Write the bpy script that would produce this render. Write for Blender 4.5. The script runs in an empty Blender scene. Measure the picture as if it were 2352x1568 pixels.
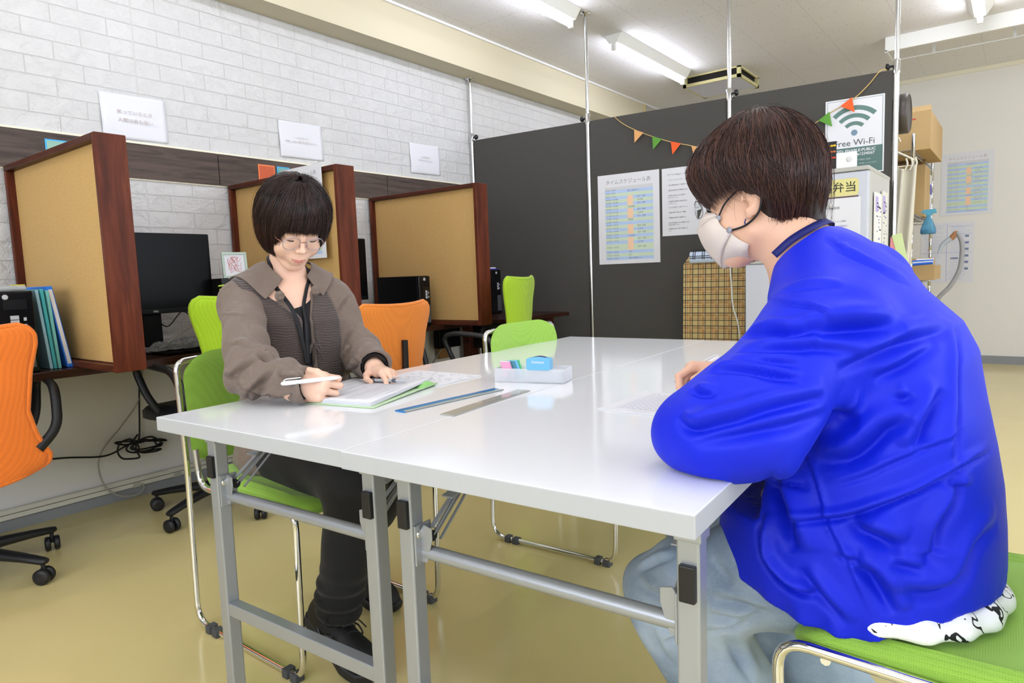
import bpy, bmesh, math, random
import numpy as np
from mathutils import Vector, Matrix
PI = math.pi
SC = bpy.context.scene
COL = SC.collection
random.seed(7)

# ------------------------------------------------------------------ camera
cam_d = bpy.data.cameras.new('camera')
cam = bpy.data.objects.new('camera', cam_d); COL.objects.link(cam)
SC.camera = cam
cam_d.sensor_width = 36.0
cam_d.lens = 1524.4 / 2352 * 36
cam_d.clip_start = 0.02
def _camrot(yaw, pit, rol):
    cy, sy = math.cos(yaw), math.sin(yaw)
    f = np.array([sy*math.cos(pit), cy*math.cos(pit), -math.sin(pit)])
    r = np.array([cy, -sy, 0.]); u = np.cross(r, f)
    c, s = math.cos(rol), math.sin(rol)
    return c*r+s*u, -s*r+c*u, f
_r, _u, _f = _camrot(-0.65487531, 0.10082354, -0.03675087)
cam.matrix_world = Matrix(((_r[0], _u[0], -_f[0], 0), (_r[1], _u[1], -_f[1], 0), (_r[2], _u[2], -_f[2], .97988), (0, 0, 0, 1)))

# ------------------------------------------------------------------ world, exposure, daylight
W_ = bpy.data.worlds.new('world'); SC.world = W_
W_.use_nodes = True
W_.node_tree.nodes['Background'].inputs[0].default_value = (.80, .88, 1, 1)
W_.node_tree.nodes['Background'].inputs[1].default_value = 1.0
SC.view_settings.view_transform = 'Standard'
SC.view_settings.look = 'None'
SC.view_settings.exposure = 0.20
SC.view_settings.gamma = 1
SC.view_settings.use_curve_mapping = False
def area(name, loc, target, sx, sy, power, col):
    l = bpy.data.lights.new(name, 'AREA'); l.shape = 'RECTANGLE'; l.size = sx; l.size_y = sy
    l.energy = power; l.color = col
    o = bpy.data.objects.new(name, l); COL.objects.link(o)
    o.location = loc
    o.rotation_euler = (Vector(target)-Vector(loc)).to_track_quat('-Z', 'Y').to_euler()
    return o
# daylight fill for unseen windows assumed in the right-hand wall and behind the camera
area('window_daylight', (3.13, 2.2, 1.55), (-3, 2.2, 1.2), 5.0, 1.3, 72, (.80, .88, 1))
area('window_daylight', (.2, -2.42, 1.6), (.2, 4, 1.0), 4.6, 1.3, 78, (.84, .90, 1))
TUBE_STRENGTH = 32.0

# ------------------------------------------------------------------ materials
MATS = {}
def srgb(h):
    if isinstance(h, str):
        h = h.lstrip('#'); h = tuple(int(h[i:i+2], 16)/255 for i in (0, 2, 4))
    return tuple((c/12.92 if c <= .04045 else ((c+.055)/1.055)**2.4) for c in h)+(1,)
def mat(name, col, rough=.5, metal=0, spec=.5, coat=0, trans=0, alpha=1, sheen=0, emit=None, es=1, sss=0, ior=1.45):
    if name in MATS: return MATS[name]
    m = bpy.data.materials.new(name); m.use_nodes = True
    b = m.node_tree.nodes['Principled BSDF']
    b.inputs['Base Color'].default_value = srgb(col)
    b.inputs['Roughness'].default_value = rough
    b.inputs['Metallic'].default_value = metal
    b.inputs['Specular IOR Level'].default_value = spec
    b.inputs['Coat Weight'].default_value = coat
    b.inputs['Transmission Weight'].default_value = trans
    b.inputs['Alpha'].default_value = alpha
    b.inputs['IOR'].default_value = ior
    b.inputs['Sheen Weight'].default_value = sheen
    if sss:
        b.inputs['Subsurface Weight'].default_value = sss
        b.inputs['Subsurface Radius'].default_value = (.012, .004, .002)
        b.inputs['Subsurface Scale'].default_value = 1.0
    if emit:
        b.inputs['Emission Color'].default_value = srgb(emit); b.inputs['Emission Strength'].default_value = es
    MATS[name] = m
    return m
def nd(m, typ, **kw):
    n = m.node_tree.nodes.new(typ)
    for k, v in kw.items():
        if k.startswith('i_'):
            key = k[2:]
            key = int(key) if key.isdigit() else key.replace('_', ' ')
            n.inputs[key].default_value = v
        else: setattr(n, k, v)
    return n
def lk(m, a, b): m.node_tree.links.new(a, b)
def bsdf(m): return m.node_tree.nodes['Principled BSDF']
def objco(m, scale=(1, 1, 1), rot=(0, 0, 0), loc=(0, 0, 0)):
    t = nd(m, 'ShaderNodeTexCoord'); mp = nd(m, 'ShaderNodeMapping')
    mp.inputs['Scale'].default_value = scale; mp.inputs['Rotation'].default_value = rot; mp.inputs['Location'].default_value = loc
    lk(m, t.outputs['Object'], mp.inputs['Vector']); return mp.outputs['Vector']
def ramp(m, fac, stops):
    r = nd(m, 'ShaderNodeValToRGB')
    e = r.color_ramp.elements
    while len(e) < len(stops): e.new(.5)
    for i, (p, c) in enumerate(stops): e[i].position = p; e[i].color = srgb(c) if len(c) != 4 or isinstance(c, str) else c
    lk(m, fac, r.inputs['Fac']); return r.outputs['Color']
def bump(m, h, strength=.3, dist=.01, prev=None):
    b = nd(m, 'ShaderNodeBump'); b.inputs['Strength'].default_value = strength; b.inputs['Distance'].default_value = dist
    lk(m, h, b.inputs['Height'])
    if prev is not None: lk(m, prev, b.inputs['Normal'])
    lk(m, b.outputs['Normal'], bsdf(m).inputs['Normal']); return b.outputs['Normal']
def noise(m, vec, scale, detail=4, rough=.55, dist=0):
    n = nd(m, 'ShaderNodeTexNoise'); n.inputs['Scale'].default_value = scale; n.inputs['Detail'].default_value = detail
    n.inputs['Roughness'].default_value = rough; n.inputs['Distortion'].default_value = dist
    if vec is not None: lk(m, vec, n.inputs['Vector'])
    return n.outputs['Fac']
def math_(m, op, a, b=None, c=None):
    n = nd(m, 'ShaderNodeMath', operation=op)
    for i, v in enumerate((a, b, c)):
        if v is None: continue
        if isinstance(v, (int, float)): n.inputs[i].default_value = v
        else: lk(m, v, n.inputs[i])
    return n.outputs[0]
def mixc(m, fac, a, b):
    n = nd(m, 'ShaderNodeMix', data_type='RGBA')
    if isinstance(fac, (int, float)): n.inputs[0].default_value = fac
    else: lk(m, fac, n.inputs[0])
    for s, v in ((6, a), (7, b)):
        if isinstance(v, (str, tuple)): n.inputs[s].default_value = srgb(v) if isinstance(v, str) else v
        else: lk(m, v, n.inputs[s])
    return n.outputs[2]

# ------------------------------------------------------------------ mesh builder
class MB:
    def __init__(s): s.v = []; s.f = []; s.m = []; s.sm = []; s.mi = 0
    def add(s, vs, fs, smooth=False):
        o = len(s.v); s.v += [tuple(map(float, v)) for v in vs]
        for f in fs: s.f.append(tuple(i+o for i in f)); s.m.append(s.mi); s.sm.append(smooth)
        return s
    def box(s, a, b):
        x0, y0, z0 = [min(p, q) for p, q in zip(a, b)]; x1, y1, z1 = [max(p, q) for p, q in zip(a, b)]
        return s.add([(x0,y0,z0),(x1,y0,z0),(x1,y1,z0),(x0,y1,z0),(x0,y0,z1),(x1,y0,z1),(x1,y1,z1),(x0,y1,z1)],
              [(3,2,1,0),(4,5,6,7),(0,1,5,4),(1,2,6,5),(2,3,7,6),(3,0,4,7)])
    def obox(s, M, size):
        a = [Vector((x*size[0]/2, y*size[1]/2, z*size[2]/2)) for x, y, z in ((-1,-1,-1),(1,-1,-1),(1,1,-1),(-1,1,-1),(-1,-1,1),(1,-1,1),(1,1,1),(-1,1,1))]
        return s.add([tuple(M@p) for p in a], [(3,2,1,0),(4,5,6,7),(0,1,5,4),(1,2,6,5),(2,3,7,6),(3,0,4,7)])
    def bar(s, p, q, w, h, up=(0, 0, 1)):
        p = Vector(p); q = Vector(q); x = (q-p).normalized(); y = Vector(up).cross(x).normalized(); z = x.cross(y)
        M = Matrix(((x.x,y.x,z.x,(p.x+q.x)/2),(x.y,y.y,z.y,(p.y+q.y)/2),(x.z,y.z,z.z,(p.z+q.z)/2),(0,0,0,1)))
        return s.obox(M, ((q-p).length, w, h))
    def tube(s, pts, r, n=10, closed=False, caps=True, flat=None):
        P = [Vector(p) for p in pts]; k = len(P)
        R = r if isinstance(r, (list, tuple)) else [r]*k
        T = []
        for i in range(k):
            a = P[(i-1) % k] if (i > 0 or closed) else P[i]; b = P[(i+1) % k] if (i < k-1 or closed) else P[i]
            t = (b-a); T.append(t.normalized() if t.length > 1e-9 else Vector((0, 0, 1)))
        ref = Vector((0, 0, 1)) if abs(T[0].z) < .9 else Vector((1, 0, 0))
        nrm = (ref-T[0]*ref.dot(T[0])).normalized(); vs = []
        for i in range(k):
            nrm = (nrm-T[i]*nrm.dot(T[i])).normalized(); bn = T[i].cross(nrm)
            for j in range(n):
                a = 2*PI*j/n
                u, v = math.cos(a), math.sin(a)
                if flat: v *= flat
                vs.append(tuple(P[i]+(nrm*u+bn*v)*R[i]))
        fs = []
        for i in range(k if closed else k-1):
            i2 = (i+1) % k
            for j in range(n):
                j2 = (j+1) % n
                fs.append((i*n+j, i*n+j2, i2*n+j2, i2*n+j))
        s.add(vs, fs, True)
        if caps and not closed:
            s.add(vs[:n], [tuple(range(n))[::-1]]); s.add(vs[-n:], [tuple(range(n))])
        return s
    def lathe(s, prof, M=None, n=24, smooth=True):
        M = M or Matrix(); vs = []
        for r, z in prof:
            for j in range(n):
                a = 2*PI*j/n; vs.append(tuple(M@Vector((r*math.cos(a), r*math.sin(a), z))))
        fs = [(i*n+j, i*n+(j+1)%n, (i+1)*n+(j+1)%n, (i+1)*n+j) for i in range(len(prof)-1) for j in range(n)]
        s.add(vs, fs, smooth)
        if prof[0][0] > 1e-5: s.add(vs[:n], [tuple(range(n))[::-1]])
        if prof[-1][0] > 1e-5: s.add(vs[-n:], [tuple(range(n))])
        return s
    def loft(s, rings, closed=True, caps=True, smooth=True):
        n = len(rings[0]); vs = [tuple(p) for r in rings for p in r]; fs = []
        for i in range(len(rings)-1):
            for j in range(n if closed else n-1):
                j2 = (j+1) % n; fs.append((i*n+j, i*n+j2, (i+1)*n+j2, (i+1)*n+j))
        s.add(vs, fs, smooth)
        if caps and closed: s.add(vs[:n], [tuple(range(n))[::-1]]); s.add(vs[-n:], [tuple(range(n))])
        return s
    def prism(s, poly, M, depth, smooth=False):
        n = len(poly); a = [tuple(M@Vector((x, y, 0))) for x, y in poly]; b = [tuple(M@Vector((x, y, depth))) for x, y in poly]
        s.add(a+b, [tuple(range(n))[::-1], tuple(range(n, 2*n))]+[(i, (i+1) % n, n+(i+1) % n, n+i) for i in range(n)]); return s
    def grid(s, fn, nu, nv, smooth=True):
        vs = [tuple(fn(i/nu, j/nv)) for i in range(nu+1) for j in range(nv+1)]
        s.add(vs, [(i*(nv+1)+j, (i+1)*(nv+1)+j, (i+1)*(nv+1)+j+1, i*(nv+1)+j+1) for i in range(nu) for j in range(nv)], smooth); return s
    def build(s, name, mats, parent=None, bev=0, seg=2, loc=None, sub=0, solid=0):
        me = bpy.data.meshes.new(name); me.from_pydata(s.v, [], s.f); me.validate()
        mats = mats if isinstance(mats, (list, tuple)) else [mats]
        for m in mats: me.materials.append(m)
        if len(me.polygons) == len(s.f):
            me.polygons.foreach_set('material_index', s.m); me.polygons.foreach_set('use_smooth', s.sm)
        bm = bmesh.new(); bm.from_mesh(me); bmesh.ops.recalc_face_normals(bm, faces=bm.faces); bm.to_mesh(me); bm.free()
        o = bpy.data.objects.new(name, me); COL.objects.link(o)
        if parent is not None: o.parent = parent
        if loc is not None: o.location = loc
        if solid:
            md = o.modifiers.new('solid', 'SOLIDIFY'); md.thickness = solid; md.offset = 0
        if bev:
            md = o.modifiers.new('bevel', 'BEVEL'); md.width = bev; md.segments = seg; md.limit_method = 'ANGLE'; md.angle_limit = .6
            md.harden_normals = False
        if sub:
            md = o.modifiers.new('sub', 'SUBSURF'); md.levels = sub; md.render_levels = sub
        return o
def npmesh(name, V, Fc, mats, parent=None, smooth=True):
    me = bpy.data.meshes.new(name)
    V = np.asarray(V, np.float32); Fc = np.asarray(Fc, np.int32); k = Fc.shape[1]
    me.vertices.add(len(V)); me.vertices.foreach_set('co', V.ravel())
    me.loops.add(Fc.size); me.loops.foreach_set('vertex_index', Fc.ravel())
    me.polygons.add(len(Fc)); me.polygons.foreach_set('loop_start', np.arange(0, Fc.size, k, dtype=np.int32))
    me.polygons.foreach_set('loop_total', np.full(len(Fc), k, np.int32))
    me.polygons.foreach_set('use_smooth', np.full(len(Fc), smooth))
    me.update(calc_edges=True)
    for m in (mats if isinstance(mats, (list, tuple)) else [mats]): me.materials.append(m)
    o = bpy.data.objects.new(name, me); COL.objects.link(o)
    if parent is not None: o.parent = parent
    return o
def tag(o, label, cat, group=None):
    o['label'] = label; o['category'] = cat
    if group: o['group'] = group
    return o
def thing(name, label, cat, loc=(0, 0, 0), rz=0, group=None):
    o = bpy.data.objects.new(name, None); COL.objects.link(o); o.empty_display_size = .05
    o.location = loc; o.rotation_euler = (0, 0, rz)
    return tag(o, label, cat, group)
def struct(o): o['kind'] = 'structure'; return o
def T_(x, y, z): return Matrix.Translation((x, y, z))
def RX(a): return Matrix.Rotation(a, 4, 'X')
def RY(a): return Matrix.Rotation(a, 4, 'Y')
def RZ(a): return Matrix.Rotation(a, 4, 'Z')
def arc(c, r, a0, a1, n, plane='xz'):
    out = []
    for i in range(n+1):
        a = a0+(a1-a0)*i/n; u, v = r*math.cos(a), r*math.sin(a)
        out.append({'xz': (c[0]+u, c[1], c[2]+v), 'yz': (c[0], c[1]+u, c[2]+v), 'xy': (c[0]+u, c[1]+v, c[2])}[plane])
    return out
def rounded(pts, r, n=5):
    """polyline with corners rounded by radius r (r may be a list)"""
    P = [Vector(p) for p in pts]; out = [P[0]]
    for i in range(1, len(P)-1):
        rr = r[i-1] if isinstance(r, (list, tuple)) else r
        a = (P[i-1]-P[i]); b = (P[i+1]-P[i]); la, lb = a.length, b.length
        d = min(rr, la*.49, lb*.49); a.normalize(); b.normalize()
        p0 = P[i]+a*d; p2 = P[i]+b*d
        for k in range(n+1):
            t = k/n; out.append(p0*(1-t)**2+P[i]*2*t*(1-t)+p2*t*t)
    out.append(P[-1]); return out
def smooth_path(pts, n=8):
    """Catmull-Rom through points"""
    P = [Vector(p) for p in pts]; P = [P[0]*2-P[1]]+P+[P[-1]*2-P[-2]]; out = []
    for i in range(1, len(P)-2):
        for k in range(n):
            t = k/n; a, b, c, d = P[i-1:i+3]
            out.append(.5*((2*b)+(c-a)*t+(2*a-5*b+4*c-d)*t*t+(3*b-a-3*c+d)*t**3))
    out.append(P[-2]); return out
def rrect(w, h, r, n=4):
    o = []
    for cx, cy, a0 in ((w/2-r, h/2-r, 0), (-w/2+r, h/2-r, PI/2), (-w/2+r, -h/2+r, PI), (w/2-r, -h/2+r, 1.5*PI)):
        for i in range(n+1):
            a = a0+PI/2*i/n; o.append((cx+r*math.cos(a), cy+r*math.sin(a)))
    return o
def text(s, size, M, m, parent, name='printed_text', ax='CENTER', sx=1, line=1.0, extr=0, bold=0, ay='CENTER'):
    cu = bpy.data.curves.new(name, 'FONT'); cu.body = s; cu.size = size; cu.align_x = ax; cu.align_y = ay
    cu.space_line = line; cu.extrude = extr; cu.offset = bold; cu.resolution_u = 2
    t = bpy.data.objects.new(name, cu); COL.objects.link(t)
    dg = bpy.context.evaluated_depsgraph_get(); me = bpy.data.meshes.new_from_object(t.evaluated_get(dg))
    bpy.data.objects.remove(t); bpy.data.curves.remove(cu)
    me.transform(M@Matrix.Diagonal((sx, 1, 1, 1))); me.materials.clear(); me.materials.append(m); me.name = name
    o = bpy.data.objects.new(name, me); COL.objects.link(o)
    if parent is not None: o.parent = parent
    return o
def fr(o, x, y, n):
    """frame matrix from origin and axes x (right), y (up), n (normal)"""
    x, y, n = Vector(x), Vector(y), Vector(n)
    return Matrix(((x.x, y.x, n.x, o[0]), (x.y, y.y, n.y, o[1]), (x.z, y.z, n.z, o[2]), (0, 0, 0, 1)))
# ================================================================== THE SETTING
XW = -3.30; YF = 7.48; ZC = 2.67; XR = 3.2; YB = -2.5
PANEL = .6635
m_wall = mat('painted_wall', '#ebe8e2', .75)
n_ = noise(m_wall, objco(m_wall), 60, 3); bump(m_wall, n_, .15, .003)
m_beam = mat('beam_cream', '#d2c9ae', .7)
m_ceil = mat('acoustic_ceiling', '#d6d2cb', .85)
v_ = nd(m_ceil, 'ShaderNodeTexVoronoi'); v_.inputs['Scale'].default_value = 38; v_.inputs['Randomness'].default_value = 1
co_ = objco(m_ceil, (1, 1, 1)); nz_ = noise(m_ceil, co_, 30, 3)
lk(m_ceil, co_, v_.inputs['Vector'])
hole = math_(m_ceil, 'LESS_THAN', v_.outputs['Distance'], math_(m_ceil, 'MULTIPLY', nz_, .26))
bk = nd(m_ceil, 'ShaderNodeTexBrick'); bk.offset = 0; bk.inputs['Scale'].default_value = 1; bk.inputs['Brick Width'].default_value = .91
bk.inputs['Row Height'].default_value = .455; bk.inputs['Mortar Size'].default_value = .0018; bk.inputs['Mortar Smooth'].default_value = .1
lk(m_ceil, objco(m_ceil, rot=(0, 0, PI/2), loc=(0, .3, 0)), bk.inputs['Vector'])
lk(m_ceil, mixc(m_ceil, math_(m_ceil, 'MAXIMUM', math_(m_ceil, 'MULTIPLY', hole, .55), math_(m_ceil, 'MULTIPLY', bk.outputs['Fac'], .25)), '#eceaea', '#7d7873'), bsdf(m_ceil).inputs['Base Color'])
bump(m_ceil, math_(m_ceil, 'MULTIPLY', hole, -1), .6, .004)

# polished resin floor
m_floor = mat('resin_floor', '#c3b57c', .13, spec=.5)
c1 = objco(m_floor); nA = noise(m_floor, c1, 1.1, 3); nB = noise(m_floor, c1, 420, 2)
colf = mixc(m_floor, nA, '#d6c588', '#dccd92')
colf = mixc(m_floor, math_(m_floor, 'GREATER_THAN', nB, .72), colf, '#a3935f')
lk(m_floor, colf, bsdf(m_floor).inputs['Base Color'])
rr_ = nd(m_floor, 'ShaderNodeMapRange'); lk(m_floor, noise(m_floor, c1, 2.3, 4), rr_.inputs[0]); rr_.inputs[3].default_value = .10; rr_.inputs[4].default_value = .22
lk(m_floor, rr_.outputs[0], bsdf(m_floor).inputs['Roughness'])
hfl = math_(m_floor, 'ADD', noise(m_floor, c1, 5, 2), math_(m_floor, 'MULTIPLY', noise(m_floor, c1, 60, 2), .05))
bump(m_floor, hfl, .12, .01)

# white foam brick panels
m_brick = mat('white_foam_brick', '#e9e9ea', .55)
def brick_nodes(m):
    tc = nd(m, 'ShaderNodeTexCoord'); sp = nd(m, 'ShaderNodeSeparateXYZ'); lk(m, tc.outputs['Object'], sp.inputs[0])
    cb = nd(m, 'ShaderNodeCombineXYZ')
    lk(m, math_(m, 'SUBTRACT', sp.outputs['Y'], 1.503-10*PANEL), cb.inputs['X'])
    lk(m, math_(m, 'SUBTRACT', sp.outputs['Z'], 1.65-.77*2), cb.inputs['Y'])
    b = nd(m, 'ShaderNodeTexBrick'); b.offset = .5; b.offset_frequency = 2; b.squash = 1
    b.inputs['Scale'].default_value = 1; b.inputs['Brick Width'].default_value = PANEL/3; b.inputs['Row Height'].default_value = .077
    b.inputs['Mortar Size'].default_value = .0022; b.inputs['Mortar Smooth'].default_value = .35; b.inputs['Bias'].default_value = 0
    b.inputs['Color1'].default_value = (0, 0, 0, 1); b.inputs['Color2'].default_value = (1, 1, 1, 1)
    lk(m, cb.outputs[0], b.inputs['Vector'])
    # panel seams
    f = math_(m, 'FRACT', math_(m, 'DIVIDE', math_(m, 'SUBTRACT', sp.outputs['Y'], 1.503-10*PANEL), PANEL))
    f = math_(m, 'ABSOLUTE', math_(m, 'SUBTRACT', f, .5))
    seam = math_(m, 'GREATER_THAN', f, .4945)
    gro = math_(m, 'MAXIMUM', b.outputs['Fac'], seam)
    # chiselled faces
    ofs = nd(m, 'ShaderNodeVectorMath', operation='ADD'); sc = nd(m, 'ShaderNodeVectorMath', operation='SCALE'); sc.inputs['Scale'].default_value = 3.7
    lk(m, b.outputs['Color'], sc.inputs[0]); lk(m, cb.outputs[0], ofs.inputs[0]); lk(m, sc.outputs[0], ofs.inputs[1])
    n1 = noise(m, ofs.outputs[0], 13, 6, .62, .25); n2 = noise(m, ofs.outputs[0], 40, 3, .6, .4)
    st = nd(m, 'ShaderNodeMapRange'); st.interpolation_type = 'SMOOTHSTEP'
    lk(m, n1, st.inputs[0]); st.inputs[1].default_value = .34; st.inputs[2].default_value = .60
    h = math_(m, 'ADD', math_(m, 'MULTIPLY', st.outputs[0], .55), math_(m, 'MULTIPLY', n2, .18))
    h = math_(m, 'MULTIPLY', h, math_(m, 'SUBTRACT', 1, gro))
    h = math_(m, 'ADD', h, math_(m, 'MULTIPLY', math_(m, 'SUBTRACT', 1, gro), .7))
    bump(m, h, .9, .008)
    lk(m, mixc(m, math_(m, 'MULTIPLY', gro, .5), '#d2d1d0', '#bcbab5'), bsdf(m).inputs['Base Color'])
brick_nodes(m_brick)

struct(MB().box((XW-.1, YB, -.1), (XR, YF, 0)).build('floor', m_floor))
struct(MB().box((XW-.1, YB, ZC), (XR, YF, ZC+.1)).build('ceiling', m_ceil))
struct(MB().box((XW-.12, YB, 0), (XW-.012, YF, ZC)).build('wall_left', m_wall))
o = struct(MB().box((XW-.012, YB, 1.655), (XW, YF, 2.42)).build('trim_1', m_brick)); o['label'] = 'white foam brick panelling on the upper left wall'
o = struct(MB().box((XW-.012, YB, .70), (XW, YF, 1.487)).build('trim_2', m_brick)); o['label'] = 'white foam brick panelling behind the desks'
m_dkwood = mat('dark_laminate', '#4a403b', .55, spec=.25)
cw = objco(m_dkwood, (1, 1, 14)); g_ = noise(m_dkwood, cw, 3.2, 6, .6, .6)
lk(m_dkwood, ramp(m_dkwood, g_, [(.3, '#3a312d'), (.6, '#5a4d46')]), bsdf(m_dkwood).inputs['Base Color'])
b = MB(); ys = [YB, -.42, .723, 1.867, 3.015, 4.16, 5.3, YF]
for y0, y1 in zip(ys[:-1], ys[1:]): b.box((XW-.012, y0+.0022, 1.489), (XW+.012, y1-.0022, 1.648))
struct(b.build('trim_3', m_dkwood))
m_cream = mat('cream_trim', '#efe9d2', .5)
struct(MB().box((XW-.012, YB, 1.646), (XW+.010, YF, 1.657)).build('trim_4', m_cream))
struct(MB().box((XW-.012, YB, 1.482), (XW+.006, YF, 1.49)).build('trim_5', m_cream))
struct(MB().box((XW-.1, YB, 2.42), (-3.125, 6.42, ZC)).build('trim_6', m_beam))
struct(MB().box((-3.3, 6.42, 2.40), (-3.115, 6.45, ZC)).build('trim_7', mat('beam_joint', '#d9c98c', .6)))
struct(MB().box((-3.125, YB, 2.655), (-3.11, YF, ZC)).build('trim_8', mat('white_trim', '#eeeeec', .5)))
struct(MB().box((XW-.1, YF, 0), (XR, YF+.12, ZC)).build('wall_back', m_wall))
struct(MB().box((XW, YF-.012, 2.635), (XR, YF, ZC)).build('trim_9', m_cream))
m_gry = mat('grey_skirting', '#8f9296', .5)
struct(MB().box((XW, YF-.008, 0), (XR, YF, .075)).build('baseboard_back', m_gry))
struct(MB().box((XW-.012, YB, 0), (XW+.008, YF, .045)).build('baseboard_left', m_gry))
# right wall and rear wall with their window openings (out of frame; daylight comes through them)
b = MB(); b.box((XR, YB, 0), (XR+.12, YF, .85)); b.box((XR, YB, 2.25), (XR+.12, YF, ZC)); b.box((XR, YB, .85), (XR+.12, -.4, 2.25)); b.box((XR, 4.8, .85), (XR+.12, YF, 2.25))
struct(b.build('wall_right', m_wall))
b = MB(); b.box((XW-.1, YB-.12, 0), (XR+.12, YB, .9)); b.box((XW-.1, YB-.12, 2.3), (XR+.12, YB, ZC)); b.box((XW-.1, YB-.12, .9), (-2.2, YB, 2.3)); b.box((2.6, YB-.12, .9), (XR+.12, YB, 2.3))
struct(b.build('wall_front', m_wall))
def window(idx, p, q, ax):
    t = MB(); w = .04
    def bx(a0, a1, z0, z1):
        if ax == 'y': t.box((p[0]-.03, a0, z0), (p[0]+.03, a1, z1))
        else: t.box((a0, p[1]-.03, z0), (a1, p[1]+.03, z1))
    a0, a1 = (p[1], q[1]) if ax == 'y' else (p[0], q[0])
    z0, z1 = p[2], q[2]
    bx(a0, a1, z0, z0+w); bx(a0, a1, z1-w, z1); n = 3
    for i in range(n+1):
        a = a0+(a1-a0)*i/n; bx(max(a0, a-w/2), min(a1, a+w/2), z0, z1)
    f = struct(t.build('window_%d' % idx, mat('window_aluminium', '#b9bcc0', .35, metal=.8)))
    g = MB()
    if ax == 'y': g.box((p[0]-.003, a0, z0), (p[0]+.003, a1, z1))
    else: g.box((a0, p[1]-.003, z0), (a1, p[1]+.003, z1))
    g.build('pane', mat('window_glass', '#ffffff', .02, trans=1, ior=1.02), f)
window(1, (XR+.06, -.4, .85), (XR+.06, 4.8, 2.25), 'y')
window(2, (-2.2, YB-.06, .9), (2.6, YB-.06, 2.3), 'x')

# cable ducts along the foot of the left wall
m_duct = mat('duct_plastic', '#dcd9cb', .4)
t = thing('cable_duct', 'pair of cream plastic cable ducts running along the foot of the left wall', 'cable duct', (XW+.01, 0, .05))
for z in (0, .023):
    MB().box((-.01, -2.0, z), (.012, 3.85, z+.020)).build('duct', m_duct, t, bev=.002)
for y in (1.33, 1.52): MB().box((0, y-.018, -.002), (.0145, y+.018, .018)).build('duct_joint', mat('duct_joint', '#b9b6a8', .4), t, bev=.001)

# ---------------------------------------------------------------- ceiling fittings
m_white = mat('white_enamel', '#f2f2ee', .35)
m_tube = mat('fluorescent_tube', '#ffffff', .3, emit='#eef1ff', es=TUBE_STRENGTH)
def lamp(x, y0, label, group=None, L=1.25):
    t = thing('ceiling_light', label, 'ceiling light', (x, y0, ZC), 0, group)
    prof = [(-.075, 0), (.075, 0), (.032, -.062), (-.032, -.062)]
    M = fr((0, 0, 0), (1, 0, 0), (0, 0, 1), (0, 1, 0)); M = Matrix(((1, 0, 0, 0), (0, 0, 1, 0), (0, 1, 0, 0), (0, 0, 0, 1)))
    MB().prism(prof, M, L).build('housing', m_white, t, bev=.003)
    MB().tube([(0, .03, -.088), (0, L-.03, -.088)], .0155, 14).build('tube', m_tube, t)
    for y in (.012, L-.012):
        b = MB(); b.box((-.017, y-.012, -.11), (.017, y+.012, -.055)); b.build('socket', m_white, t, bev=.006)
    return t
lamp(-2.385, 2.62, 'left-hand fluorescent ceiling light nearest the camera, cut off by the top edge')
lamp(-2.385, 4.43, 'fluorescent ceiling light beyond the dark partition, beside the ceiling vent')
lamp(-.275, 4.48, 'fluorescent ceiling light at the top right, end on above the ceiling rail')
for i, (x, y) in enumerate(((-2.385, .78), (-2.385, -1.2), (-.275, 2.62), (-.275, .75), (-.275, -1.2), (1.8, 4.5), (1.8, 2.6), (1.8, .7), (1.8, 6.1))):  # rows continue unseen; the last one is added to brighten the far wall
    lamp(x, y, 'fluorescent ceiling light over the room, outside the picture', 'ceiling lights outside the picture')
# ceiling vent
t = thing('ceiling_vent', 'cream framed square ceiling vent with a pale panel beyond the partition', 'ceiling vent', (-2.2, 6.1, ZC))
m_vf = mat('vent_cream', '#d8cf97', .5)
b = MB(); w = .255
b.box((-w, -w, -.09), (w, -w+.015, -.065)); b.box((-w, w-.015, -.09), (w, w, -.065)); b.box((-w, -w, -.09), (-w+.015, w, -.065)); b.box((w-.015, -w, -.09), (w, w, -.065))
b.box((-w, -w, -.012), (w, -w+.015, 0)); b.box((-w, w-.015, -.012), (w, w, 0)); b.box((-w, -w, -.012), (-w+.015, w, 0)); b.box((w-.015, -w, -.012), (w, w, 0))
for sx in (-1, 1):
    for sy in (-1, 1): b.box((sx*w, sy*w, -.09), (sx*(w-.03), sy*(w-.03), 0))
b.build('frame', m_vf, t)
MB().box((-w+.03, -w+.03, -.06), (w-.03, w-.03, -.001)).build('core', mat('vent_dark', '#201d18', .8), t)
MB().box((-w+.015, -w+.015, -.088), (w-.015, w-.015, -.07)).build('panel', mat('vent_panel', '#dfdff0', .4), t)
# ceiling fire curtain rail
t = thing('ceiling_rail', 'long white ceiling rail with a pale underside at the top right', 'ceiling rail', (-.88, 5.96, ZC))
MB().box((0, 0, -.105), (3.9, .03, 0)).build('fascia', m_white, t, bev=.002)
MB().box((0.02, .03, -.02), (3.9, .30, 0)).build('top_plate', mat('rail_blue', '#b7c0dc', .4), t)
b = MB(); b.tube([(0.03, .3, -.105), (3.9, .3, -.105)], .006, 8)
for i in range(8): b.box((.28+i*.5, .29, -.112), (.3+i*.5, .31, -.0))
b.box((0, 0, -.11), (.015, .3, -.095)); b.build('rod', m_white, t)

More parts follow.
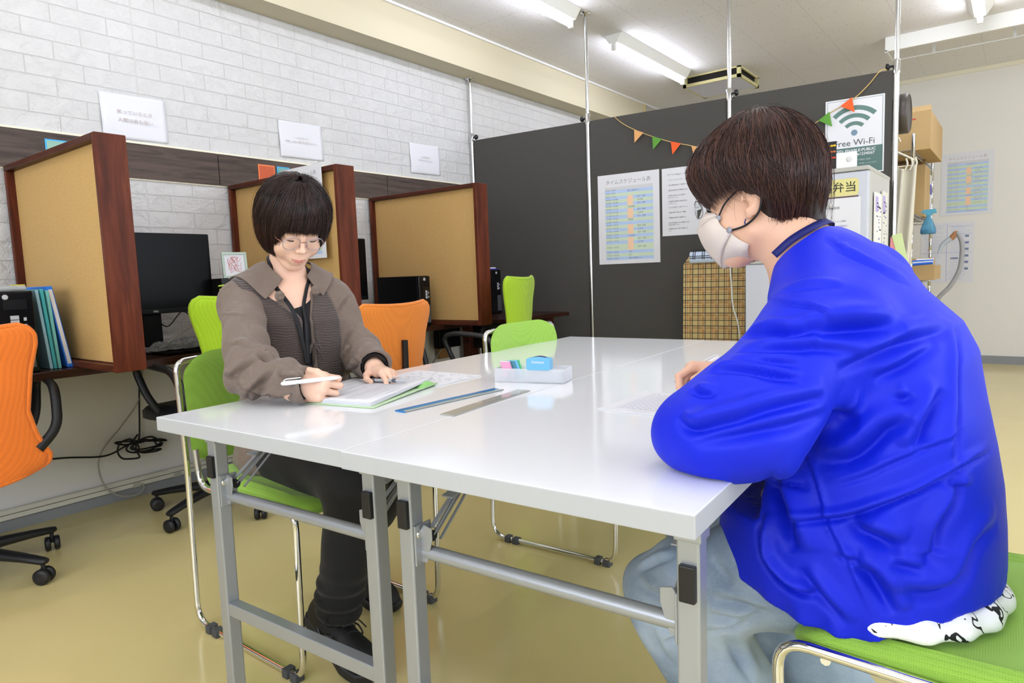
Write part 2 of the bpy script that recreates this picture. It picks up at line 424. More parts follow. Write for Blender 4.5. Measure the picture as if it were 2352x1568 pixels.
# ---------------------------------------------------------------- partition and poles
PA = Vector((-3.27, 3.87, 0)); PB = Vector((-.553, 4.13, 0)); PH = 1.975
pd_ = (PB-PA).normalized(); pn_ = Vector((pd_.y, -pd_.x, 0))       # normal towards the camera
pang = math.atan2(pd_.y, pd_.x); PL = (PB-PA).length
m_part = mat('charcoal_fabric', '#4e4c49', .85, spec=.2)
cp = objco(m_part); wv = noise(m_part, cp, 900, 2)
lk(m_part, mixc(m_part, noise(m_part, objco(m_part, (1, 1, 40)), 60, 3), '#474542', '#54524e'), bsdf(m_part).inputs['Base Color'])
bump(m_part, wv, .25, .001)
t = thing('partition_screen', 'tall charcoal fabric partition on chrome poles behind the table', 'partition', tuple(PA), pang)
poles = [0.0, .945, .945+.925, PL]
for i in range(3):
    x0, x1 = poles[i]+.016, poles[i+1]-.016
    MB().box((x0, -.014, .06), (x1, .014, PH)).build('screen_panel', m_part, t, bev=.002)
m_chrome = mat('chrome', '#d9dadc', .12, metal=1)
m_steel = mat('polished_steel', '#cfd0d0', .2, metal=1)
m_blk = mat('black_plastic', '#17171a', .38)
plab = ['chrome tension pole at the wall end of the partition, up to the beam', 'chrome tension pole between the first two partition panels', 'chrome tension pole rising behind the man in blue', 'chrome tension pole at the right-hand end of the partition']
for i, x in enumerate(poles):
    p = PA+pd_*x+pn_*(.012)
    top = 2.42 if i == 0 else ZC
    q = thing('tension_pole', plab[i], 'pole', (p.x, p.y, 0))
    MB().tube([(0, 0, 0.01), (0, 0, PH+.03)], .0145, 16).build('lower_tube', m_steel, q)
    MB().tube([(0, 0, PH+.03), (0, 0, top-.02)], .0115, 16).build('upper_tube', m_steel, q)
    MB().lathe([(.018, -.03), (.018, .035), (.012, .042)], T_(0, 0, PH+.01), 16).build('clamp', m_chrome, q)
    sx = 1 if i in (0, 2) else -1
    b = MB(); b.tube([(sx*.016, 0, PH+.02), (sx*.034, 0, PH+.02)], .006, 8); b.lathe([(.001, 0), (.016, .002), (.019, .008), (.016, .018), (.001, .02)], T_(sx*.032, 0, PH+.02)@RY(sx*PI/2), 12)
    b.build('knob', m_blk, q)
    MB().lathe([(.0, -.001), (.036, -.001), (.034, -.007), (.014, -.012), (.012, -.03), (.001, -.031)], T_(0, 0, top), 20).build('ceiling_pad', m_chrome, q)
    MB().lathe([(.0, 0), (.034, 0), (.03, .01), (.016, .02), (.0, .021)], None, 20).build('foot', m_chrome, q)
def onpart(u, z, off=.016): 
    p = PA+pd_*u+pn_*off; return (p.x, p.y, z)
def pframe(u, z, off=.016, rot=0):
    M = fr(onpart(u, z, off), pd_, (0, 0, 1), pn_)
    return M@RZ(rot) if rot else M

# ---------------------------------------------------------------- printed sheets
m_paper = mat('paper', '#e3e3e8', .6)
m_ink = mat('ink', '#4a4a50', .7); m_inkl = mat('faded_ink', '#b9aaa5', .7); m_inkg = mat('grey_print', '#8a8a90', .7)
CELL = {'b': mat('cell_blue', '#b9cff2', .6), 'g': mat('cell_green', '#cfe0c6', .6), 'h': mat('cell_grey', '#d3d3d6', .6), 'o': mat('cell_peach', '#f7cfae', .6), 'w': m_paper}
def sheet(name, label, cat, M, w, h, th=.0006, curl=0, group=None):
    t = bpy.data.objects.new(name, None); COL.objects.link(t); t.matrix_world = M; tag(t, label, cat, group); t.empty_display_size = .03
    b = MB()
    def fn(z): return lambda u, v: ((u-.5)*w, (v-.5)*h, z+curl*(math.sin(u*5.1+v*2.)*.5+.5)*math.sin(v*3.1+.6)**2)
    n = 16 if curl else 1
    b.grid(fn(th), n, n); 
    if not curl: b.box((-w/2, -h/2, 0), (w/2, h/2, th*.98))
    b.build('sheet', m_paper, t, solid=.0003 if curl else 0)
    return t
def cells(rects, z=.0009):
    """rects: (x0,y0,x1,y1,key)"""
    keys = sorted({r[4] for r in rects}); b = MB()
    for x0, y0, x1, y1, k in rects: b.mi = keys.index(k); b.add([(x0,y0,z),(x1,y0,z),(x1,y1,z),(x0,y1,z)], [(0,1,2,3)])
    return b, [CELL[k] for k in keys]
TT = ['9:10～9:20', '9:20～9:55', '9:55～10:01', '10:01～10:08', '10:08～10:38', '10:38～10:45', '10:45～11:15', '11:15～11:18', '11:18～11:45', '11:45～12:45', '12:45～12:50', '12:50～13:15', '13:15～13:18', '13:18～13:45', '13:45～13:55', '13:55～14:20', '14:20～14:23', '14:23～14:45', '14:45～14:55', '14:55～15:00', '15:00～15:40']
def timetable(label, M, w, h, detail=True, faded=False):
    t = sheet('timetable_poster', label, 'poster', M, w, h)
    n = 22; gx0, gx1 = -.38*w, .40*w; gy1, gy0 = .36*h, -.455*h; rh = (gy1-gy0)/(n+1)
    R = [(gx0, gy1-rh, gx1, gy1, 'h')]; y = gy1-rh; k = 0; xm = gx0+(gx1-gx0)*.47; mid = []
    for i in range(21):
        hh = rh*(2 if i == 17 else 1); R.append((gx0, y-hh+.0004, gx1, y-.0004, 'bg'[i % 2])); mid.append(y-hh/2); y -= hh
    b, ms = cells(R); b.build('table_rows', ms, t)
    R = [(xm, gy1-rh*(1+a+c), xm+(gx1-gx0)*.12, gy1-rh*(1+a), 'o') for a, c in ((2, 3), (6, 3), (11, 3), (15, 4))]
    for r_ in R: b, ms = cells([r_], .0012); b.build('period_cell', ms, t)
    ink = m_inkg if not faded else m_inkl
    text('タイムスケジュール表', .062*w*1.25, T_(.0, .41*h, .0010), ink, t, sx=.95)
    if detail:
        text('\n'.join(TT[:17]), rh*.70, T_(gx0+.01*w, mid[0]+rh*.28, .0016), ink, t, ax='LEFT', ay='TOP_BASELINE', line=1/.70, sx=1.1)
        for i in (17, 18, 19, 20): text(TT[i], rh*.7, T_(gx0+.01*w, mid[i]-rh*.25, .0016), ink, t, ax='LEFT', ay='TOP_BASELINE', sx=1.1)
        for i, s in ((0, '朝礼 (清掃など)'), (5, '休み時間'), (9, '昼休憩'), (14, '15分休憩'), (18, '清掃'), (19, '終礼'), (20, '開放 (希望者のみ)')):
            text(s, rh*.55, T_(xm+.01*w, mid[i]-rh*.2, .0016), ink, t, ax='LEFT', ay='TOP_BASELINE')
        for i in (2, 4, 6, 8, 11, 13, 15, 17): text('座学・訓練', rh*.55, T_(xm+.16*w, mid[i]-rh*.2, .0016), ink, t, ax='LEFT', ay='TOP_BASELINE')
        for i in (3, 7, 12, 16): text('3分休憩', rh*.55, T_(xm+.16*w, mid[i]-rh*.2, .0016), ink, t, ax='LEFT', ay='TOP_BASELINE')
    return t
timetable('timetable poster headed in Japanese on the dark partition between two poles', pframe(1.222, 1.315, rot=.0), .425, .585)
t = sheet('notice_sheet', 'white printed notice of short lines behind the masked man\'s fringe', 'notice', pframe(1.60, 1.395), .297, .42)
lines = ['エナベル Blogルール', '・スマートフォンやゲームなど', '・休み時間は周りに配慮する', '・遅刻欠席は必ず連絡をする', '・飲食は決められた場所で\n  行いましょう。', '・冷蔵庫の使用は名前を記入\n  しましょう。', '・ゴミは分別して捨てること', '・体調が悪い時はすぐ相談', '・貴重品は各自で管理する', '・他の利用者の方の迷惑になる\n  行為は禁止です。', '・退室時は机と椅子を整える\n  こと。']
y = .165
for i, s in enumerate(lines):
    text(s, .0125 if i == 0 else .0095, T_(-.115, y, .0012), m_ink, t, ax='LEFT', ay='TOP_BASELINE', line=1.3, sx=1.05); y -= .032 if '\n' not in s else .037
# free wifi sign
WF = pframe(2.535, 1.66)
t = sheet('wifi_sign', 'white and green wi-fi sign at the right end of the dark partition', 'sign', WF, .287, .405)
m_wg = mat('wifi_green', '#5b7d74', .4); m_wd = mat('wifi_grey', '#47504e', .5); m_dot = mat('wifi_dot', '#6f8aa0', .4)
b = MB(); z = .001
for r0, r1 in ((.048, .068), (.088, .110), (.128, .152)):
    n = 20; pts = []
    for i in range(n+1):
        a = PI*.25+PI*.5*i/n; pts.append((r0*math.cos(a), .03+r0*math.sin(a)-.02, z)); pts.append((r1*math.cos(a), .03+r1*math.sin(a)-.02, z))
    b.add(pts, [(2*i, 2*i+1, 2*i+3, 2*i+2) for i in range(n)])
b.build('signal_arcs', m_wg, t)
b = MB(); n = 20; b.add([(.016*math.cos(2*PI*i/n), .016*math.sin(2*PI*i/n)+.018, z) for i in range(n)], [tuple(range(n))]); b.build('signal_dot', m_dot, t)
b = MB()
for x0, y0, x1, y1 in ((-.135, .193, .135, .195), (-.135, -.195, -.133, .195), (.133, -.195, .135, .195)): b.box((x0, y0, 0), (x1, y1, .001))
b.build('border_line', m_wg, t)
MB().box((-.137, -.196, 0), (.137, -.06, .001)).build('lower_band', mat('wifi_band', '#4f6e68', .4), t)
text('Free Wi-Fi', .046, T_(0, -.036, .0014), m_wd, t, sx=1.0)
text('SSID: ENABLE-PUBLIC\nPASS:  enable1234567', .021, T_(0.005, -.088, .0014), m_paper, t, line=1.0, bold=.0004)
text('事務所の職員の皆様\nWiFiは無料でご利用いただけます', .010, T_(.035, -.14, .0014), mat('pale_print', '#b9c9c6', .6), t, line=2.0)

# bunting: string and flags
m_str = mat('jute_string', '#c7a86a', .8)
strp = [onpart(u, z, o) for u, z, o in ((1.135, 1.976, .012), (1.20, 1.92, .03), (1.285, 1.867, .03), (1.39, 1.815, .03), (1.51, 1.765, .03), (1.62, 1.73, .03), (1.72, 1.70, .03), (1.85, 1.68, .03), (2.0, 1.675, .03), (2.15, 1.69, .03), (2.30, 1.735, .03), (2.42, 1.80, .03), (2.53, 1.855, .03), (2.60, 1.915, .03), (2.655, 1.977, .03), (2.69, 1.98, .012))]
t = thing('bunting_garland', 'jute string garland of small felt flags draped across the dark partition', 'bunting', (PA.x, PA.y, 0))
sp_ = [Vector(p)-Vector((PA.x, PA.y, 0)) for p in smooth_path(strp, 6)]
MB().tube(sp_, .0028, 6).build('string', m_str, t)
FC = {'t': mat('felt_tan', '#dca46a', .9), 'g': mat('felt_green', '#5f9a3c', .9), 'o': mat('felt_orange', '#f0622f', .9)}
for u, z, k, a in ((1.31, 1.857, 't', -.42), (1.43, 1.80, 'g', -.38), (1.55, 1.755, 'o', -.30), (1.68, 1.713, 't', -.2), (1.80, 1.69, 'g', -.05), (1.92, 1.678, 'o', 0), (2.04, 1.68, 't', .05), (2.16, 1.693, 'o', .15), (2.275, 1.726, 't', .4), (2.385, 1.785, 'g', .6), (2.495, 1.845, 'o', .6)):
    M = T_(-PA.x, -PA.y, 0)@pframe(u, z, .032)@RZ(a)
    MB().prism([(-.034, .0), (.034, 0), (0, -.075)], M, .0018).build('flag', FC[k], t)

# sheets on the brick wall
def wallM(y, z, off=.0015, rot=0): return fr((XW+off, y, z), (0, 1, 0), (0, 0, 1), (1, 0, 0))@RZ(rot)
for y, z, s, lab in ((1.478, 1.765, '笑っているとき\n人間は最も強い', 'white paper motto on the brick wall above the nearest cubicle divider'),
                (2.385, 1.782, '一つのちがいが、\n結局、人生の運命を決定するもの。', 'white paper motto on the brick wall above the woman, second from the left'),
                (3.385, 1.79, '人の幸不幸は、\nほぼ自分がきめている。', 'white paper motto on the brick wall closest to the partition')):
    t = sheet('motto_sheet', lab, 'notice', wallM(y, z, .003, .02), .29, .20, curl=.006)
    text(s, .0205 if y < 2 else .0125, T_(0, .0, .009), m_inkl, t, line=1.75, sx=1.1)
for y, c, lab in ((1.15, '#8fb8a4', 'small blue framed card on the dark trim above the nearest cubicle'), (2.14, '#c0562e', 'small orange framed card on the dark trim above the middle cubicle'), (2.245, '#6fa7a0', 'small turquoise framed card beside the orange card on the dark trim')):
    t = thing('trim_card', lab, 'card', (XW+.013, y, 1.575))
    hw = .05 if y != 2.245 else .04
    MB().box((0, -hw, -.045), (.002, hw, .045)).build('border', mat('card_edge'+c, '#3fa9e0' if c != '#c0562e' else '#f0804a', .5), t)
    MB().box((.002, -hw+.006, -.039), (.003, hw-.006, .039)).build('face', mat('card'+c, c, .5), t)
# ================================================================== DESK AND DIVIDERS
m_dark = mat('espresso_wood', '#2c1710', .25, spec=.3)
cd_ = objco(m_dark, (1, 1, 1)); lk(m_dark, ramp(m_dark, noise(m_dark, objco(m_dark, (6, .8, 30)), 5, 5), [(.3, '#24130d'), (.7, '#41231a')]), bsdf(m_dark).inputs['Base Color'])
m_wal = mat('walnut_stain', '#5a2f20', .42, spec=.22)
def grain(m, sc, c0, c1, c2, rot=(0, 0, 0)):
    g = noise(m, objco(m, sc, rot), 3.5, 7, .62, .5); g2 = noise(m, objco(m, tuple(s*.35 for s in sc), rot), 9, 2)
    lk(m, ramp(m, math_(m, 'ADD', math_(m, 'MULTIPLY', g, .7), math_(m, 'MULTIPLY', g2, .3)), [(.3, c0), (.5, c1), (.68, c2)]), bsdf(m).inputs['Base Color'])
grain(m_wal, (9, 9, .9), '#3a180e', '#5c2a19', '#7c3e25')
m_walh = mat('walnut_stain_rail', '#5a2f20', .42, spec=.22); grain(m_walh, (.9, 9, 9), '#32170f', '#4c261a', '#6a3823')
m_cork = mat('cork_board', '#c9a467', .8)
nc = noise(m_cork, objco(m_cork), 330, 3); lk(m_cork, ramp(m_cork, nc, [(.3, '#bd9658'), (.55, '#d2ab6c'), (.8, '#dfbb7e')]), bsdf(m_cork).inputs['Base Color']); bump(m_cork, nc, .3, .001)
t = thing('worktop', 'long dark-stained worktop running under the cubicle dividers along the brick wall', 'worktop', (XW, .2, .67))
MB().box((0, -2.2, 0), (.60, 2.87, .03)).build('board', m_dark, t, bev=.003)
MB().box((0.0, -2.2, -.05), (.02, 2.86, 0)).build('wall_batten', m_dark, t)
for y in (-1.6, .1, 2.66):
    MB().box((.03, y-.0125, -.67), (.30, y+.0125, 0)).build('support_panel', m_blk, t)
def divider(y, lab):
    t = thing('cubicle_divider', lab, 'divider', (XW, y, .70)); D = .90; H = .79; Wd = .099; f = .038
    MB().box((D-.022, 0, -.002), (D, Wd, H)).build('front_board', m_wal, t, bev=.0025)
    MB().box((0.014, 0, 0), (.036, Wd, H-.022)).build('rear_board', m_wal, t, bev=.0025)
    MB().box((.014, 0, H-.022), (D-.022, Wd, H)).build('top_rail', m_walh, t, bev=.0025)
    MB().box((.036, 0, -.001), (D-.022, Wd, .022)).build('bottom_rail', m_walh, t, bev=.0025)
    MB().box((.036, Wd*.30, .022), (D-.022, Wd*.70, H-.022)).build('cork_panel', m_cork, t)
    b = MB()
    for q in (Wd*.30, Wd*.70): b.box((.036, q-.003, .018), (D-.022, q+.003, .026))
    b.build('panel_bead', m_walh, t)
    return t
divider(.943, 'nearest wooden cubicle divider with a tan cork panel, at the left edge')
divider(1.906, 'middle wooden cubicle divider behind the woman\'s head')
divider(2.849, 'farthest wooden cubicle divider beside the dark partition')
timetable('timetable poster hanging over the middle cubicle divider behind the woman', fr((-2.64, 1.896, 1.295), (1, 0, 0), (0, 0, 1), (0, -1, 0)), .30, .42)
t = thing('binder_clip', 'clear clip holding the poster on the middle divider\'s top edge', 'clip', (-2.77, 1.90, 1.50))
MB().box((-.02, -.012, -.012), (.02, .012, .006)).build('clip_body', mat('clear_plastic', '#e8ecec', .2, trans=.6), t, bev=.003)

# other desk beyond the last divider
t = thing('side_desk', 'small dark brown desk in the corner against the partition', 'desk', (-3.28, 3.10, 0))
MB().box((0, 0, .69), (.86, .70, .715)).build('desk_top', m_dark, t, bev=.003)
MB().box((.70, .55, .0), (.76, .66, .69)).build('leg', m_walh, t, bev=.003)
MB().box((.02, .55, .0), (.08, .66, .69)).build('leg', m_walh, t, bev=.003)
MB().box((.08, .60, .45), (.70, .62, .69)).build('modesty_panel', m_blk, t)

# ------------------------------------------------------------------ computers
m_pcb = mat('pc_black', '#0d0d0f', .4, spec=.2); m_scr = mat('screen_black', '#060607', .3, spec=.15); m_gl = mat('gloss_black', '#101013', .12)
m_silk = mat('silver_print', '#b9bcc0', .4); m_mesh = mat('grille_grey', '#4d4f52', .5)
def monitor(x, y, label, z=.70):
    t = thing('monitor', label, 'monitor', (x, y, z))
    MB().box((-.02, -.265, .165), (.012, .265, .515)).build('casing', m_pcb, t, bev=.005)
    MB().box((.012, -.258, .187), (.0135, .258, .508)).build('display', m_scr, t)
    MB().box((.012, -.262, .166), (.0145, .262, .186)).build('chin', m_pcb, t, bev=.001)
    text('DELL', .010, fr((.0148, 0, .1755), (0, 1, 0), (0, 0, 1), (1, 0, 0)), m_silk, t, bold=.0002)
    b = MB(); b.box((-.055, -.04, 0.01), (-.025, .04, .33)); b.build('stand_column', m_pcb, t, bev=.006)
    MB().box((-.13, -.12, 0), (.10, .12, .012)).build('stand_base', m_pcb, t, bev=.006)
    return t
monitor(-3.0, 1.355, 'black widescreen monitor on the worktop between the nearest and middle dividers')
monitor(-3.02, 2.30, 'black monitor mostly hidden behind the middle divider, seen from one edge')
def tower(x, y, w, h, d, label, z=.70, rz=0, sff=False):
    t = thing('desktop_computer', label, 'computer', (x, y, z), rz)
    MB().box((-d, -w/2, 0), (0, w/2, h)).build('case', m_pcb, t, bev=.003)
    MB().box((0, -w/2+.002, .002), (.012, w/2-.002, h-.002)).build('front_bezel', m_gl, t, bev=.004)
    b = MB(); b.box((.012, -w*.30, h*.45), (.0135, -w*.30+w*.16, h*.90)); b.box((.012, -w*.05, h*.78), (.0135, w*.36, h*.90)); b.build('drive_bays', m_pcb, t)
    b = MB()
    for k in range(3): b.box((.0122, w*.05, h*(.55+.055*k)), (.0137, w*.20, h*(.555+.055*k)+.012))
    b.box((.0122, w*.28, h*.56), (.0137, w*.33, h*.60)); b.box((.0122, w*.28, h*.64), (.0137, w*.33, h*.68)); b.build('ports', m_silk, t)
    b = MB(); b.lathe([(.009, 0), (.009, .002), (.007, .003)], T_(.011, 0, h*.93)@RY(PI/2), 16); b.build('power_button', m_silk, t)
    MB().box((.0122, w*.03, .02), (.0137, w*.42, h*.42)).build('grille', m_mesh, t)
    b = MB()
    for i in range(14):
        for j in range(9):
            b.box((-.05-.016*i-(.008 if j % 2 else 0), w/2, .04+j*.022), (-.05-.016*i-(.008 if j % 2 else 0)+.010, w/2+.0006, .048+j*.022))
    b.build('side_vents', m_mesh, t)
    return t
tower(-2.73, .745, .165, .285, .36, 'black tower computer behind the left orange chair')
tower(-2.735, 2.74, .095, .29, .34, 'black slim computer against the farthest divider behind the middle orange chair')
tower(-2.86, 3.56, .10, .30, .34, 'black upright computer on the corner desk by the partition', z=.715)
t = thing('document_tray', 'white mouse and blue rimmed lid lying on top of the corner computer', 'tray', (-2.98, 3.55, 1.016))
MB().box((-.11, -.05, 0), (.11, .06, .006)).build('lid', mat('violet_plastic', '#3f43b8', .4), t, bev=.002)
MB().box((-.10, -.04, .006), (.10, .05, .016)).build('cloth_pad', m_paper, t, bev=.004)
b = MB(); b.lathe([(.001, 0), (.03, 0), (.032, .02), (.015, .036), (.001, .038)], T_(-.04, -.02, .016)@Matrix.Diagonal((1.5, 1, 1, 1)), 16); b.build('wad', m_paper, t)
t = thing('file_sleeve', 'clear plastic sleeve leaning beside the corner computer', 'file sleeve', (-2.86, 3.42, .716))
MB().box((-.20, -.006, 0), (0, .006, .22)).build('sleeve', mat('clear_sleeve', '#dfe4ea', .15, trans=.75, ior=1.2), t)
# objects on top of the left tower
t = thing('tape_dispenser', 'clear tape holder with yellow label lying on the left tower computer', 'tape dispenser', (-2.80, .79, .986))
MB().box((-.05, -.06, 0), (.05, .03, .018)).build('holder', mat('clear_plastic', '#e8ecec', .2), t, bev=.006)
MB().box((-.02, .0, .018), (.04, .028, .021)).build('label', mat('yellow_label', '#e6d93c', .5), t)
# files leaning against the divider
def folder(y0, y1, h, d, x, th, m, label, extra=None):
    t = thing('plastic_folder', label, 'folder', (x, (y0+y1)/2, .701))
    lean = (y1-y0)
    b = MB(); b.add([(-d, -lean/2-th/2, 0), (0, -lean/2-th/2, 0), (0, -lean/2+th/2, 0), (-d, -lean/2+th/2, 0), (-d, lean/2-th/2, h), (0, lean/2-th/2, h), (0, lean/2+th/2, h), (-d, lean/2+th/2, h)][:8],
        [(3,2,1,0),(4,5,6,7),(0,1,5,4),(1,2,6,5),(2,3,7,6),(3,0,4,7)])
    b.build('cover', m, t, bev=.002)
    if extra: 
        b = MB(); e = .0012
        b.add([(e, -lean/2*.93-th*.3, .012), (e, -lean/2*.93+th*.3, .012), (e, lean/2*.9+th*.3, h*.96), (e, lean/2*.9-th*.3, h*.96)], [(0, 1, 2, 3)]); b.build('spine_label', extra, t)
    return t
m_teal = mat('teal_plastic', '#4fc0c8', .15, alpha=.85); m_lteal = mat('pale_blue_plastic', '#a8d4e4', .15, alpha=.85); m_aqua = mat('aqua_plastic', '#7fd0cc', .15, alpha=.85)
folder(.874, .852, .285, .25, -2.765, .010, m_lteal, 'pale blue plastic folder standing closest to the left tower computer')
folder(.885, .866, .288, .25, -2.76, .010, m_teal, 'teal plastic folder between the pale blue folder and the blue binder')
folder(.898, .882, .283, .25, -2.758, .010, m_aqua, 'pale aqua plastic folder leaning next to the blue binder', None)
folder(.935, .893, .297, .25, -2.772, .020, mat('blue_binder', '#2c7be8', .3), 'blue ring binder with a white spine label leaning on the nearest divider', m_paper)

t = thing('keyboard', 'black keyboard under crumpled clear plastic wrap below the monitor', 'keyboard', (-2.83, 1.50, .701))
MB().box((-.065, -.22, 0), (.065, .22, .014)).build('case', m_pcb, t, bev=.004)
b = MB()
for i in range(5):
    for j in range(18): b.box((-.055+i*.022, -.21+j*.0233, .014), (-.037+i*.022, -.19+j*.0233, .022))
b.build('keys', m_pcb, t, bev=.001, seg=1)
rng = np.random.RandomState(4)
def crumple(name, label, loc, sx, sy, h, m, n=26, seed=1):
    r = np.random.RandomState(seed); A = r.rand(n+1, n+1)
    B = (A+np.roll(A, 1, 0)+np.roll(A, 1, 1)+np.roll(A, -1, 0))/4
    t = thing(name, label, 'plastic wrap', loc); b = MB()
    def fn(u, v):
        i, j = int(round(u*n)), int(round(v*n)); e = min(u, 1-u, v, 1-v)*5
        return ((u-.5)*sx+(A[i, j]-.5)*.008, (v-.5)*sy*(1-.25*abs(u-.5))+(B[i, j]-.5)*.01, .002+h*(B[i, j]**1.5*min(1, e)+.15*A[i, j]))
    b.grid(fn, n, n, False); b.build('film', m, t); return t
m_film = mat('clear_film', '#f2f5f7', .08, trans=.9, ior=1.25)
crumple('plastic_wrap', 'crumpled clear plastic wrap on the worktop edge in front of the keyboard', (-2.785, 1.42, .722), .15, .50, .05, m_film)
t = thing('photo_frame', 'small pale green framed red line drawing leaning beside the monitor', 'picture frame', (-2.90, 1.69, 1.01))
t.rotation_euler = (-.0, -.12, -.25)
b = MB(); b.box((-.008, -.056, 0), (.004, .056, .012)); b.box((-.008, -.056, .108), (.004, .056, .12)); b.box((-.008, -.056, .012), (.004, -.044, .108)); b.box((-.008, .044, .012), (.004, .056, .108)); b.build('frame', mat('pale_green_frame', '#b9c9bb', .5), t, bev=.002)
MB().box((-.006, -.045, .011), (0, .045, .109)).build('drawing_sheet', m_paper, t)
b = MB(); r = random.Random(5)
for k in range(7):
    p = [(.0012, -.03+.06*r.random(), .02+.08*r.random()) for _ in range(4)]; b.tube(smooth_path(p, 5), .0006, 5)
b.tube([(.0012, .013*math.cos(a*PI/8), .083+.013*math.sin(a*PI/8)) for a in range(16)], .0006, 5, closed=True)
b.build('red_drawing', mat('red_pencil', '#d8605a', .7), t)
t = thing('pen_cup', 'black box with lime pens on the worktop behind the woman\'s shoulder', 'box', (-2.93, 1.66, .70))
MB().box((-.06, -.05, 0), (.05, .08, .20)).build('box_body', m_pcb, t, bev=.004)
MB().box((-.05, -.05, .20), (.04, .08, .31)).build('stand_back', m_blk, t, bev=.004)
b = MB(); b.tube(rounded([(.055, -.07, .26), (.055, -.01, .245), (.055, .05, .26)], .01), .004, 8); b.tube([(.055, -.075, .275), (.055, -.02, .28)], .004, 8); b.build('lime_handle', mat('lime_plastic', '#b9d44a', .4), t)

# cables
m_cab = mat('black_cable', '#131314', .5); m_cabg = mat('grey_cable', '#a9a69a', .5)
def cable(name, pts, r, m, label, n=8):
    o = MB().tube(smooth_path(pts, n), r, 8).build(name, m); tag(o, label, 'cable'); return o
W1 = XW+.03
cable('power_cable', [(W1, 1.385, .66), (W1, 1.381, .577), (W1, 1.37, .455), (W1+.01, 1.352, .292), (W1+.01, 1.334, .265), (W1+.01, 1.292, .258), (W1+.01, 1.196, .232), (W1, 1.028, .262), (W1, .8, .285), (W1, .5, .30)], .0042, m_cab, 'black power cable running down the wall under the worktop')
lo = []
for k in range(4):
    for a in range(12):
        an = a/12*2*PI; lo.append((W1+.02+.004*k, 1.375+.07*math.cos(an)*(1-.14*k)+(.015 if math.cos(an) > 0 else 0)-(.03*k if k % 2 else 0), .245+(.018+.009*k)*math.sin(an)-.008*k*max(0, math.cos(an))))
cable('cable_bundle', [(W1+.012, 1.345, .30), (W1+.016, 1.30, .262), (W1+.02, 1.24, .284), (W1+.02, 1.30, .278)]+lo+[(W1+.02, 1.31, .256)], .0042, m_cab, 'looped bundle of black cable hanging in front of the wall', 4)
cable('grey_cable', [(W1, 1.41, .66), (W1, 1.393, .575), (W1, 1.366, .455), (W1, 1.281, .349), (W1, 1.2, .265), (W1, 1.172, .192), (W1+.01, 1.185, .098), (W1+.02, 1.234, .04), (W1+.025, 1.308, .022), (W1+.02, 1.345, .04), (W1, 1.352, .06)], .0036, m_cabg, 'grey data cable curving down to the cable duct')
cable('monitor_cable', [(-3.04, 1.36, .86), (-3.10, 1.45, .80), (-3.18, 1.56, .86), (-3.2, 1.62, .83)], .003, m_cab, 'thin black cable hanging behind the monitor')
cable('desk_cable', [(-3.0, 1.37, .715), (-3.1, 1.5, .76), (-3.2, 1.62, .79), (-3.22, 1.72, .86)], .003, m_cabg, 'pale cable crossing the worktop behind the keyboard')
t = thing('power_strip', 'black box hanging with plugs under the worktop beyond the middle orange chair', 'power strip', (-3.26, 3.45, .50))
MB().box((0, -.11, -.02), (.06, .11, .14)).build('box_body', m_pcb, t, bev=.006)
MB().box((-.03, -.05, -.10), (.0, .07, .10)).build('backing_board', mat('plain_wood', '#a67c48', .6), t)
for i, (p, mm, lab) in enumerate((([(-3.22, 2.905, .66), (-3.22, 2.90, .45), (-3.22, 2.895, .2), (-3.22, 2.895, .05)], m_cab, 'straight black cable hanging beside the power box'),
        ([(-3.22, 3.20, .5), (-3.22, 3.18, .42), (-3.22, 3.09, .30), (-3.22, 3.05, .12)], m_cab, 'black plug cable slanting down from the power box'),
        ([(-3.24, 2.88, .62), (-3.24, 2.89, .4), (-3.23, 3.02, .30), (-3.23, 3.2, .32), (-3.24, 3.42, .5), (-3.24, 3.44, .58)], m_cabg, 'grey cable looping under the power box'),
        ([(-3.25, 2.80, .1), (-3.25, 2.79, .25), (-3.24, 2.88, .38), (-3.24, 3.05, .34), (-3.25, 3.12, .18), (-3.25, 3.12, .05)], m_cabg, 'grey cable arching near the wall foot below the power box'))):
    cable('hanging_cable', p, .0045, mm, lab)

# ------------------------------------------------------------------ mesh office chairs
def fabric(name, c0, c1, dots=True, sc=260):
    m = mat(name, c0, .8, sheen=.2)
    if dots:
        v = nd(m, 'ShaderNodeTexVoronoi'); v.inputs['Scale'].default_value = sc; v.inputs['Randomness'].default_value = .15
        lk(m, objco(m), v.inputs['Vector'])
        f = nd(m, 'ShaderNodeMapRange'); lk(m, v.outputs['Distance'], f.inputs[0]); f.inputs[1].default_value = .1; f.inputs[2].default_value = .45
        lk(m, mixc(m, f.outputs[0], c1, c0), bsdf(m).inputs['Base Color']); bump(m, f.outputs[0], .25, .001)
    return m
m_or = fabric('orange_mesh', '#f58028', '#d2621c', sc=230)
m_or2 = fabric('amber_mesh', '#e8862c', '#d0701c')
m_li = fabric('lime_mesh', '#a6cc1c', '#8aae14')
m_gs = fabric('green_seat_fabric', '#90bc44', '#78a032', sc=330)
m_nyl = mat('black_nylon', '#1b1b1e', .42)
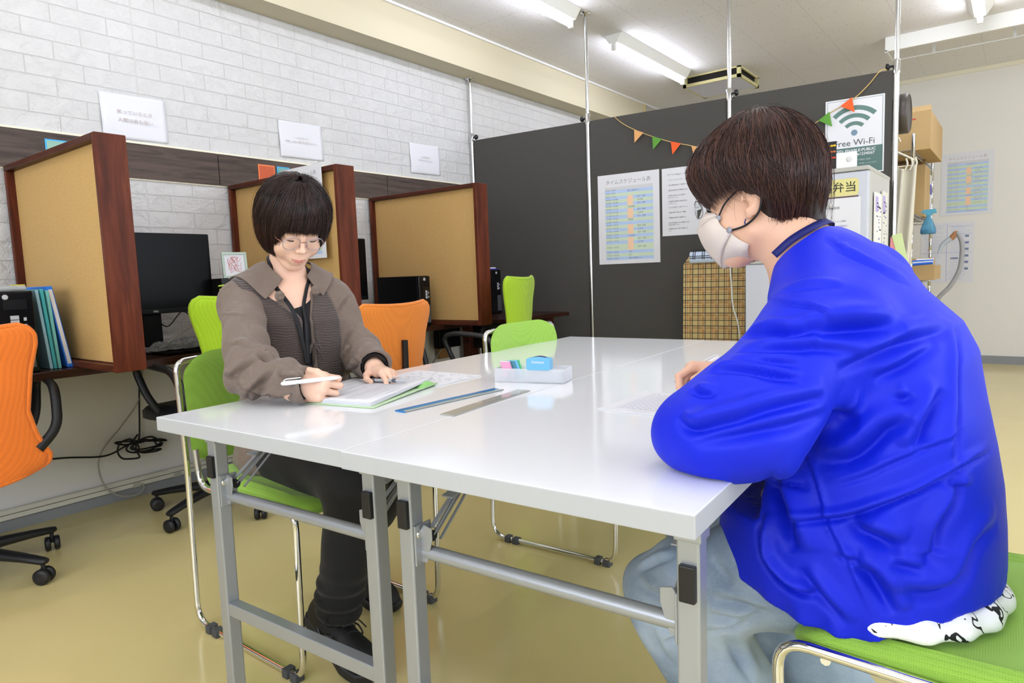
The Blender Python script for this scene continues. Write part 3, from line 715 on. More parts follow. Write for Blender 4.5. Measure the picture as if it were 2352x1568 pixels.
def office_chair(label, loc, rz, mback, baserot=0, h=.0, flare=0):
    # h raises or lowers the back on its post
    """local: sitter faces +x, origin on floor under the gas lift"""
    t = thing('office_chair', label, 'office chair', loc, rz, None)
    # five-star base
    MB().lathe([(.03, .075), (.045, .08), (.045, .125), (.03, .14), (.026, .26), (.018, .262), (.018, .41)], None, 16).build('gas_lift', m_nyl, t)
    for k in range(5):
        a = baserot+2*PI*k/5; ca, sa = math.cos(a), math.sin(a); b = MB(); rings = []
        for d, w, z, hh in ((.03, .030, .105, .022), (.12, .026, .100, .019), (.22, .021, .088, .015), (.285, .019, .078, .013), (.30, .012, .078, .009)):
            rings.append([(d*ca-(w*math.cos(q))*sa, d*sa+(w*math.cos(q))*ca, z+hh*math.sin(q)) for q in [2*PI*i/12 for i in range(12)]])
        b.loft(rings); s = b.build('base_arm', m_nyl, t)
        c = MB(); cx, cy = .285*ca, .285*sa; a2 = a+.9*k+.6; dx, dy = math.cos(a2), math.sin(a2)
        for sgn in (-1, 1):
            ox, oy = cx-dy*sgn*.014, cy+dx*sgn*.014
            M = Matrix(((dx, 0, -dy*sgn, ox), (dy, 0, dx*sgn, oy), (0, 1, 0, .027), (0, 0, 0, 1)))
            c.lathe([(.001, -.009), (.022, -.009), (.027, -.005), (.027, .006), (.022, .010), (.008, .011), (.001, .010)], M, 18)
        c.tube([(cx, cy, .03), (cx, cy, .08)], .007, 8)
        c.build('caster', m_nyl, s)
    # seat
    rings = []
    for z, e in ((.425, .93), (.435, 1), (.465, 1.0), (.482, .94), (.486, .8)):
        rings.append([(x*e+.0, y*e, z+.012*math.cos(x*9)) for x, y in rrect(.45, .46, .10, 5)])
    MB().loft(rings).build('seat', m_nyl, t)
    MB().box((-.10, -.06, .40), (.10, .06, .43)).build('tilt_mechanism', m_nyl, t, bev=.01)
    MB().tube([(.0, .05, .41), (.02, .20, .405), (.02, .24, .40)], .006, 8).build('lever', m_nyl, t)
    # back: swept mesh shell
    HB = .52
    def hw(v):  # half width over height
        pts = ((0, .17), (.05, .205), (.12, .212), (.30, .185), (.45, .176), (.7, .205), (.88, .236), (.93, .238), (.965, .232), (.985, .222), (1, .200))
        for (a, p), (b_, q) in zip(pts, pts[1:]):
            if v <= b_: s = (v-a)/(b_-a); return p+(q-p)*s
        return pts[-1][1]
    def fn(u, v):
        s = (u*2-1); w = hw(v)+flare*(.5-v)
        top = -.010*(1-abs(s)**2)*max(0, (v-.8)/.2)
        bot = .03*abs(s)**2.2*max(0, (.2-v)/.2)
        z = .375+h+HB*v*.985+top+bot
        x = -.245-.03*v-.05*math.sin(v*PI)*.35+.035*s*s-.05*max(0, v-.75)**1.2*1.4
        return (x, s*w, z)
    MB().grid(fn, 22, 44).build('backrest', mback, t, solid=.016, bev=0)
    edge = [fn(0, v/44) for v in range(45)]+[fn(u/14, 1) for u in range(1, 15)]+[fn(1, 1-v/44) for v in range(1, 45)]+[fn(1-u/14, 0) for u in range(1, 14)]
    MB().tube(edge, .0105, 10, closed=True).build('backrest_rim', mback, t)
    MB().tube(rounded([(-.05, 0, .41), (-.24, 0, .40), (-.295, 0, .48), (-.30, 0, .70)], .08), .018, 10, flat=.6).build('back_post', m_nyl, t)
    for s in (-1, 1):
        b = MB(); p = rounded([(-.235, s*.20, .46), (-.21, s*.265, .52), (-.17, s*.275, .655), (.02, s*.275, .675), (.11, s*.27, .66), (.06, s*.25, .52), (.03, s*.19, .43)], [.05, .06, .08, .05, .06], 6)
        n = len(p); b.tube(p, [.017]*n, 10, flat=.75); b.build('armrest', m_nyl, t)
    return t
office_chair('orange mesh office chair cut off by the left edge in front of the tower computer', (-2.83, .580, 0), PI-.12, m_or, .05, -.012, .05)
office_chair('lime green mesh office chair pushed in behind the woman', (-2.78, 1.47, 0), PI+.12, m_li, .55, .045)
office_chair('amber orange mesh office chair to the right of the woman', (-2.52, 2.06, 0), PI+.10, m_or2, .3, -.02)
office_chair('lime mesh office chair turned sideways in the corner by the partition', (-2.47, 2.92, 0), PI+.30, m_li, .3, .075)

# ------------------------------------------------------------------ green stacking chairs
m_chr = mat('chrome_tube', '#e3e3e4', .06, metal=1)
def sled_chair(label, loc, rz):
    t = thing('stacking_chair', label, 'chair', loc, rz)
    Wd = .237; r = .0085
    for s in (-1, 1):
        y = s*Wd
        # one tube: backrest upright - floor runner - front leg - seat rail - upturned stub
        pts = rounded([(-.266, s*(Wd-.06), .774), (-.264, y, .770), (-.250, y, .46), (-.262, y, .012), (.245, y, .012), (.255, y, .44), (-.07, y, .425), (-.185, y, .425), (-.195, y, .53)], [.05, .05, .06, .055, .045, .02, .05], 6)
        MB().tube(pts, r, 12).build('side_frame', m_chr, t)
        for x in (-.20, .17):
            b = MB(); b.box((x, y-.014, 0), (x+.022, y+.014, .024)); b.box((x+.032, y-.014, 0), (x+.058, y+.014, .022)); b.build('floor_glide', mat('glide_grey', '#4a4b4e', .6), t, bev=.003)
    MB().tube(rounded([(-.266, -Wd+.061, .774), (-.286, 0, .774), (-.266, Wd-.061, .774)], .05), r, 12).build('top_rail', m_chr, t)
    for x in (.19, -.15): MB().tube([(x, -Wd, .425), (x, Wd, .425)], .007, 8).build('cross_rail', m_chr, t)
    # seat cushion
    rings = []
    for z, e in ((.428, .94), (.434, .985), (.450, 1.0), (.462, .975), (.468, .90)):
        rg = []
        for x, y in rrect(.45, .455, .055, 5):
            dip = -.026*max(0, (x-.13)/.10)**2
            rg.append((x*e+.02, y*e, z+dip))
        rings.append(rg)
    top = rings[-1]; b = MB(); b.loft(rings); b.build('seat', m_gs, t)
    # backrest pad
    def fn(u, v, th):
        s = u*2-1; cr = 1
        y = s*(Wd-.006); z = .475+.318*v
        # rounded top and bottom corners
        if v > .75: k = (v-.75)/.25; z -= .035*k*max(0, abs(s)-.55)**2/.2; y *= 1-.06*k*k
        if v < .2: k = (.2-v)/.2; z += .03*k*max(0, abs(s)-.6)**2/.16
        x = -.244-.020*v+.018*s*s-.012*(1-s*s)
        return (x+th, y, z)
    n, m2 = 20, 20; b = MB()
    fr_ = [[fn(i/n, j/m2, .012) for j in range(m2+1)] for i in range(n+1)]; bk_ = [[fn(i/n, j/m2, -.012) for j in range(m2+1)] for i in range(n+1)]
    b.grid(lambda u, v: fn(u, v, .013*(1-max(abs(2*u-1), abs(2*v-1))**6)), n, m2); b.grid(lambda u, v: fn(u, v, -.013*(1-max(abs(2*u-1), abs(2*v-1))**6)), n, m2)
    b.build('backrest', m_gs, t)
    return t
sled_chair('green fabric stacking chair with chrome sled legs that the woman sits on', (-1.605, 1.125, 0), 0)
sled_chair('empty green stacking chair pushed in at the far left side of the white tables', (-1.29, 2.095, 0), .04)
sled_chair('green stacking chair the man in the blue jacket sits on, at the lower right', (-.015, 1.195, 0), PI+.02)

# ------------------------------------------------------------------ folding tables
TO = Vector((-1.48338, .65206, 0)); TH = .0431079
m_ttop = mat('white_laminate', '#f0f1f4', .09, spec=.6); m_tedge = mat('white_edge', '#b7b9bc', .45)  # edge banding, with shade put into its colour against the strong rear light
m_tleg = mat('silver_paint', '#a9adb4', .38, metal=.55)
def tpos(u, v, z=0): return (TO.x+u*math.cos(TH)-v*math.sin(TH), TO.y+u*math.sin(TH)+v*math.cos(TH), z)
def folding_table(u0, label, dv=0):
    p = tpos(u0, dv); t = thing('folding_table', label, 'table', p, TH); L = 1.8; w = .5995
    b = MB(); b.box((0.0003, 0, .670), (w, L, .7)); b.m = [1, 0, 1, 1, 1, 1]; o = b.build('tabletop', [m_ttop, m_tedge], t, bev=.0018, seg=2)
    b = MB(); b.box((.05, .08, .655), (.075, L-.08, .670)); b.box((w-.075, .08, .655), (w-.05, L-.08, .670)); b.build('under_rail', m_tleg, t)
    for e in (0, 1):
        V = (lambda v: v) if e == 0 else (lambda v: L-v)
        v0 = V(.105); sg = 1 if e == 0 else -1
        for u in (.05, .557):
            leg = MB().box((u-.0155, v0-.0155, .012), (u+.0155, v0+.0155, .648)).build('leg', m_tleg, t, bev=.003)
            MB().box((u-.0185, v0-.0185, .628), (u+.0185, v0+.0185, .657)).build('leg_socket', m_tleg, leg, bev=.002)
            MB().lathe([(.020, 0), (.02, .012), (.016, .016)], T_(u, v0, 0), 14).build('foot_pad', m_nyl, leg)
            s = 1 if u < .3 else -1
            b = MB(); b.box((u-.010, v0-sg*.024, .548), (u+.012, v0-sg*.014, .598)); b.build('stacking_bumper', m_nyl, leg, bev=.002)
            # bracket plate holding the round bar
            b = MB(); b.prism([(0, -.012), (.016, -.012), (.03, .03), (.03, .052), (.012, .056), (0, .04)] if s > 0 else [(0, .04), (-.012, .056), (-.03, .052), (-.03, .03), (-.016, -.012), (0, -.012)],
                    fr((u+s*.016, v0+sg*.004, .497), (1, 0, 0), (0, 0, 1), (0, -1, 0)), .003)
            # plate edge-on to the bar
            b.box((u+s*.016, v0-.012, .48), (u+s*.020, v0+.030, .552)); b.build('bracket', m_tleg, leg, bev=.0008, seg=1)
            b = MB(); b.lathe([(.001, 0), (.008, 0), (.008, .005), (.005, .006), (.001, .006)], fr((u+s*.016, v0, .535), (0, 1, 0), (0, 0, 1), (s, 0, 0)), 12); b.build('bolt', m_chrome, leg)
            c = MB(); c.tube([(u+s*.022, v0+sg*.02, .528), (u+s*.034, v0+sg*.02, .528)], .0095, 14); c.build('pivot_cap', m_nyl, leg)
            # folding stay: slotted strut from the bracket up to the underside
            b = MB(); x = u+s*.028
            for dz in (0, .020): b.bar((x, v0+sg*.022, .522+dz), (x, v0+sg*(.20-dz*.6), .656), .003, .010, up=(1, 0, 0))
            b.bar((x+s*.005, v0+sg*.02, .530), (x+s*.005, v0+sg*.115, .604), .003, .006, up=(1, 0, 0)); b.bar((x+s*.005, v0+sg*.038, .516), (x+s*.005, v0+sg*.13, .590), .003, .006, up=(1, 0, 0))
            b.bar((x+s*.010, v0+sg*.055, .588), (x+s*.010, v0+sg*.36, .660), .003, .026, up=(1, 0, 0)); st = b.build('folding_stay', m_tleg, t, bev=.0008, seg=1)
            b = MB(); b.lathe([(.001, 0), (.009, 0), (.009, .003), (.004, .005), (.001, .005)], fr((x+s*.012, v0+sg*.105, .600), (0, 1, 0), (0, 0, 1), (s, 0, 0)), 14); b.build('stay_bolt', m_chrome, st)
        MB().tube([(.065, v0+sg*.012, .50), (.542, v0+sg*.012, .50)], .0125, 16).build('round_bar', m_tleg, t)
        MB().box((.065, v0-.013, .222), (.542, v0+.013, .252)).build('cross_bar', m_tleg, t, bev=.002)
    return t
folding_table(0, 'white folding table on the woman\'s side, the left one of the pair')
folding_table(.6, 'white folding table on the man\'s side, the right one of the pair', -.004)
# ================================================================== THINGS ON THE TABLES
ZT = .7004
def poly_sheet(t, name, pts, z0, z1, m):
    b = MB(); n = len(pts); b.add([(x, y, z0) for x, y in pts]+[(x, y, z1) for x, y in pts], [tuple(range(n))[::-1], tuple(range(n, 2*n))]+[(i, (i+1) % n, n+(i+1) % n, n+i) for i in range(n)])
    return b.build(name, m, t)
def quadM(o, ux, uy, z):   # frame on the table: origin, x axis towards ux
    x = Vector((ux[0]-o[0], ux[1]-o[1], 0)).normalized(); y = Vector((-x.y, x.x, 0))
    return fr((o[0], o[1], z), x, y, (0, 0, 1))
# clear file of printed pages in front of the woman
A0 = Vector((-1.243, .937, 0)); ax_ = Vector((.14, -.006, 0)); 
t = thing('page_stack', 'stack of printed pages in a pale green folder under the woman\'s hands', 'papers', (-1.30, 1.08, ZT))
def P3(x, y, z): return Vector((x+1.30, y-1.08, z))
# page corners (world): far left, far right, near right, near left
cor = [(-1.455, 1.175), (-1.205, 1.232), (-1.118, .945), (-1.345, .905)]
def pg(u, v, z=0, lift=0):      # u: left->right edge, v: near->far
    a = Vector(cor[3])*(1-u)+Vector(cor[2])*u; b = Vector(cor[0])*(1-u)+Vector(cor[1])*u
    p = a*(1-v)+b*v; return P3(p.x, p.y, z+lift*max(0, u-.55)**2*v)
b = MB(); b.grid(lambda u, v: pg(u*1.04-.01, v*1.03-.02, .0012, .02), 10, 8); b.build('green_folder', mat('green_folder', '#c2dcb2', .4), t, solid=.0014)
b = MB(); b.grid(lambda u, v: pg(.93+.10*u, .72+.28*v, .003, .0)+Vector((0, 0, .014*math.sin(u*PI)*math.sin(v*PI))), 8, 8); b.build('folder_flap', mat('green_flap', '#93cf78', .4), t, solid=.001)
for k in range(6):
    e = .002*(k % 3)
    b = MB(); b.grid(lambda u, v: pg(u*(.985-e), v*.985+.004+e, .003+.0016*k, .075-.004*k), 14, 8); b.build('page', m_paper, t, solid=.0010)
b = MB(); zt = .0030+.0016*5+.0009
def strip(u0, u1, v0, v1):
    n = 8; pts = []
    for i in range(n+1):
        u = u0+(u1-u0)*i/n; pts += [pg(u*.98, v0, zt, .055), pg(u*.98, v1, zt, .055)]
    b.add(pts, [(2*i, 2*i+1, 2*i+3, 2*i+2) for i in range(n)])
for v in [.09+.021*i for i in range(38)]: strip(.06, .60, v, v+.0022)
for u in (.08, .2, .33, .46, .60): strip(u, u+.005, .08, .90)
b.build('printed_table', mat('pale_ink', '#b9bac6', .7), t)
b = MB()
for i in range(52): strip(.66+.11*(i % 2), .66+.11*(i % 2)+.09, .08+.0158*i, .08+.0158*i+.006)
strip(.92, .93, .3, .55); b.build('printed_column', mat('pale_ink_grey', '#c6c6ce', .7), t)
b = MB(); strip(.60, .645, .08, .90); b.build('grey_column', mat('grey_shade', '#cdcdd3', .7), t)
# second sheet beside it
t = thing('worksheet', 'white handwritten worksheet lying beyond the woman\'s page stack', 'paper', (-1.30, 1.33, ZT))
poly_sheet(t, 'sheet', [(x+1.30, y-1.33) for x, y in ((-1.425, 1.255), (-1.183, 1.218), (-1.190, 1.40), (-1.438, 1.40))], 0, .0025, m_paper)
b = MB(); r = random.Random(3)
for i in range(60):
    x = -.10+.2*r.random(); y = -.08+.14*r.random(); b.box((x, y, .0025), (x+.004+.008*r.random(), y+.0015, .0028))
b.build('handwriting', m_inkg, t)
# pens
def pen(name, label, p, q, r, m, tipm=None, grip=None, clip=True, gripspan=(.08, .34)):
    p, q = Vector(p), Vector(q); L = (q-p).length; d = (q-p)/L
    t = thing(name, label, 'pen', tuple(p))
    x = d.orthogonal().normalized(); M = fr((0, 0, 0), x, d.cross(x), d)
    MB().lathe([(.0004, 0), (.0008, .002), (.0022, .008), (r*.75, .016), (r, .024), (r, L-.012), (r*.8, L-.003), (.0005, L)], M, 16).build('barrel', m, t)
    if tipm: MB().lathe([(.0002, -.0015), (.0006, 0), (.0010, .003)], M, 8).build('tip', tipm, t)
    if grip: MB().lathe([(r*1.02, L*gripspan[0]), (r*1.12, L*gripspan[0]+.003), (r*1.12, L*gripspan[1]-.003), (r*1.02, L*gripspan[1])], M, 16).build('grip', grip, t)
    if clip: 
        b = MB(); up = Vector((0, 0, 1)); y = (up-d*up.dot(d)).normalized()
        b.tube([y*r+d*(L-.006), y*(r+.004)+d*(L-.012), y*(r+.004)+d*(L-.045)], .0014, 6); b.build('clip', m, t)
    return t
m_wpl = mat('white_pen_plastic', '#f2f3f5', .25); m_gpl = mat('grey_pen_plastic', '#b9bcc2', .3); m_dgr = mat('dark_grip', '#5b606b', .4)
t = pen('ballpoint_pen', 'grey pen with two dark bands lying on the page stack under the woman\'s left hand', (-1.388, 1.135, ZT+.016), (-1.225, 1.150, ZT+.022), .0042, m_gpl)
for s in (.045, .118):
    d = Vector((.163, .015, .006)).normalized(); x = d.orthogonal().normalized(); M = fr(tuple(d*s), x, d.cross(x), d)
    MB().lathe([(.0043, 0), (.0054, .002), (.0054, .012), (.0043, .014)], M, 14).build('band', m_dgr, t)
# rulers
def ruler(p, q, w, label, m, dark, edge):
    p, q = Vector(p), Vector(q); d = q-p; L = d.length; t = thing('ruler', label, 'ruler', (p.x, p.y, ZT), math.atan2(d.y, d.x))
    MB().box((0, -w/2, 0), (L, w/2, .0022)).build('ruler_body', m, t, bev=.0004)
    b = MB()
    for i in range(61):
        x = .01+(L-.02)*i/60; h = .006 if i % 10 == 0 else (.0045 if i % 2 == 0 else .003); b.box((x, -w/2+.001, .0022), (x+.0004, -w/2+.001+h, .0024))
    for i in range(1, 7): b.box((.01+(L-.02)*i/6.5, -w/2+.008, .0022), (.012+(L-.02)*i/6.5, -w/2+.0105, .0024))
    b.build('graduations', dark, t)
    if edge: 
        MB().box((-.0005, -w/2, 0), (.003, w/2, .0026)).build('end_edge', edge, t)
        MB().box((.002, w*.1, .0022), (L, w*.5, .0026)).build('colour_band', edge, t)
        MB().box((.002, -w*.5, .0), (L, -w*.32, .0028)).build('grey_edge', mat('ruler_grey', '#b5b1a6', .4), t)
    return t
ruler((-1.029, .944), (-1.006, 1.250), .032, 'blue tinted ruler, the left one of the two on the table', mat('blue_acrylic', '#7fc3dc', .08, trans=.35, alpha=.9), mat('ruler_ink', '#3c464e', .5), mat('blue_edge', '#1f7fc8', .15, alpha=.9))
ruler((-.914, .965), (-.942, 1.267), .036, 'clear colourless ruler, the right one of the two on the table', mat('clear_acrylic', '#d4d4cc', .08, trans=.45, alpha=.9), mat('ruler_ink2', '#5d5d5a', .5), None)
# translucent tray
m_pp = mat('frosted_plastic', '#eceef2', .3, alpha=.45); m_pp2 = mat('frosted_plastic_thick', '#e9ebf1', .35, alpha=.8)
tr = thing('pen_tray', 'frosted plastic desk tray holding the stamp and the sticky notes', 'tray', (-1.090, 1.339, ZT), .262)
L, D, H = .190, .075, .036
b = MB(); b.box((0, 0, 0), (L, D, .002)); b.build('floor_plate', m_pp, tr)
b = MB(); b.box((0, 0, .002), (L, .0018, H)); b.build('front_side', m_pp, tr)
b = MB(); b.box((0, D-.0018, .002), (L, D, H)); b.build('rear_side', m_pp, tr)
for x in (0, L-.0018): MB().box((x, .0018, .002), (x+.0018, D-.0018, H)).build('end_side', m_pp2 if x else m_pp, tr)
MB().box((.036, .0018, .002), (.046, .012, H-.007)).build('divider_post', m_pp2, tr)
b = MB(); b.prism([(0, 0), (.1, 0), (.1, .030), (.012, .027), (0, .020)], fr((.085, D-.003, .0021), (1, 0, 0), (0, 0, 1), (0, -1, 0)), D-.006); b.build('raised_block', m_pp2, tr, bev=.002)
st = thing('name_stamp', 'light blue self-inking stamp with a purple top, standing on the frosted tray', 'stamp', (-.975, 1.382, ZT+.0325), .262)
m_sb = mat('stamp_blue', '#6fb9e0', .3)
prof = [(-.0325, .004), (-.030, 0), (.030, 0), (.0325, .004), (.0325, .028), (.030, .031)]+[(.028-.056*i/10, .031+.004*math.sin(PI*i/10)) for i in range(11)]+[(-.0325, .028)]
MB().prism(prof, fr((0, .012, 0), (1, 0, 0), (0, 0, 1), (0, -1, 0)), .024).build('stamp_body', m_sb, st, bev=.0012)
b = MB(); b.grid(lambda u, v: (-.024+.048*u, -.007+.014*v, .0315+.0045*math.sin(PI*u)), 12, 2); b.build('purple_window', mat('stamp_purple', '#3a2a8a', .25), st)
text('Xstamper', .0088, fr((0, -.0124, .0215), (1, 0, 0), (0, 0, 1), (0, -1, 0)), m_paper, st, bold=.00015, sx=1.0)
# sticky tabs
def tab(x, m, m2, label, tilt, w=.026, h=.047, y=.034, cap=False):
    t = thing('sticky_tab_pad', label, 'sticky notes', (tr.location.x+x*math.cos(.262)-y*math.sin(.262), tr.location.y+x*math.sin(.262)+y*math.cos(.262), ZT+.003), .262)
    o = MB().prism([(0, 0), (w, 0), (w-tilt, h), (-tilt, h)], fr((0, 0, 0), (1, 0, 0), (0, 0, 1), (0, -1, 0)), .008).build('pad', m, t)
    if cap:
        MB().prism([(-tilt, h), (w-tilt, h), (w-tilt, h+.0012), (-tilt, h+.0012)], fr((0, .0002, 0), (1, 0, 0), (0, 0, 1), (0, -1, 0)), .008).build('printed_cover', m_paper, t)
        MB().box((.0, -.0082, .000), (w, -.0002, .005)).build('backing', mat('tab_violet', '#8f8cc0', .5), t)
        text('- -----', .003, fr((w*.5, -.0084, .012), (1, 0, 0), (0, 0, 1), (0, -1, 0)), m_inkg, t)
    return t
tab(.019, mat('tab_pink', '#f7a8cb', .5), None, 'pink block of sticky tabs leaning in the frosted tray', .014, cap=True)
tab(.026, mat('tab_teal', '#4f93a4', .5), None, 'dark teal sticky tab block just behind the pink one', .014, y=.046)
tab(.031, mat('tab_blue', '#7fc6f0', .5), None, 'pale blue sticky tab block between the teal and the green one', .014, y=.056)
tab(.033, mat('tab_green', '#63cf8b', .5), None, 'green sticky tab block at the back of the frosted tray', .014, y=.067)
# the man's sheet
t = thing('worksheet', 'printed answer sheet on the table under the man\'s sleeve', 'paper', (-.56, 1.27, ZT), -.02)
MB().box((-.115, -.115, 0), (.13, .10, .0018)).build('sheet', m_paper, t)
b = MB(); r = random.Random(8)
for i in range(15):
    x = -.085+.0135*i; b.box((x, -.09, .0018), (x+.0006, .085, .0020))
for i in range(11):
    y = -.085+.016*i; b.box((-.09, y, .0018), (.12, y+.0006, .0020))
    for k in range(13):
        if i < 10: b.box((-.081+.0135*k, y+.004, .0018), (-.081+.0135*k+.007, y+.0075, .0020))
b.build('printed_grid', mat('pale_ink', '#b9bac6', .7), t)
pen('ballpoint_pen', 'white pen with a black grip held in the man\'s right hand', (-.597, 1.355, .733), (-.530, 1.456, .779), .0052, m_wpl, m_steel, mat('grip_black', '#1c1d20', .5), True, (.15, .42))

# ================================================================== BY THE PARTITION
# folded ironing board
m_pl = mat('tartan_cloth', '#b5a169', .85)
def tartan(m, sc):
    tc = nd(m, 'ShaderNodeTexCoord'); sp = nd(m, 'ShaderNodeSeparateXYZ'); lk(m, tc.outputs['Object'], sp.inputs[0])
    def lines(ax, per, off, wid):
        f = math_(m, 'FRACT', math_(m, 'ADD', math_(m, 'DIVIDE', sp.outputs[ax], per), off)); return math_(m, 'LESS_THAN', f, wid)
    c = mixc(m, math_(m, 'MAXIMUM', lines('X', sc, .25, .30), lines('Z', sc, .25, .30)), '#cdb981', '#b8935c')
    c = mixc(m, math_(m, 'MULTIPLY', math_(m, 'MAXIMUM', lines('X', sc, .42, .045), lines('Z', sc, .42, .045)), .75), c, '#a8412d')
    c = mixc(m, math_(m, 'MULTIPLY', math_(m, 'MAXIMUM', lines('X', sc/2, .1, .05), lines('Z', sc/2, .1, .05)), .85), c, '#ece4c4')
    c = mixc(m, math_(m, 'MAXIMUM', math_(m, 'MAXIMUM', lines('X', sc, .02, .055), lines('Z', sc, .02, .055)), math_(m, 'MULTIPLY', math_(m, 'MAXIMUM', lines('X', sc, .57, .05), lines('Z', sc, .57, .05)), 1)), c, '#2a281f')
    lk(m, c, bsdf(m).inputs['Base Color']); bump(m, noise(m, objco(m), 700, 2), .2, .001)
tartan(m_pl, .078)
ib = thing('ironing_board', 'folded ironing board in a beige tartan cover leaning against the partition', 'ironing board', onpart(1.83, 0, .15), pang)
ib.rotation_euler = (-.05, 0, pang)
prof = [(-.215, .04), (.215, .04), (.215, 1.0), (.16, 1.075), (-.16, 1.075), (-.215, 1.0)]
MB().prism(prof, fr((0, 0, 0), (1, 0, 0), (0, 0, 1), (0, -1, 0)), .022).build('padded_board', m_pl, ib, bev=.006)
MB().tube([(-.17, -.0, 1.082), (.17, -.0, 1.082)], .008, 10).build('top_bar', m_blk, ib)
MB().tube(rounded([(-.15, .02, 0), (-.15, .03, .6), (.15, .03, .6), (.15, .02, 0)], .03), .009, 10).build('folded_leg', m_steel, ib)
pc = thing('glasses_pouch', 'small blue and white checked pouch hooked over the top of the ironing board', 'pouch', onpart(1.74, 1.045, .135), pang)
m_pc = mat('checked_cloth', '#c9d8ee', .8)
def chk(m):
    tc = nd(m, 'ShaderNodeTexCoord'); sp = nd(m, 'ShaderNodeSeparateXYZ'); lk(m, tc.outputs['Object'], sp.inputs[0])
    def l(ax, per, off, w): return math_(m, 'LESS_THAN', math_(m, 'FRACT', math_(m, 'ADD', math_(m, 'DIVIDE', sp.outputs[ax], per), off)), w)
    g = math_(m, 'MAXIMUM', math_(m, 'MULTIPLY', l('X', .055, .1, .5), l('X', .011, 0, .45)), math_(m, 'MULTIPLY', l('Z', .045, .3, .4), l('Z', .011, 0, .45)))
    up = math_(m, 'GREATER_THAN', sp.outputs['Z'], -.018)
    lk(m, mixc(m, math_(m, 'MULTIPLY', g, up), '#cddcf2', '#20222e'), bsdf(m).inputs['Base Color'])
chk(m_pc)
rings = []
for z, w_, d in ((-.035, .075, .012), (-.028, .08, .022), (0, .08, .024), (.026, .079, .018), (.033, .074, .008)): rings.append([(x, y, z+.004*math.cos(x*40)) for x, y in rrect(w_*2, d*2*.9, d*.8, 4)])
MB().loft(rings).build('pouch_body', m_pc, pc)
o = MB().tube(smooth_path([onpart(1.93, 1.0, .26), onpart(1.94, .86, .26), onpart(1.95, .75, .27), onpart(1.985, .62, .28), onpart(1.99, .3, .2), onpart(1.99, .02, .2)], 6), .0045, 8).build('white_cord', m_white); tag(o, 'thin white cord hanging in front of the ironing board', 'cord')
# refrigerator
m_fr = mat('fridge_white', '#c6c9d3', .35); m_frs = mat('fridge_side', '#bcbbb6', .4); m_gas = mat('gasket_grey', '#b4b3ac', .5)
fg = thing('refrigerator', 'two-door white refrigerator in front of the Wi-Fi sign behind the man', 'refrigerator', (-1.115, 3.42, 0))
MB().box((0, .04, .02), (.555, .60, 1.408)).build('cabinet', m_frs, fg, bev=.006)
MB().box((0, 0, .05), (.555, .036, .985)).build('lower_door', m_fr, fg, bev=.006)
MB().box((0, 0, 1.015), (.555, .036, 1.39)).build('upper_door', m_fr, fg, bev=.006)
MB().box((-.002, -.004, 1.392), (.557, .60, 1.412)).build('top_cover', m_gas, fg, bev=.004)
MB().box((-.002, -.006, .986), (.557, .03, 1.0)).build('door_gap', m_gas, fg, bev=.003)
# things on the fridge
t = thing('memo_case', 'white plastic power adapter standing on the refrigerator', 'adapter', (-.66, 3.50, 1.4125))
MB().box((-.052, -.012, 0), (.035, .015, .078)).build('case', m_white, t, bev=.004)
MB().lathe([(.010, 0), (.0125, .0012), (.010, .002)], fr((.006, -.0125, .045), (1, 0, 0), (0, 0, 1), (0, -1, 0)), 16).build('dial', mat('off_white', '#dcdcd8', .4), t)
t = thing('craft_board', 'small black craft board with coloured bows on a wooden easel on the refrigerator', 'craft board', (-.775, 3.49, 1.4125))
MB().box((-.05, -.004, .01), (.065, .004, .135)).build('black_board', mat('black_card', '#232325', .6), t)
b = MB(); 
for x in (-.03, .0): b.box((x-.008, .006, 0), (x+.008, .011, .18))
b.build('easel_leg', mat('plain_pine', '#d8a965', .6), t, bev=.002)
MB().box((-.05, -.02, 0), (.03, .0, .012)).build('easel_ledge', mat('plain_pine', '#d8a965', .6), t)
cols = ['#f05a50', '#b9d64a', '#f1c232', '#f05fa0', '#5f8fe8', '#c66a35', '#f1a72d', '#e8e2c8', '#e44f3a', '#9bcf5c', '#dba04c']
for i, c in enumerate(cols):
    x = -.035+.035*(i % 3)+.008*((i*7) % 3); z = .115-.028*(i//3)
    b = MB(); 
    for s in (-1, 1): b.lathe([(.0005, 0), (.006, .001), (.006, .003), (.0005, .004)], fr((x+s*.006, -.004, z), (1, 0, 0), (0, 0, 1), (0, -1, 0))@Matrix.Diagonal((1.2, .8, 1, 1)), 10)
    b.build('paper_bow', mat('bow_%d' % i, c, .6), t)
# sign and sheet on the fridge door
t = bpy.data.objects.new('lunch_sign', None); COL.objects.link(t); t.matrix_world = fr((-.745, 3.419, 1.322), (1, 0, 0), (0, 0, 1), (0, -1, 0)); tag(t, 'yellow magnetic sign reading 絶品弁当 on the refrigerator door', 'sign')
MB().prism([(x, y) for x, y in rrect(.29, .078, .015)], Matrix(), .001).build('plate', mat('sign_yellow', '#ded58f', .5), t)
text('絶品弁当', .050, T_(.035, -.002, .0014), mat('sign_ink', '#2c3022', .6), t, sx=1.02, bold=.0004)
MB().box((-.145, -.052, 0), (.145, -.041, .001)).build('dark_strip', mat('maroon_strip', '#5a3a3a', .5), t)
t = sheet('menu_sheet', 'white printed lunch menu held by a round magnet on the refrigerator door', 'notice', fr((-.735, 3.418, 1.125), (1, 0, 0), (0, 0, 1), (0, -1, 0)), .29, .30)
text('お弁当販売表', .0125, T_(.02, .105, .0012), m_ink, t)
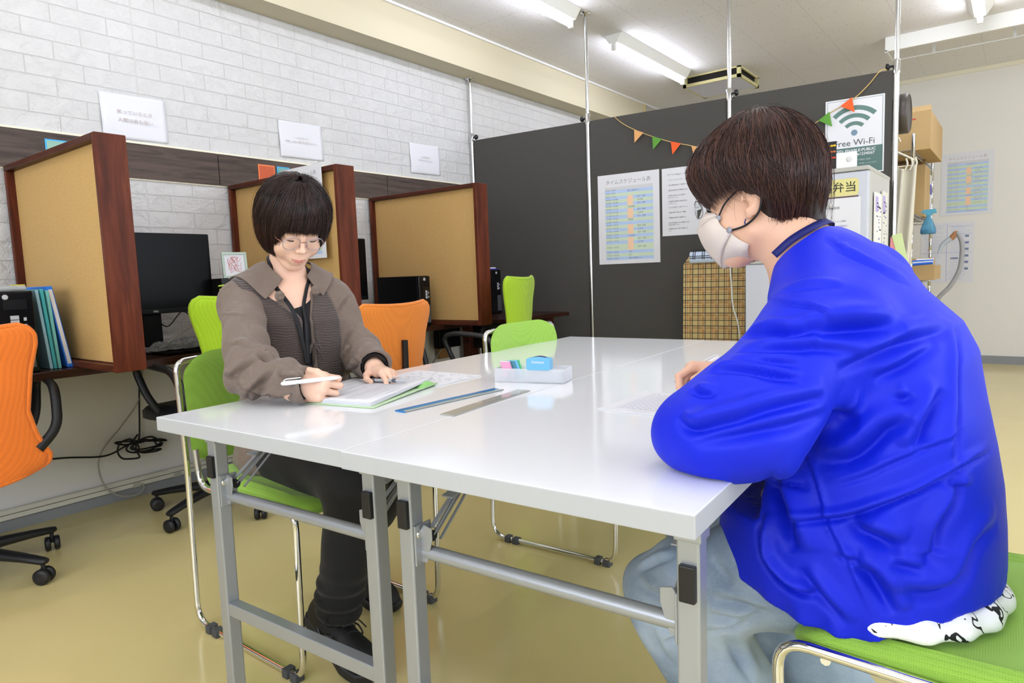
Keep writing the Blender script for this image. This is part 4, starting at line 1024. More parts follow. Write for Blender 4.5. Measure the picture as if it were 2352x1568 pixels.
for i, s in enumerate(['ライス 500円、弁当・麺類', '白ご飯付き、スライスが無料、タルタルソース無料', '注文は前日、時間に遅れないよう、お会計は時間内に', '', 'からあげ 500円、デラックス 550円、ハンバーグ 600円', 'ハンバーグ 500円、幕の内 550円、焼肉弁当 600円', '', 'しゃけ 500円、とんかつ弁当 600円']):
    if s: text(s, .0085, T_(-.11, .065-.022*i, .0012), m_ink if i != 2 else mat('violet_ink', '#6a5ab0', .6), t, ax='LEFT')
MB().lathe([(.014, 0), (.014, .004), (.010, .007), (.001, .007)], T_(.02, .122, .0012), 20).build('magnet', mat('clear_magnet', '#e9e9e9', .2), t)
MB().box((-.09, .076, .001), (-.05, .088, .0014)).build('highlight', mat('yellow_marker', '#f2e63c', .6), t)
# calendars on the fridge side
for i, (y, z, w, h, c, lab) in enumerate(((3.62, 1.12, .18, .36, '#ece9e2', 'newsletter clipped to the side of the refrigerator'), (3.82, 1.10, .16, .44, '#dcd9d0', 'bundle of hanging papers at the far end of the refrigerator side'))):
    t = thing('hanging_paper', lab, 'notice', (-.555, y, z))
    MB().box((0, -w/2, -h/2), (.006, w/2, h/2)).build('sheet', mat('sheet%d' % i, c, .6), t)
    b = MB(); r = random.Random(i)
    for k in range(30): yy = -w*.4+w*.7*r.random(); zz = -h*.42+h*.8*r.random(); b.box((.006, yy, zz), (.0066, yy+.02+.02*r.random(), zz+.006))
    b.build('printed_lines', mat('multi_ink', '#8d8fae', .6), t)
    b = MB(); b.box((.006, -w*.45, h*.25), (.0066, -w*.05, h*.45)); b.build('picture_block', mat('lilac_print', '#b5a6d8', .6), t)
t = thing('clear_folder', 'pink and pale green clear folders hanging below the chrome pole', 'folder', (-.50, 4.02, .98))
MB().prism([(-.06, -.25), (.06, -.25), (.0, .14), (-.05, .12)], fr((0, 0, 0), (1, 0, 0), (0, 0, 1), (0, -1, 0)), .003).build('pink_folder', mat('pink_folder', '#f09aa0', .4), t)
MB().prism([(-.045, .13), (-.0, .14), (.085, -.25), (.05, -.25)], fr((0, -.005, 0), (1, 0, 0), (0, 0, 1), (0, -1, 0)), .002).build('green_folder', mat('pale_green_film', '#cfe0a2', .3), t)
t = thing('wall_clock', 'round dark clock seen edge on, mounted behind the right-hand chrome pole', 'clock', (-.565, 4.30, 1.775))
MB().lathe([(.001, -.002), (.100, 0), (.106, .006), (.106, .05), (.098, .056), (.094, .05), (.001, .05)], RY(PI/2), 40).build('casing', mat('bronze_grey', '#4c4541', .35), t)
MB().lathe([(.094, .0505), (.001, .052)], RY(PI/2), 40).build('dial', mat('dark_dial', '#3a3431', .4), t)
MB().box((-.04, -.02, -.14), (.0, .02, .08)).build('bracket', m_steel, t)
# towel hanging from a hanger
t = thing('towel', 'cream towel hanging from a plastic clothes hanger on the wire rack', 'towel', (-.645, 5.40, 1.655))
m_tow = mat('cream_towel', '#e4decd', .95); bump(m_tow, noise(m_tow, objco(m_tow), 260, 3), .5, .003)
b = MB(); b.grid(lambda u, v: (-.075+.125*u*(1-.12*v)+.008*math.sin(u*9+v*3), .02*math.sin(u*12+v*4), -.03-.86*v-.02*math.sin(u*PI)*(v < .03)), 20, 40); b.build('cloth', m_tow, t, solid=.008)
b = MB(); b.tube([(-.11, 0, .10), (.055, 0, -.005)], .007, 8); b.tube([(.055, 0, -.005), (.05, .0, -.03), (-.1, 0, -.03)], .005, 8)
for x in (-.01, .02, .045): b.tube(smooth_path([(x, 0, .02), (x+.01, -.01, -.02), (x-.005, -.01, -.06)], 4), .006, 6)
b.tube(smooth_path([(-.09, 0, .09), (-.085, 0, .15), (-.06, 0, .17), (-.045, 0, .14)], 5), .004, 6)
b.build('hanger', mat('ivory_plastic', '#ece6d4', .4), t)
# wire rack with boxes
rk = thing('wire_rack', 'chrome wire shelving rack standing behind the partition against the far end', 'rack', (-.62, 5.45, 0))
for y in (0, 1.25):
    for x in (0, -.46):
        zs = [.01]; rs = [.0125]
        for i in range(17): zs += [.1*i+.05, .1*i+.051, .1*i+.054, .1*i+.055]; rs += [.0125, .0112, .0112, .0125]
        zs.append(1.845 if y == 0 else 1.78); rs.append(.0125)
        MB().lathe(list(zip(rs, zs)), T_(x, y, 0), 12).build('post', m_steel, rk)
for z in (.35, .82, 1.30, 1.735):
    b = MB()
    for x in (0, -.46):
        for dz in (0, -.025): b.tube([(x, 0, z+dz), (x, 1.25, z+dz)], .0035, 6)
        for i in range(20): b.tube([(x, i*.0625, z-.025), (x, i*.0625+.031, z), (x, i*.0625+.0625, z-.025)], .0018, 5)
    for y in (0, 1.25):
        for dz in (0, -.025): b.tube([(0, y, z+dz), (-.46, y, z+dz)], .0035, 6)
        for i in range(8): b.tube([(-i*.0575, y, z-.025), (-i*.0575-.029, y, z), (-i*.0575-.0575, y, z-.025)], .0018, 5)
    for i in range(1, 14): b.tube([(0, i*.09, z), (-.46, i*.09, z)], .0018, 5)
    b.build('wire_shelf', m_steel, rk)
m_card = mat('cardboard', '#c3a473', .8); bump(m_card, noise(m_card, objco(m_card, (1, 1, 30)), 40, 3), .15, .002)
def carton(x0, y0, z0, x1, y1, z1, label, lab=True):
    t = thing('cardboard_box', label, 'box', ((x0+x1)/2, (y0+y1)/2, z0)); w, d, h = (x1-x0)/2, (y1-y0)/2, z1-z0
    MB().box((-w, -d, 0), (w, d, h)).build('box_body', m_card, t, bev=.002)
    b = MB(); b.add([(-w, -d, h), (w, -d, h), (w*.96, -d+.11, h+.055), (-w*.96, -d+.11, h+.055)], [(0, 1, 2, 3)]); b.build('top_flap', m_card, t, solid=.005)
    if lab:
        MB().box((-w*.8, -d-.001, h*.78), (-w*.25, -d, h*.95)).build('shipping_label', m_paper, t)
        MB().box((w*.3, -d-.001, h*.80), (w*.6, -d, h*.84)).build('red_print', mat('red_ink', '#c8554a', .7), t)
    return t
carton(-.98, 5.52, 1.74, -.525, 6.35, 2.0, 'big cardboard box on the top shelf of the wire rack')
carton(-1.0, 6.0, 1.305, -.60, 6.35, 1.69, 'tall cardboard box on the second shelf of the wire rack', False)
carton(-.95, 5.75, .825, -.50, 6.2, .93, 'low open cardboard box on the shelf beside the blue tools', False)
t = thing('storage_pack', 'white packet with a blue print on the second shelf of the wire rack', 'packet', (-.66, 6.52, 1.305))
MB().box((-.10, -.06, 0), (.05, .06, .36)).build('packet_body', m_paper, t, bev=.005)
MB().box((.0505, -.05, .20), (.0515, .05, .28)).build('blue_print', mat('royal_print', '#4a45c8', .5), t)
MB().box((-.09, -.061, .20), (.05, -.0602, .28)).build('blue_print', mat('royal_print', '#4a45c8', .5), t)
t = thing('tool_bundle', 'blue and white tools lying on the lower shelf of the wire rack', 'tools', (-.57, 5.62, .93))
for i in range(4): MB().tube([(-.1+.02*i, .02*i, .01+.012*i), (.07, .03*i-.02, .02+.008*i)], .009, 8).build('blue_handle' if i % 2 == 0 else 'white_handle', mat('tool_blue', '#2f6fe0', .4) if i % 2 == 0 else m_white, t)
t = thing('spray_bottle', 'blue spray bottle hanging from the wire rack', 'spray bottle', (-.562, 5.90, 1.165))
m_spb = mat('blue_clear_plastic', '#6fb6d6', .1, trans=.5, ior=1.3)
MB().lathe([(.001, 0), (.046, .0), (.052, .012), (.05, .04), (.03, .095), (.016, .125), (.015, .14)], Matrix.Diagonal((1, .8, 1, 1)), 24).build('bottle', m_spb, t)
MB().lathe([(.001, .002), (.043, .003), (.047, .012), (.045, .035), (.001, .035)], Matrix.Diagonal((1, .8, 1, 1)), 24).build('liquid', mat('blue_liquid', '#2f87d8', .1, alpha=.9), t)
b = MB(); b.prism([(-.05, .165), (-.035, .18), (.045, .185), (.055, .155), (.03, .15), (.016, .135), (-.014, .135), (-.02, .15)], fr((0, .012, 0), (1, 0, 0), (0, 0, 1), (0, -1, 0)), .024); b.build('trigger_head', mat('spray_head', '#5aa8c4', .4), t, bev=.004)
# hose
hs = thing('vacuum_hose', 'grey ribbed hose with a tan grip hooked over the end of the wire rack', 'hose', (-.52, 6.86, 0))
hp = smooth_path([(-.052, -.02, 1.02), (-.02, -.02, 1.10), (.045, -.02, 1.155), (.075, -.02, 1.19), (.112, -.02, 1.12), (.118, -.02, 1.0), (.10, -.02, .87), (.04, -.02, .74), (-.05, -.02, .62), (-.1, -.02, .4), (-.1, -.02, .022)], 26)
k0 = 78
MB().tube(hp[k0:], [.0205 if i % 2 else .0165 for i in range(len(hp)-k0)], 12).build('ribbed_hose', mat('hose_grey', '#b1b1b4', .4), hs)
MB().tube(hp[:54], [.010+.012*min(1, i/40) for i in range(54)], 12).build('wand', mat('wand_grey', '#c7d0dc', .4), hs)
MB().tube(hp[48:80], [.024-.0002*i for i in range(32)], 12).build('tan_grip', mat('tan_plastic', '#b9835a', .5), hs)
# posters on the far wall
BW = YF-.014
def backM(x, z, rot=0): return fr((x, BW+.012, z), (1, 0, 0), (0, 0, 1), (0, -1, 0))@RZ(rot)
timetable('timetable poster in pale print on the far right wall', backM(-.42, 1.655), .40, .565, True, True)
t = sheet('guide_poster', 'wide illustrated notice on the far wall under the timetable', 'poster', backM(-.56, 1.03), .42, .565)
b = MB(); r = random.Random(2)
for i in range(60):
    x = -.19+.2*(i % 2)+.03*r.random(); y = .255-.0085*i; b.box((x, y, .0007), (x+.10+.05*r.random(), y+.0022, .0012))
for q in ((-.002, -.27, .002, .27), (-.2, .0, .2, .003), (.02, .17, .195, .173), (.02, .24, .195, .243)): b.box((q[0], q[1], .0007), (q[2], q[3], .0012))
b.build('printed_lines', mat('blue_print_pale', '#a9b4e0', .7), t)
b = MB()
for i in range(6): MB().box((.14, .14-.06*i, .0007), (.17, .16-.06*i, .0013)).build('printed_picture', mat('picture_print', '#7b86a8', .7), t)
MB().box((.03, -.06, .0007), (.09, -.045, .0013)).build('printed_heading', mat('picture_print', '#7b86a8', .7), t)
for x, y in ((-.15, .12), (-.15, .02), (-.15, -.1)): MB().box((x, y, .0007), (x+.03, y+.02, .0013)).build('printed_picture', mat('red_print_pale', '#e0907f', .7), t)
# ================================================================== IMPLICIT-SURFACE MODELLING (people)
F32 = np.float32
def V3(*a): return np.array(a, F32)
def smin(a, b, k):
    h = np.clip(.5+.5*(b-a)/k, 0, 1); return b+(a-b)*h-k*h*(1-h)
def smax(a, b, k): return -smin(-a, -b, k)
def cap(P, a, b, ra, rb=None):
    a = np.asarray(a, F32); b = np.asarray(b, F32); rb = ra if rb is None else rb
    ba = b-a; pa = P-a; t = np.clip(pa@ba/max(1e-9, float(ba@ba)), 0, 1)
    return np.sqrt(((pa-t[:, None]*ba)**2).sum(1))-(ra+(rb-ra)*t)
def ell(P, c, r, R=None):
    p = P-np.asarray(c, F32)
    if R is not None: p = p@np.asarray(R, F32)
    r = np.asarray(r, F32); k0 = np.sqrt(((p/r)**2).sum(1)); k1 = np.sqrt(((p/(r*r))**2).sum(1))
    return k0*(k0-1)/np.maximum(k1, 1e-6)
def chain(P, pts, rs, k=.01):
    d = None
    for i in range(len(pts)-1):
        e = cap(P, pts[i], pts[i+1], rs[i], rs[i+1]); d = e if d is None else smin(d, e, k)
    return d
def wr(P, f, seed, n=5, st=(1, 1, 1)):
    """smooth pseudo-noise in about [-1,1]"""
    r = np.random.RandomState(seed); o = np.zeros(len(P), F32); Q = P*np.asarray(st, F32)
    for i in range(n):
        d = r.randn(3); d /= np.linalg.norm(d); ph = r.rand()*6.28; e = r.randn(3); e /= np.linalg.norm(e)
        o += np.sin((Q@d.astype(F32))*f*(1+.35*i)+ph+1.3*np.sin((Q@e.astype(F32))*f*.6+i))
    return o/n*1.5
def polyd(P, pts):
    """distance to polyline and parameter 0..1 along it"""
    pts = np.asarray(pts, F32); best = np.full(len(P), 9, F32); tt = np.zeros(len(P), F32); n = len(pts)-1
    for i in range(n):
        ba = pts[i+1]-pts[i]; pa = P-pts[i]; t = np.clip(pa@ba/max(1e-9, float(ba@ba)), 0, 1)
        d = np.sqrt(((pa-t[:, None]*ba)**2).sum(1)); m = d < best; best = np.where(m, d, best); tt = np.where(m, (i+t)/n, tt)
    return best, tt
def fold_verts(V, Q, lst, it=1):
    """press soft cloth folds into a mesh: each polyline becomes a raised ridge above a tucked-in groove"""
    V = V.astype(float)
    n = np.zeros_like(V); c = np.cross(V[Q[:, 2]]-V[Q[:, 0]], V[Q[:, 3]]-V[Q[:, 1]])
    for a in range(4): np.add.at(n, Q[:, a], c)
    n /= np.linalg.norm(n, axis=1, keepdims=True)+1e-12
    for _ in range(3):
        acc = np.zeros_like(n); np.add.at(acc, Q[:, 0], n[Q[:, 2]]); np.add.at(acc, Q[:, 2], n[Q[:, 0]]); np.add.at(acc, Q[:, 1], n[Q[:, 3]]); np.add.at(acc, Q[:, 3], n[Q[:, 1]])
        n = n+acc; n /= np.linalg.norm(n, axis=1, keepdims=True)+1e-12
    out = np.zeros(len(V))
    for pts, A, w in lst:
        pts = np.asarray(pts, float); lo = pts.min(0)-4*w; hi = pts.max(0)+4*w
        idx = np.where(((V > lo) & (V < hi)).all(1))[0]
        if not len(idx): continue
        P = V[idx]; N = n[idx]; best = np.full(len(P), 9.); tt = np.zeros(len(P)); sg = np.zeros(len(P)); k = len(pts)-1
        for i in range(k):
            ba = pts[i+1]-pts[i]; L2 = ba@ba+1e-12; pa = P-pts[i]; t = np.clip(pa@ba/L2, 0, 1); r = pa-t[:, None]*ba; d = np.linalg.norm(r, axis=1)
            side = np.cross(N, ba); side[side[:, 2] < 0] *= -1; s = (r*side).sum(1)
            m = d < best; best[m] = d[m]; tt[m] = ((i+t)/k)[m]; sg[m] = np.sign(s[m])
        s = best*sg; fade = np.clip(np.sin(PI*tt), 0, 1)**.7; fade = np.where((tt <= 0) | (tt >= 1), 0, fade)
        out[idx] += A*fade*(np.exp(-((s-.85*w)/(.80*w))**2)-1.25*np.exp(-((s+.25*w)/(.50*w))**2))
    return V+n*out[:, None]
def sdf_mesh(f, lo, hi, h):
    lo = np.asarray(lo, float); hi = np.asarray(hi, float); S = 4
    nb = np.ceil((hi-lo)/(h*S)).astype(int)+1; n = nb*S+1
    ax = [lo[i]+h*np.arange(n[i]) for i in range(3)]
    c = [lo[i]+h*(np.arange(nb[i])*S+S/2) for i in range(3)]
    G = np.stack(np.meshgrid(*c, indexing='ij'), -1).reshape(-1, 3).astype(F32)
    dc = f(G).reshape(nb)
    D = np.repeat(np.repeat(np.repeat(dc, S, 0), S, 1), S, 2)
    D = np.pad(D, ((0, 1),)*3, mode='edge').astype(F32)
    near = np.abs(dc) < h*S*1.9+.012
    m = np.zeros(n, bool); I = np.argwhere(near)
    nm = np.repeat(np.repeat(np.repeat(near, S, 0), S, 1), S, 2); m[:-1, :-1, :-1] |= nm; m[1:, :-1, :-1] |= nm; m[:-1, 1:, :-1] |= nm; m[:-1, :-1, 1:] |= nm
    m[1:, 1:, :-1] |= nm; m[1:, :-1, 1:] |= nm; m[:-1, 1:, 1:] |= nm; m[1:, 1:, 1:] |= nm
    idx = np.argwhere(m); out = np.empty(len(idx), F32); lo32 = lo.astype(F32)
    for s in range(0, len(idx), 400000):
        out[s:s+400000] = f((lo32+idx[s:s+400000].astype(F32)*F32(h)))
    D[m] = out
    s = D < 0
    cn = [(a, b, c_) for a in (0, 1) for b in (0, 1) for c_ in (0, 1)]
    def sub(A, o): return A[o[0]:n[0]-1+o[0], o[1]:n[1]-1+o[1], o[2]:n[2]-1+o[2]]
    cnt = sum(sub(s, o).astype(np.int8) for o in cn); act = (cnt > 0) & (cnt < 8)
    ci = np.argwhere(act); vid = -np.ones(act.shape, np.int64); vid[act] = np.arange(len(ci))
    acc = np.zeros((len(ci), 3)); w = np.zeros(len(ci))
    for a in range(8):
        for b in range(a+1, 8):
            oa, ob = np.array(cn[a]), np.array(cn[b])
            if np.abs(oa-ob).sum() != 1: continue
            da = D[tuple((ci+oa).T)]; db = D[tuple((ci+ob).T)]; x = (da < 0) != (db < 0)
            t = np.where(x, da/np.where(x, da-db, 1), 0)
            acc += np.where(x[:, None], oa+(ob-oa)*t[:, None], 0); w += x
    V = lo+h*(ci+acc/np.maximum(w, 1)[:, None])
    Q = []
    for axis in range(3):
        o = [0, 0, 0]; o[axis] = 1; u, v = [i for i in range(3) if i != axis]
        sl0 = [slice(1, n[i]-1) for i in range(3)]; sl0[axis] = slice(0, n[axis]-1)
        sl1 = list(sl0); sl1[axis] = slice(1, n[axis])
        a, b = s[tuple(sl0)], s[tuple(sl1)]; e = np.argwhere(a != b); flip = a[tuple(e.T)]
        base = e.copy(); base[:, u] += 1; base[:, v] += 1
        def cell(du, dv): q = base.copy(); q[:, u] -= du; q[:, v] -= dv; return vid[tuple(q.T)]
        q = np.stack([cell(1, 1), cell(0, 1), cell(0, 0), cell(1, 0)], 1)
        if axis == 1: flip = ~flip
        q[~flip] = q[~flip][:, ::-1]; Q.append(q)
    Q = np.concatenate(Q); return V, Q[(Q >= 0).all(1)]
def sdf_obj(name, f, lo, hi, h, mats, parent=None, iters=1):
    V, Q = sdf_mesh(f, lo, hi, h)
    for _ in range(iters):      # light smoothing
        acc = np.zeros_like(V); c = np.zeros(len(V))
        for a in range(4):
            for b in (1, 3):
                np.add.at(acc, Q[:, a], V[Q[:, (a+b) % 4]]); np.add.at(c, Q[:, a], 1)
        V = V*.5+.5*acc/np.maximum(c, 1)[:, None]
    return npmesh(name, V, Q, mats, parent), V, Q
def join_np(parts):
    vs, qs, o = [], [], 0
    for V, Q in parts: vs.append(V); qs.append(Q+o); o += len(V)
    return np.concatenate(vs), np.concatenate(qs)
def smoothV(V, Q, it=1):
    for _ in range(it):
        acc = np.zeros_like(V); c = np.zeros(len(V))
        for a in range(4):
            for b in (1, 3):
                np.add.at(acc, Q[:, a], V[Q[:, (a+b) % 4]]); np.add.at(c, Q[:, a], 1)
        V = V*.5+.5*acc/np.maximum(c, 1)[:, None]
    return V
class Frame:
    def __init__(s, o, f, up=(0, 0, 1), sc=1, roll=0):
        f = np.asarray(f, float); f /= np.linalg.norm(f); y = np.cross(up, f); y /= np.linalg.norm(y); u = np.cross(f, y)
        if roll: y, u = y*math.cos(roll)+u*math.sin(roll), -y*math.sin(roll)+u*math.cos(roll)
        s.o = np.asarray(o, float); s.B = np.stack([f, y, u], 1)*sc; s.sc = sc      # columns = local axes
    def w(s, p): return s.o+np.asarray(p, float)@s.B.T
    def l(s, P): return ((P-s.o.astype(F32))@(s.B/(s.sc**2)).astype(F32))
# ---- head in local metres: x forward, y left, z up, origin between the ears
def head_sdf(P, fem=True):
    A = np.abs(P[:, 1:2]); M = np.concatenate([P[:, :1], A, P[:, 2:]], 1)      # mirrored
    d = ell(P, (-.012, 0, .048), (.094, .073, .084))
    d = smin(d, ell(P, (.030, 0, -.015), (.058, .063, .088)), .03)
    ch = .014 if fem else .018
    cz = 0 if fem else .010
    d = smin(d, cap(M, (.0, .052, -.052), (.048, .019, -.100+cz), .019, ch*1.1), .028)
    d = smin(d, cap(P, (.060, -.006, -.103+cz), (.060, .006, -.103+cz), ch*.95), .022)
    d = smin(d, ell(M, (.052, .040, -.036), (.027, .026, .033)), .022)           # cheeks
    d = smin(d, ell(P, (.066, 0, .032), (.022, .050, .026)), .025)               # brow
    d = smax(d, -ell(M, (.098, .032, .006), (.014, .019, .011)), .014)           # sockets
    d = smin(d, ell(M, (.0705, .031, .004), (.0135, .0165, .0125)), .004)        # lids
    d = smin(d, cap(P, (.084, 0, .012), (.101, 0, -.026), .0055, .0072), .012)   # bridge
    d = smin(d, ell(P, (.1015, 0, -.0295), (.0085, .0085, .0075)), .007)         # tip
    d = smin(d, ell(M, (.093, .0105, -.033), (.0085, .0062, .0065)), .005)       # wings
    d = smax(d, -ell(M, (.0965, .0058, -.0395), (.004, .0028, .003)), .002)
    d = smin(d, ell(P, (.074, 0, -.066), (.016, .028, .022)), .016)              # muzzle
    up = chain(M, [(.0905, 0, -.0668), (.0895, .008, -.0658), (.0855, .0165, -.0648), (.0795, .0225, -.0608)], [.0016, .0019, .0014, .0008], .003)
    lowl = chain(M, [(.0900, 0, -.0718), (.0880, .009, -.0712), (.0850, .0170, -.0680), (.0795, .0215, -.0622)], [.0026, .0023, .0014, .0008], .003)
    d = smin(d, np.minimum(up, lowl), .004)
    d = smax(d, -chain(M, [(.0935, 0, -.0693), (.0915, .009, -.0688), (.0865, .0175, -.0662), (.0805, .0245, -.0612)], [.0012, .0012, .0011, .0008], .002), .002)
    # ears
    e = ell(M, (-.010, .0795, .006), (.0185, .0066, .0315), np.array([[.95, .3, 0], [-.3, .95, 0], [0, 0, 1]]).T)
    e = smin(e, ell(M, (-.001, .0770, -.022), (.0065, .0045, .0085)), .006)
    d = smin(d, e, .005)
    d = smax(d, -ell(M, (-.006, .0885, .010), (.0120, .0075, .0205), np.array([[.95, .3, 0], [-.3, .95, 0], [0, 0, 1]]).T), .002)
    d = smax(d, -ell(M, (.001, .084, -.003), (.0065, .0085, .0085)), .002)
    lip = np.minimum(up, lowl)
    return d, lip
def hand_prims(Fm, curls, thumb, s=1.0, side=1, spread=(.10, .02, -.05, -.12), rad=1.0):
    """Fm maps local (x fingers, y thumb side for side=1, z back of hand) to world. returns palm caps, finger lists, nails"""
    K = [(.082, .027, .002), (.086, .009, .005), (.081, -.009, .003), (.071, -.026, -.002)]
    Ls = [(.040, .025, .020), (.044, .028, .021), (.041, .026, .020), (.032, .020, .018)]
    R0 = [.0092, .0094, .0088, .0078]
    W = lambda p: Fm.w((p[0]*s, p[1]*s*side, p[2]*s))
    palm = []
    for k, r in zip(K, (.0125, .013, .0125, .0115)):
        palm.append((W((.006, k[1]*.55, -.001)), W(k), .0150*s*rad, r*s*rad))
    palm.append((W((.0, .010, 0)), W((.0, -.010, 0)), .0205*s*rad, .0205*s*rad))
    palm.append((W((.02, .018, -.008)), W((.055, .024, -.010)), .014*s*rad, .011*s*rad))
    palm.append((W((.02, -.018, -.008)), W((.055, -.022, -.009)), .013*s*rad, .010*s*rad))
    fing, nails = [], []
    for i in range(4):
        p = np.array(K[i], float); a = 0; pts = [W(p)]; q = p.copy(); sp = spread[i]
        for L, c in zip(Ls[i], curls[i]):
            a += math.radians(c); dr = np.array([math.cos(a)*math.cos(sp), math.sin(sp)*math.cos(min(a, 1.4)), -math.sin(a)]); q = q+dr*L; pts.append(W(q))
        fing.append((pts, [R0[i]*s*rad, R0[i]*.93*s*rad, R0[i]*.86*s*rad, R0[i]*.74*s*rad]))
        nrm = np.array([math.sin(a), 0, math.cos(a)])*side if False else np.array([math.sin(a), 0, math.cos(a)])
        nails.append((W(q-dr*.004+nrm*R0[i]*.72), W(q-dr*.004+nrm*R0[i]*.72+dr*.006), W(q+nrm*.02)-W(q)))
    fing.append(([W(t) for t in thumb], [.0145*s*rad, .0115*s*rad, .0100*s*rad, .0082*s*rad][:len(thumb)]))
    return palm, fing, nails
def hand_sdf(P, H):
    palm, fing, _ = H; d = None
    for a, b, r0, r1 in palm:
        e = cap(P, a, b, r0, r1); d = e if d is None else smin(d, e, .010)
    g = None
    for pts, rs in fing:
        e = chain(P, pts, rs, .0025); g = e if g is None else smin(g, e, .0012)
    return smin(d, g, .007)

# ---- skin, hair and cloth materials
def skin(name, base, lipc):
    m = mat(name, base, .45, sss=.12)
    at = nd(m, 'ShaderNodeAttribute'); at.attribute_name = 'lip'
    n1 = noise(m, objco(m), 900, 2)
    c = mixc(m, at.outputs['Fac'], base, lipc)
    lk(m, c, bsdf(m).inputs['Base Color']); bump(m, n1, .06, .0006)
    return m
m_skinw = skin('skin_woman', '#eec3aa', '#cf8078'); m_skinm = skin('skin_man', '#e6b79a', '#c8706a')
m_nail = mat('fingernail', '#f2c8b8', .2)
def set_lip(o, vals):
    a = o.data.attributes.new('lip', 'FLOAT', 'POINT'); a.data.foreach_set('value', np.asarray(vals, np.float32))
def hairmat(name, c0, c1):
    m = mat(name, c0, .32, spec=.5); b = bsdf(m)
    b.inputs['Anisotropic'].default_value = .5
    at = nd(m, 'ShaderNodeAttribute'); at.attribute_name = 'tone'
    lk(m, mixc(m, at.outputs['Fac'], c0, c1), b.inputs['Base Color']); return m
def strands(name, paths, r0, m, parent, seed=1, ns=3, tip=.25):
    """paths: (N,K,3) array -> one mesh of thin three-sided tapering hair strands"""
    paths = np.asarray(paths, float); N, K, _ = paths.shape; rg = np.random.RandomState(seed)
    T = np.gradient(paths, axis=1); T /= np.linalg.norm(T, axis=2, keepdims=True)+1e-9
    ref = np.array([.3, .5, .8]); A = np.cross(T, ref); A /= np.linalg.norm(A, axis=2, keepdims=True)+1e-9; B = np.cross(T, A)
    t = np.linspace(0, 1, K); rad = r0*(1-(1-tip)*np.clip((t-.6)/.4, 0, 1)**1.5)[None, :, None]*(.7+.6*rg.rand(N))[:, None, None]
    ring = [paths+rad*(A*math.cos(2*PI*j/ns)+B*math.sin(2*PI*j/ns)) for j in range(ns)]
    V = np.stack(ring, 2).reshape(-1, 3)
    i = np.arange(N)[:, None, None]*K*ns; k = np.arange(K-1)[None, :, None]*ns; j = np.arange(ns)[None, None, :]; j2 = (j+1) % ns
    q = np.stack([i+k+j, i+k+j2, i+k+ns+j2, i+k+ns+j], -1).reshape(-1, 4)
    o = npmesh(name, V, q, m, parent)
    a = o.data.attributes.new('tone', 'FLOAT', 'POINT'); a.data.foreach_set('value', np.repeat(rg.rand(N)**1.6, K*ns).astype(np.float32))
    return o
def cloth_noise(m, sc=700, s=.15): bump(m, noise(m, objco(m), sc, 2), s, .0008)
def parent_keep(o, p):
    o.parent = p; o.matrix_parent_inverse = p.matrix_basis.inverted() if hasattr(p, 'matrix_basis') else Matrix()
    return o
def origin_to(o, p):
    o.data.transform(T_(-p[0], -p[1], -p[2])); o.location = p; return o
# ---------------------------------------------------------------- the woman (implicit shapes)
WT = Frame((-1.66, 1.125, 0), (.975, -.22, 0))            # her torso frame
WH = Frame((-1.573, 1.094, 1.136), (.783, -.238, -.574), sc=.93, roll=-.03)   # her head frame
w_relb, w_rwr = V3(-1.450, .864, .772), V3(-1.292, .903, .738)
w_lelb, w_lwr = V3(-1.555, 1.268, .775), V3(-1.360, 1.166, .742)
w_rsh, w_lsh = V3(*WT.w((-.005, -.138, .932))), V3(*WT.w((.005, .122, .930)))
def interp(z, tab):
    tab = np.array(tab, F32); return [np.interp(z, tab[:, 0], tab[:, i]).astype(F32) for i in range(1, tab.shape[1])]
def stack(L, tab, z0, z1, k=.03):
    """vertical elliptic stack in local coordinates; tab rows z,cx,cy,rx,ry"""
    cx, cy, rx, ry = interp(L[:, 2], tab); x = (L[:, 0]-cx)/rx; y = (L[:, 1]-cy)/ry
    q = (np.abs(x)**2.4+np.abs(y)**2.4)**(1/2.4)
    d = (q-1)*np.minimum(rx, ry); return smax(d, np.maximum(z0-L[:, 2], L[:, 2]-z1), k)
W_TAB = [(.48, -.02, 0, .135, .180), (.60, -.01, 0, .125, .165), (.70, 0, 0, .108, .148), (.80, .008, 0, .106, .150), (.87, .010, 0, .106, .158), (.93, -.004, 0, .088, .160), (.965, -.012, 0, .070, .120), (1.0, -.018, 0, .050, .070), (1.03, -.015, 0, .045, .055)]
def w_torso(P):
    L = WT.l(P); d = stack(L, W_TAB, .46, 1.015, .02)
    for s, sh in ((-1, w_rsh), (1, w_lsh)):
        d = smin(d, cap(P, V3(*WT.w((-.02, s*.03, .985))), sh, .040, .058), .04)
    return d
def w_sleeves(P):
    r = smin(cap(P, w_rsh, w_relb, .055, .056), cap(P, w_relb, w_rwr+V3(.0, -.002, .008), .056, .043), .03)
    l = smin(cap(P, w_lsh, w_lelb, .055, .056), cap(P, w_lelb, w_lwr+V3(-.012, .010, .010), .055, .043), .03)
    return r, l
W_FOLDS = []
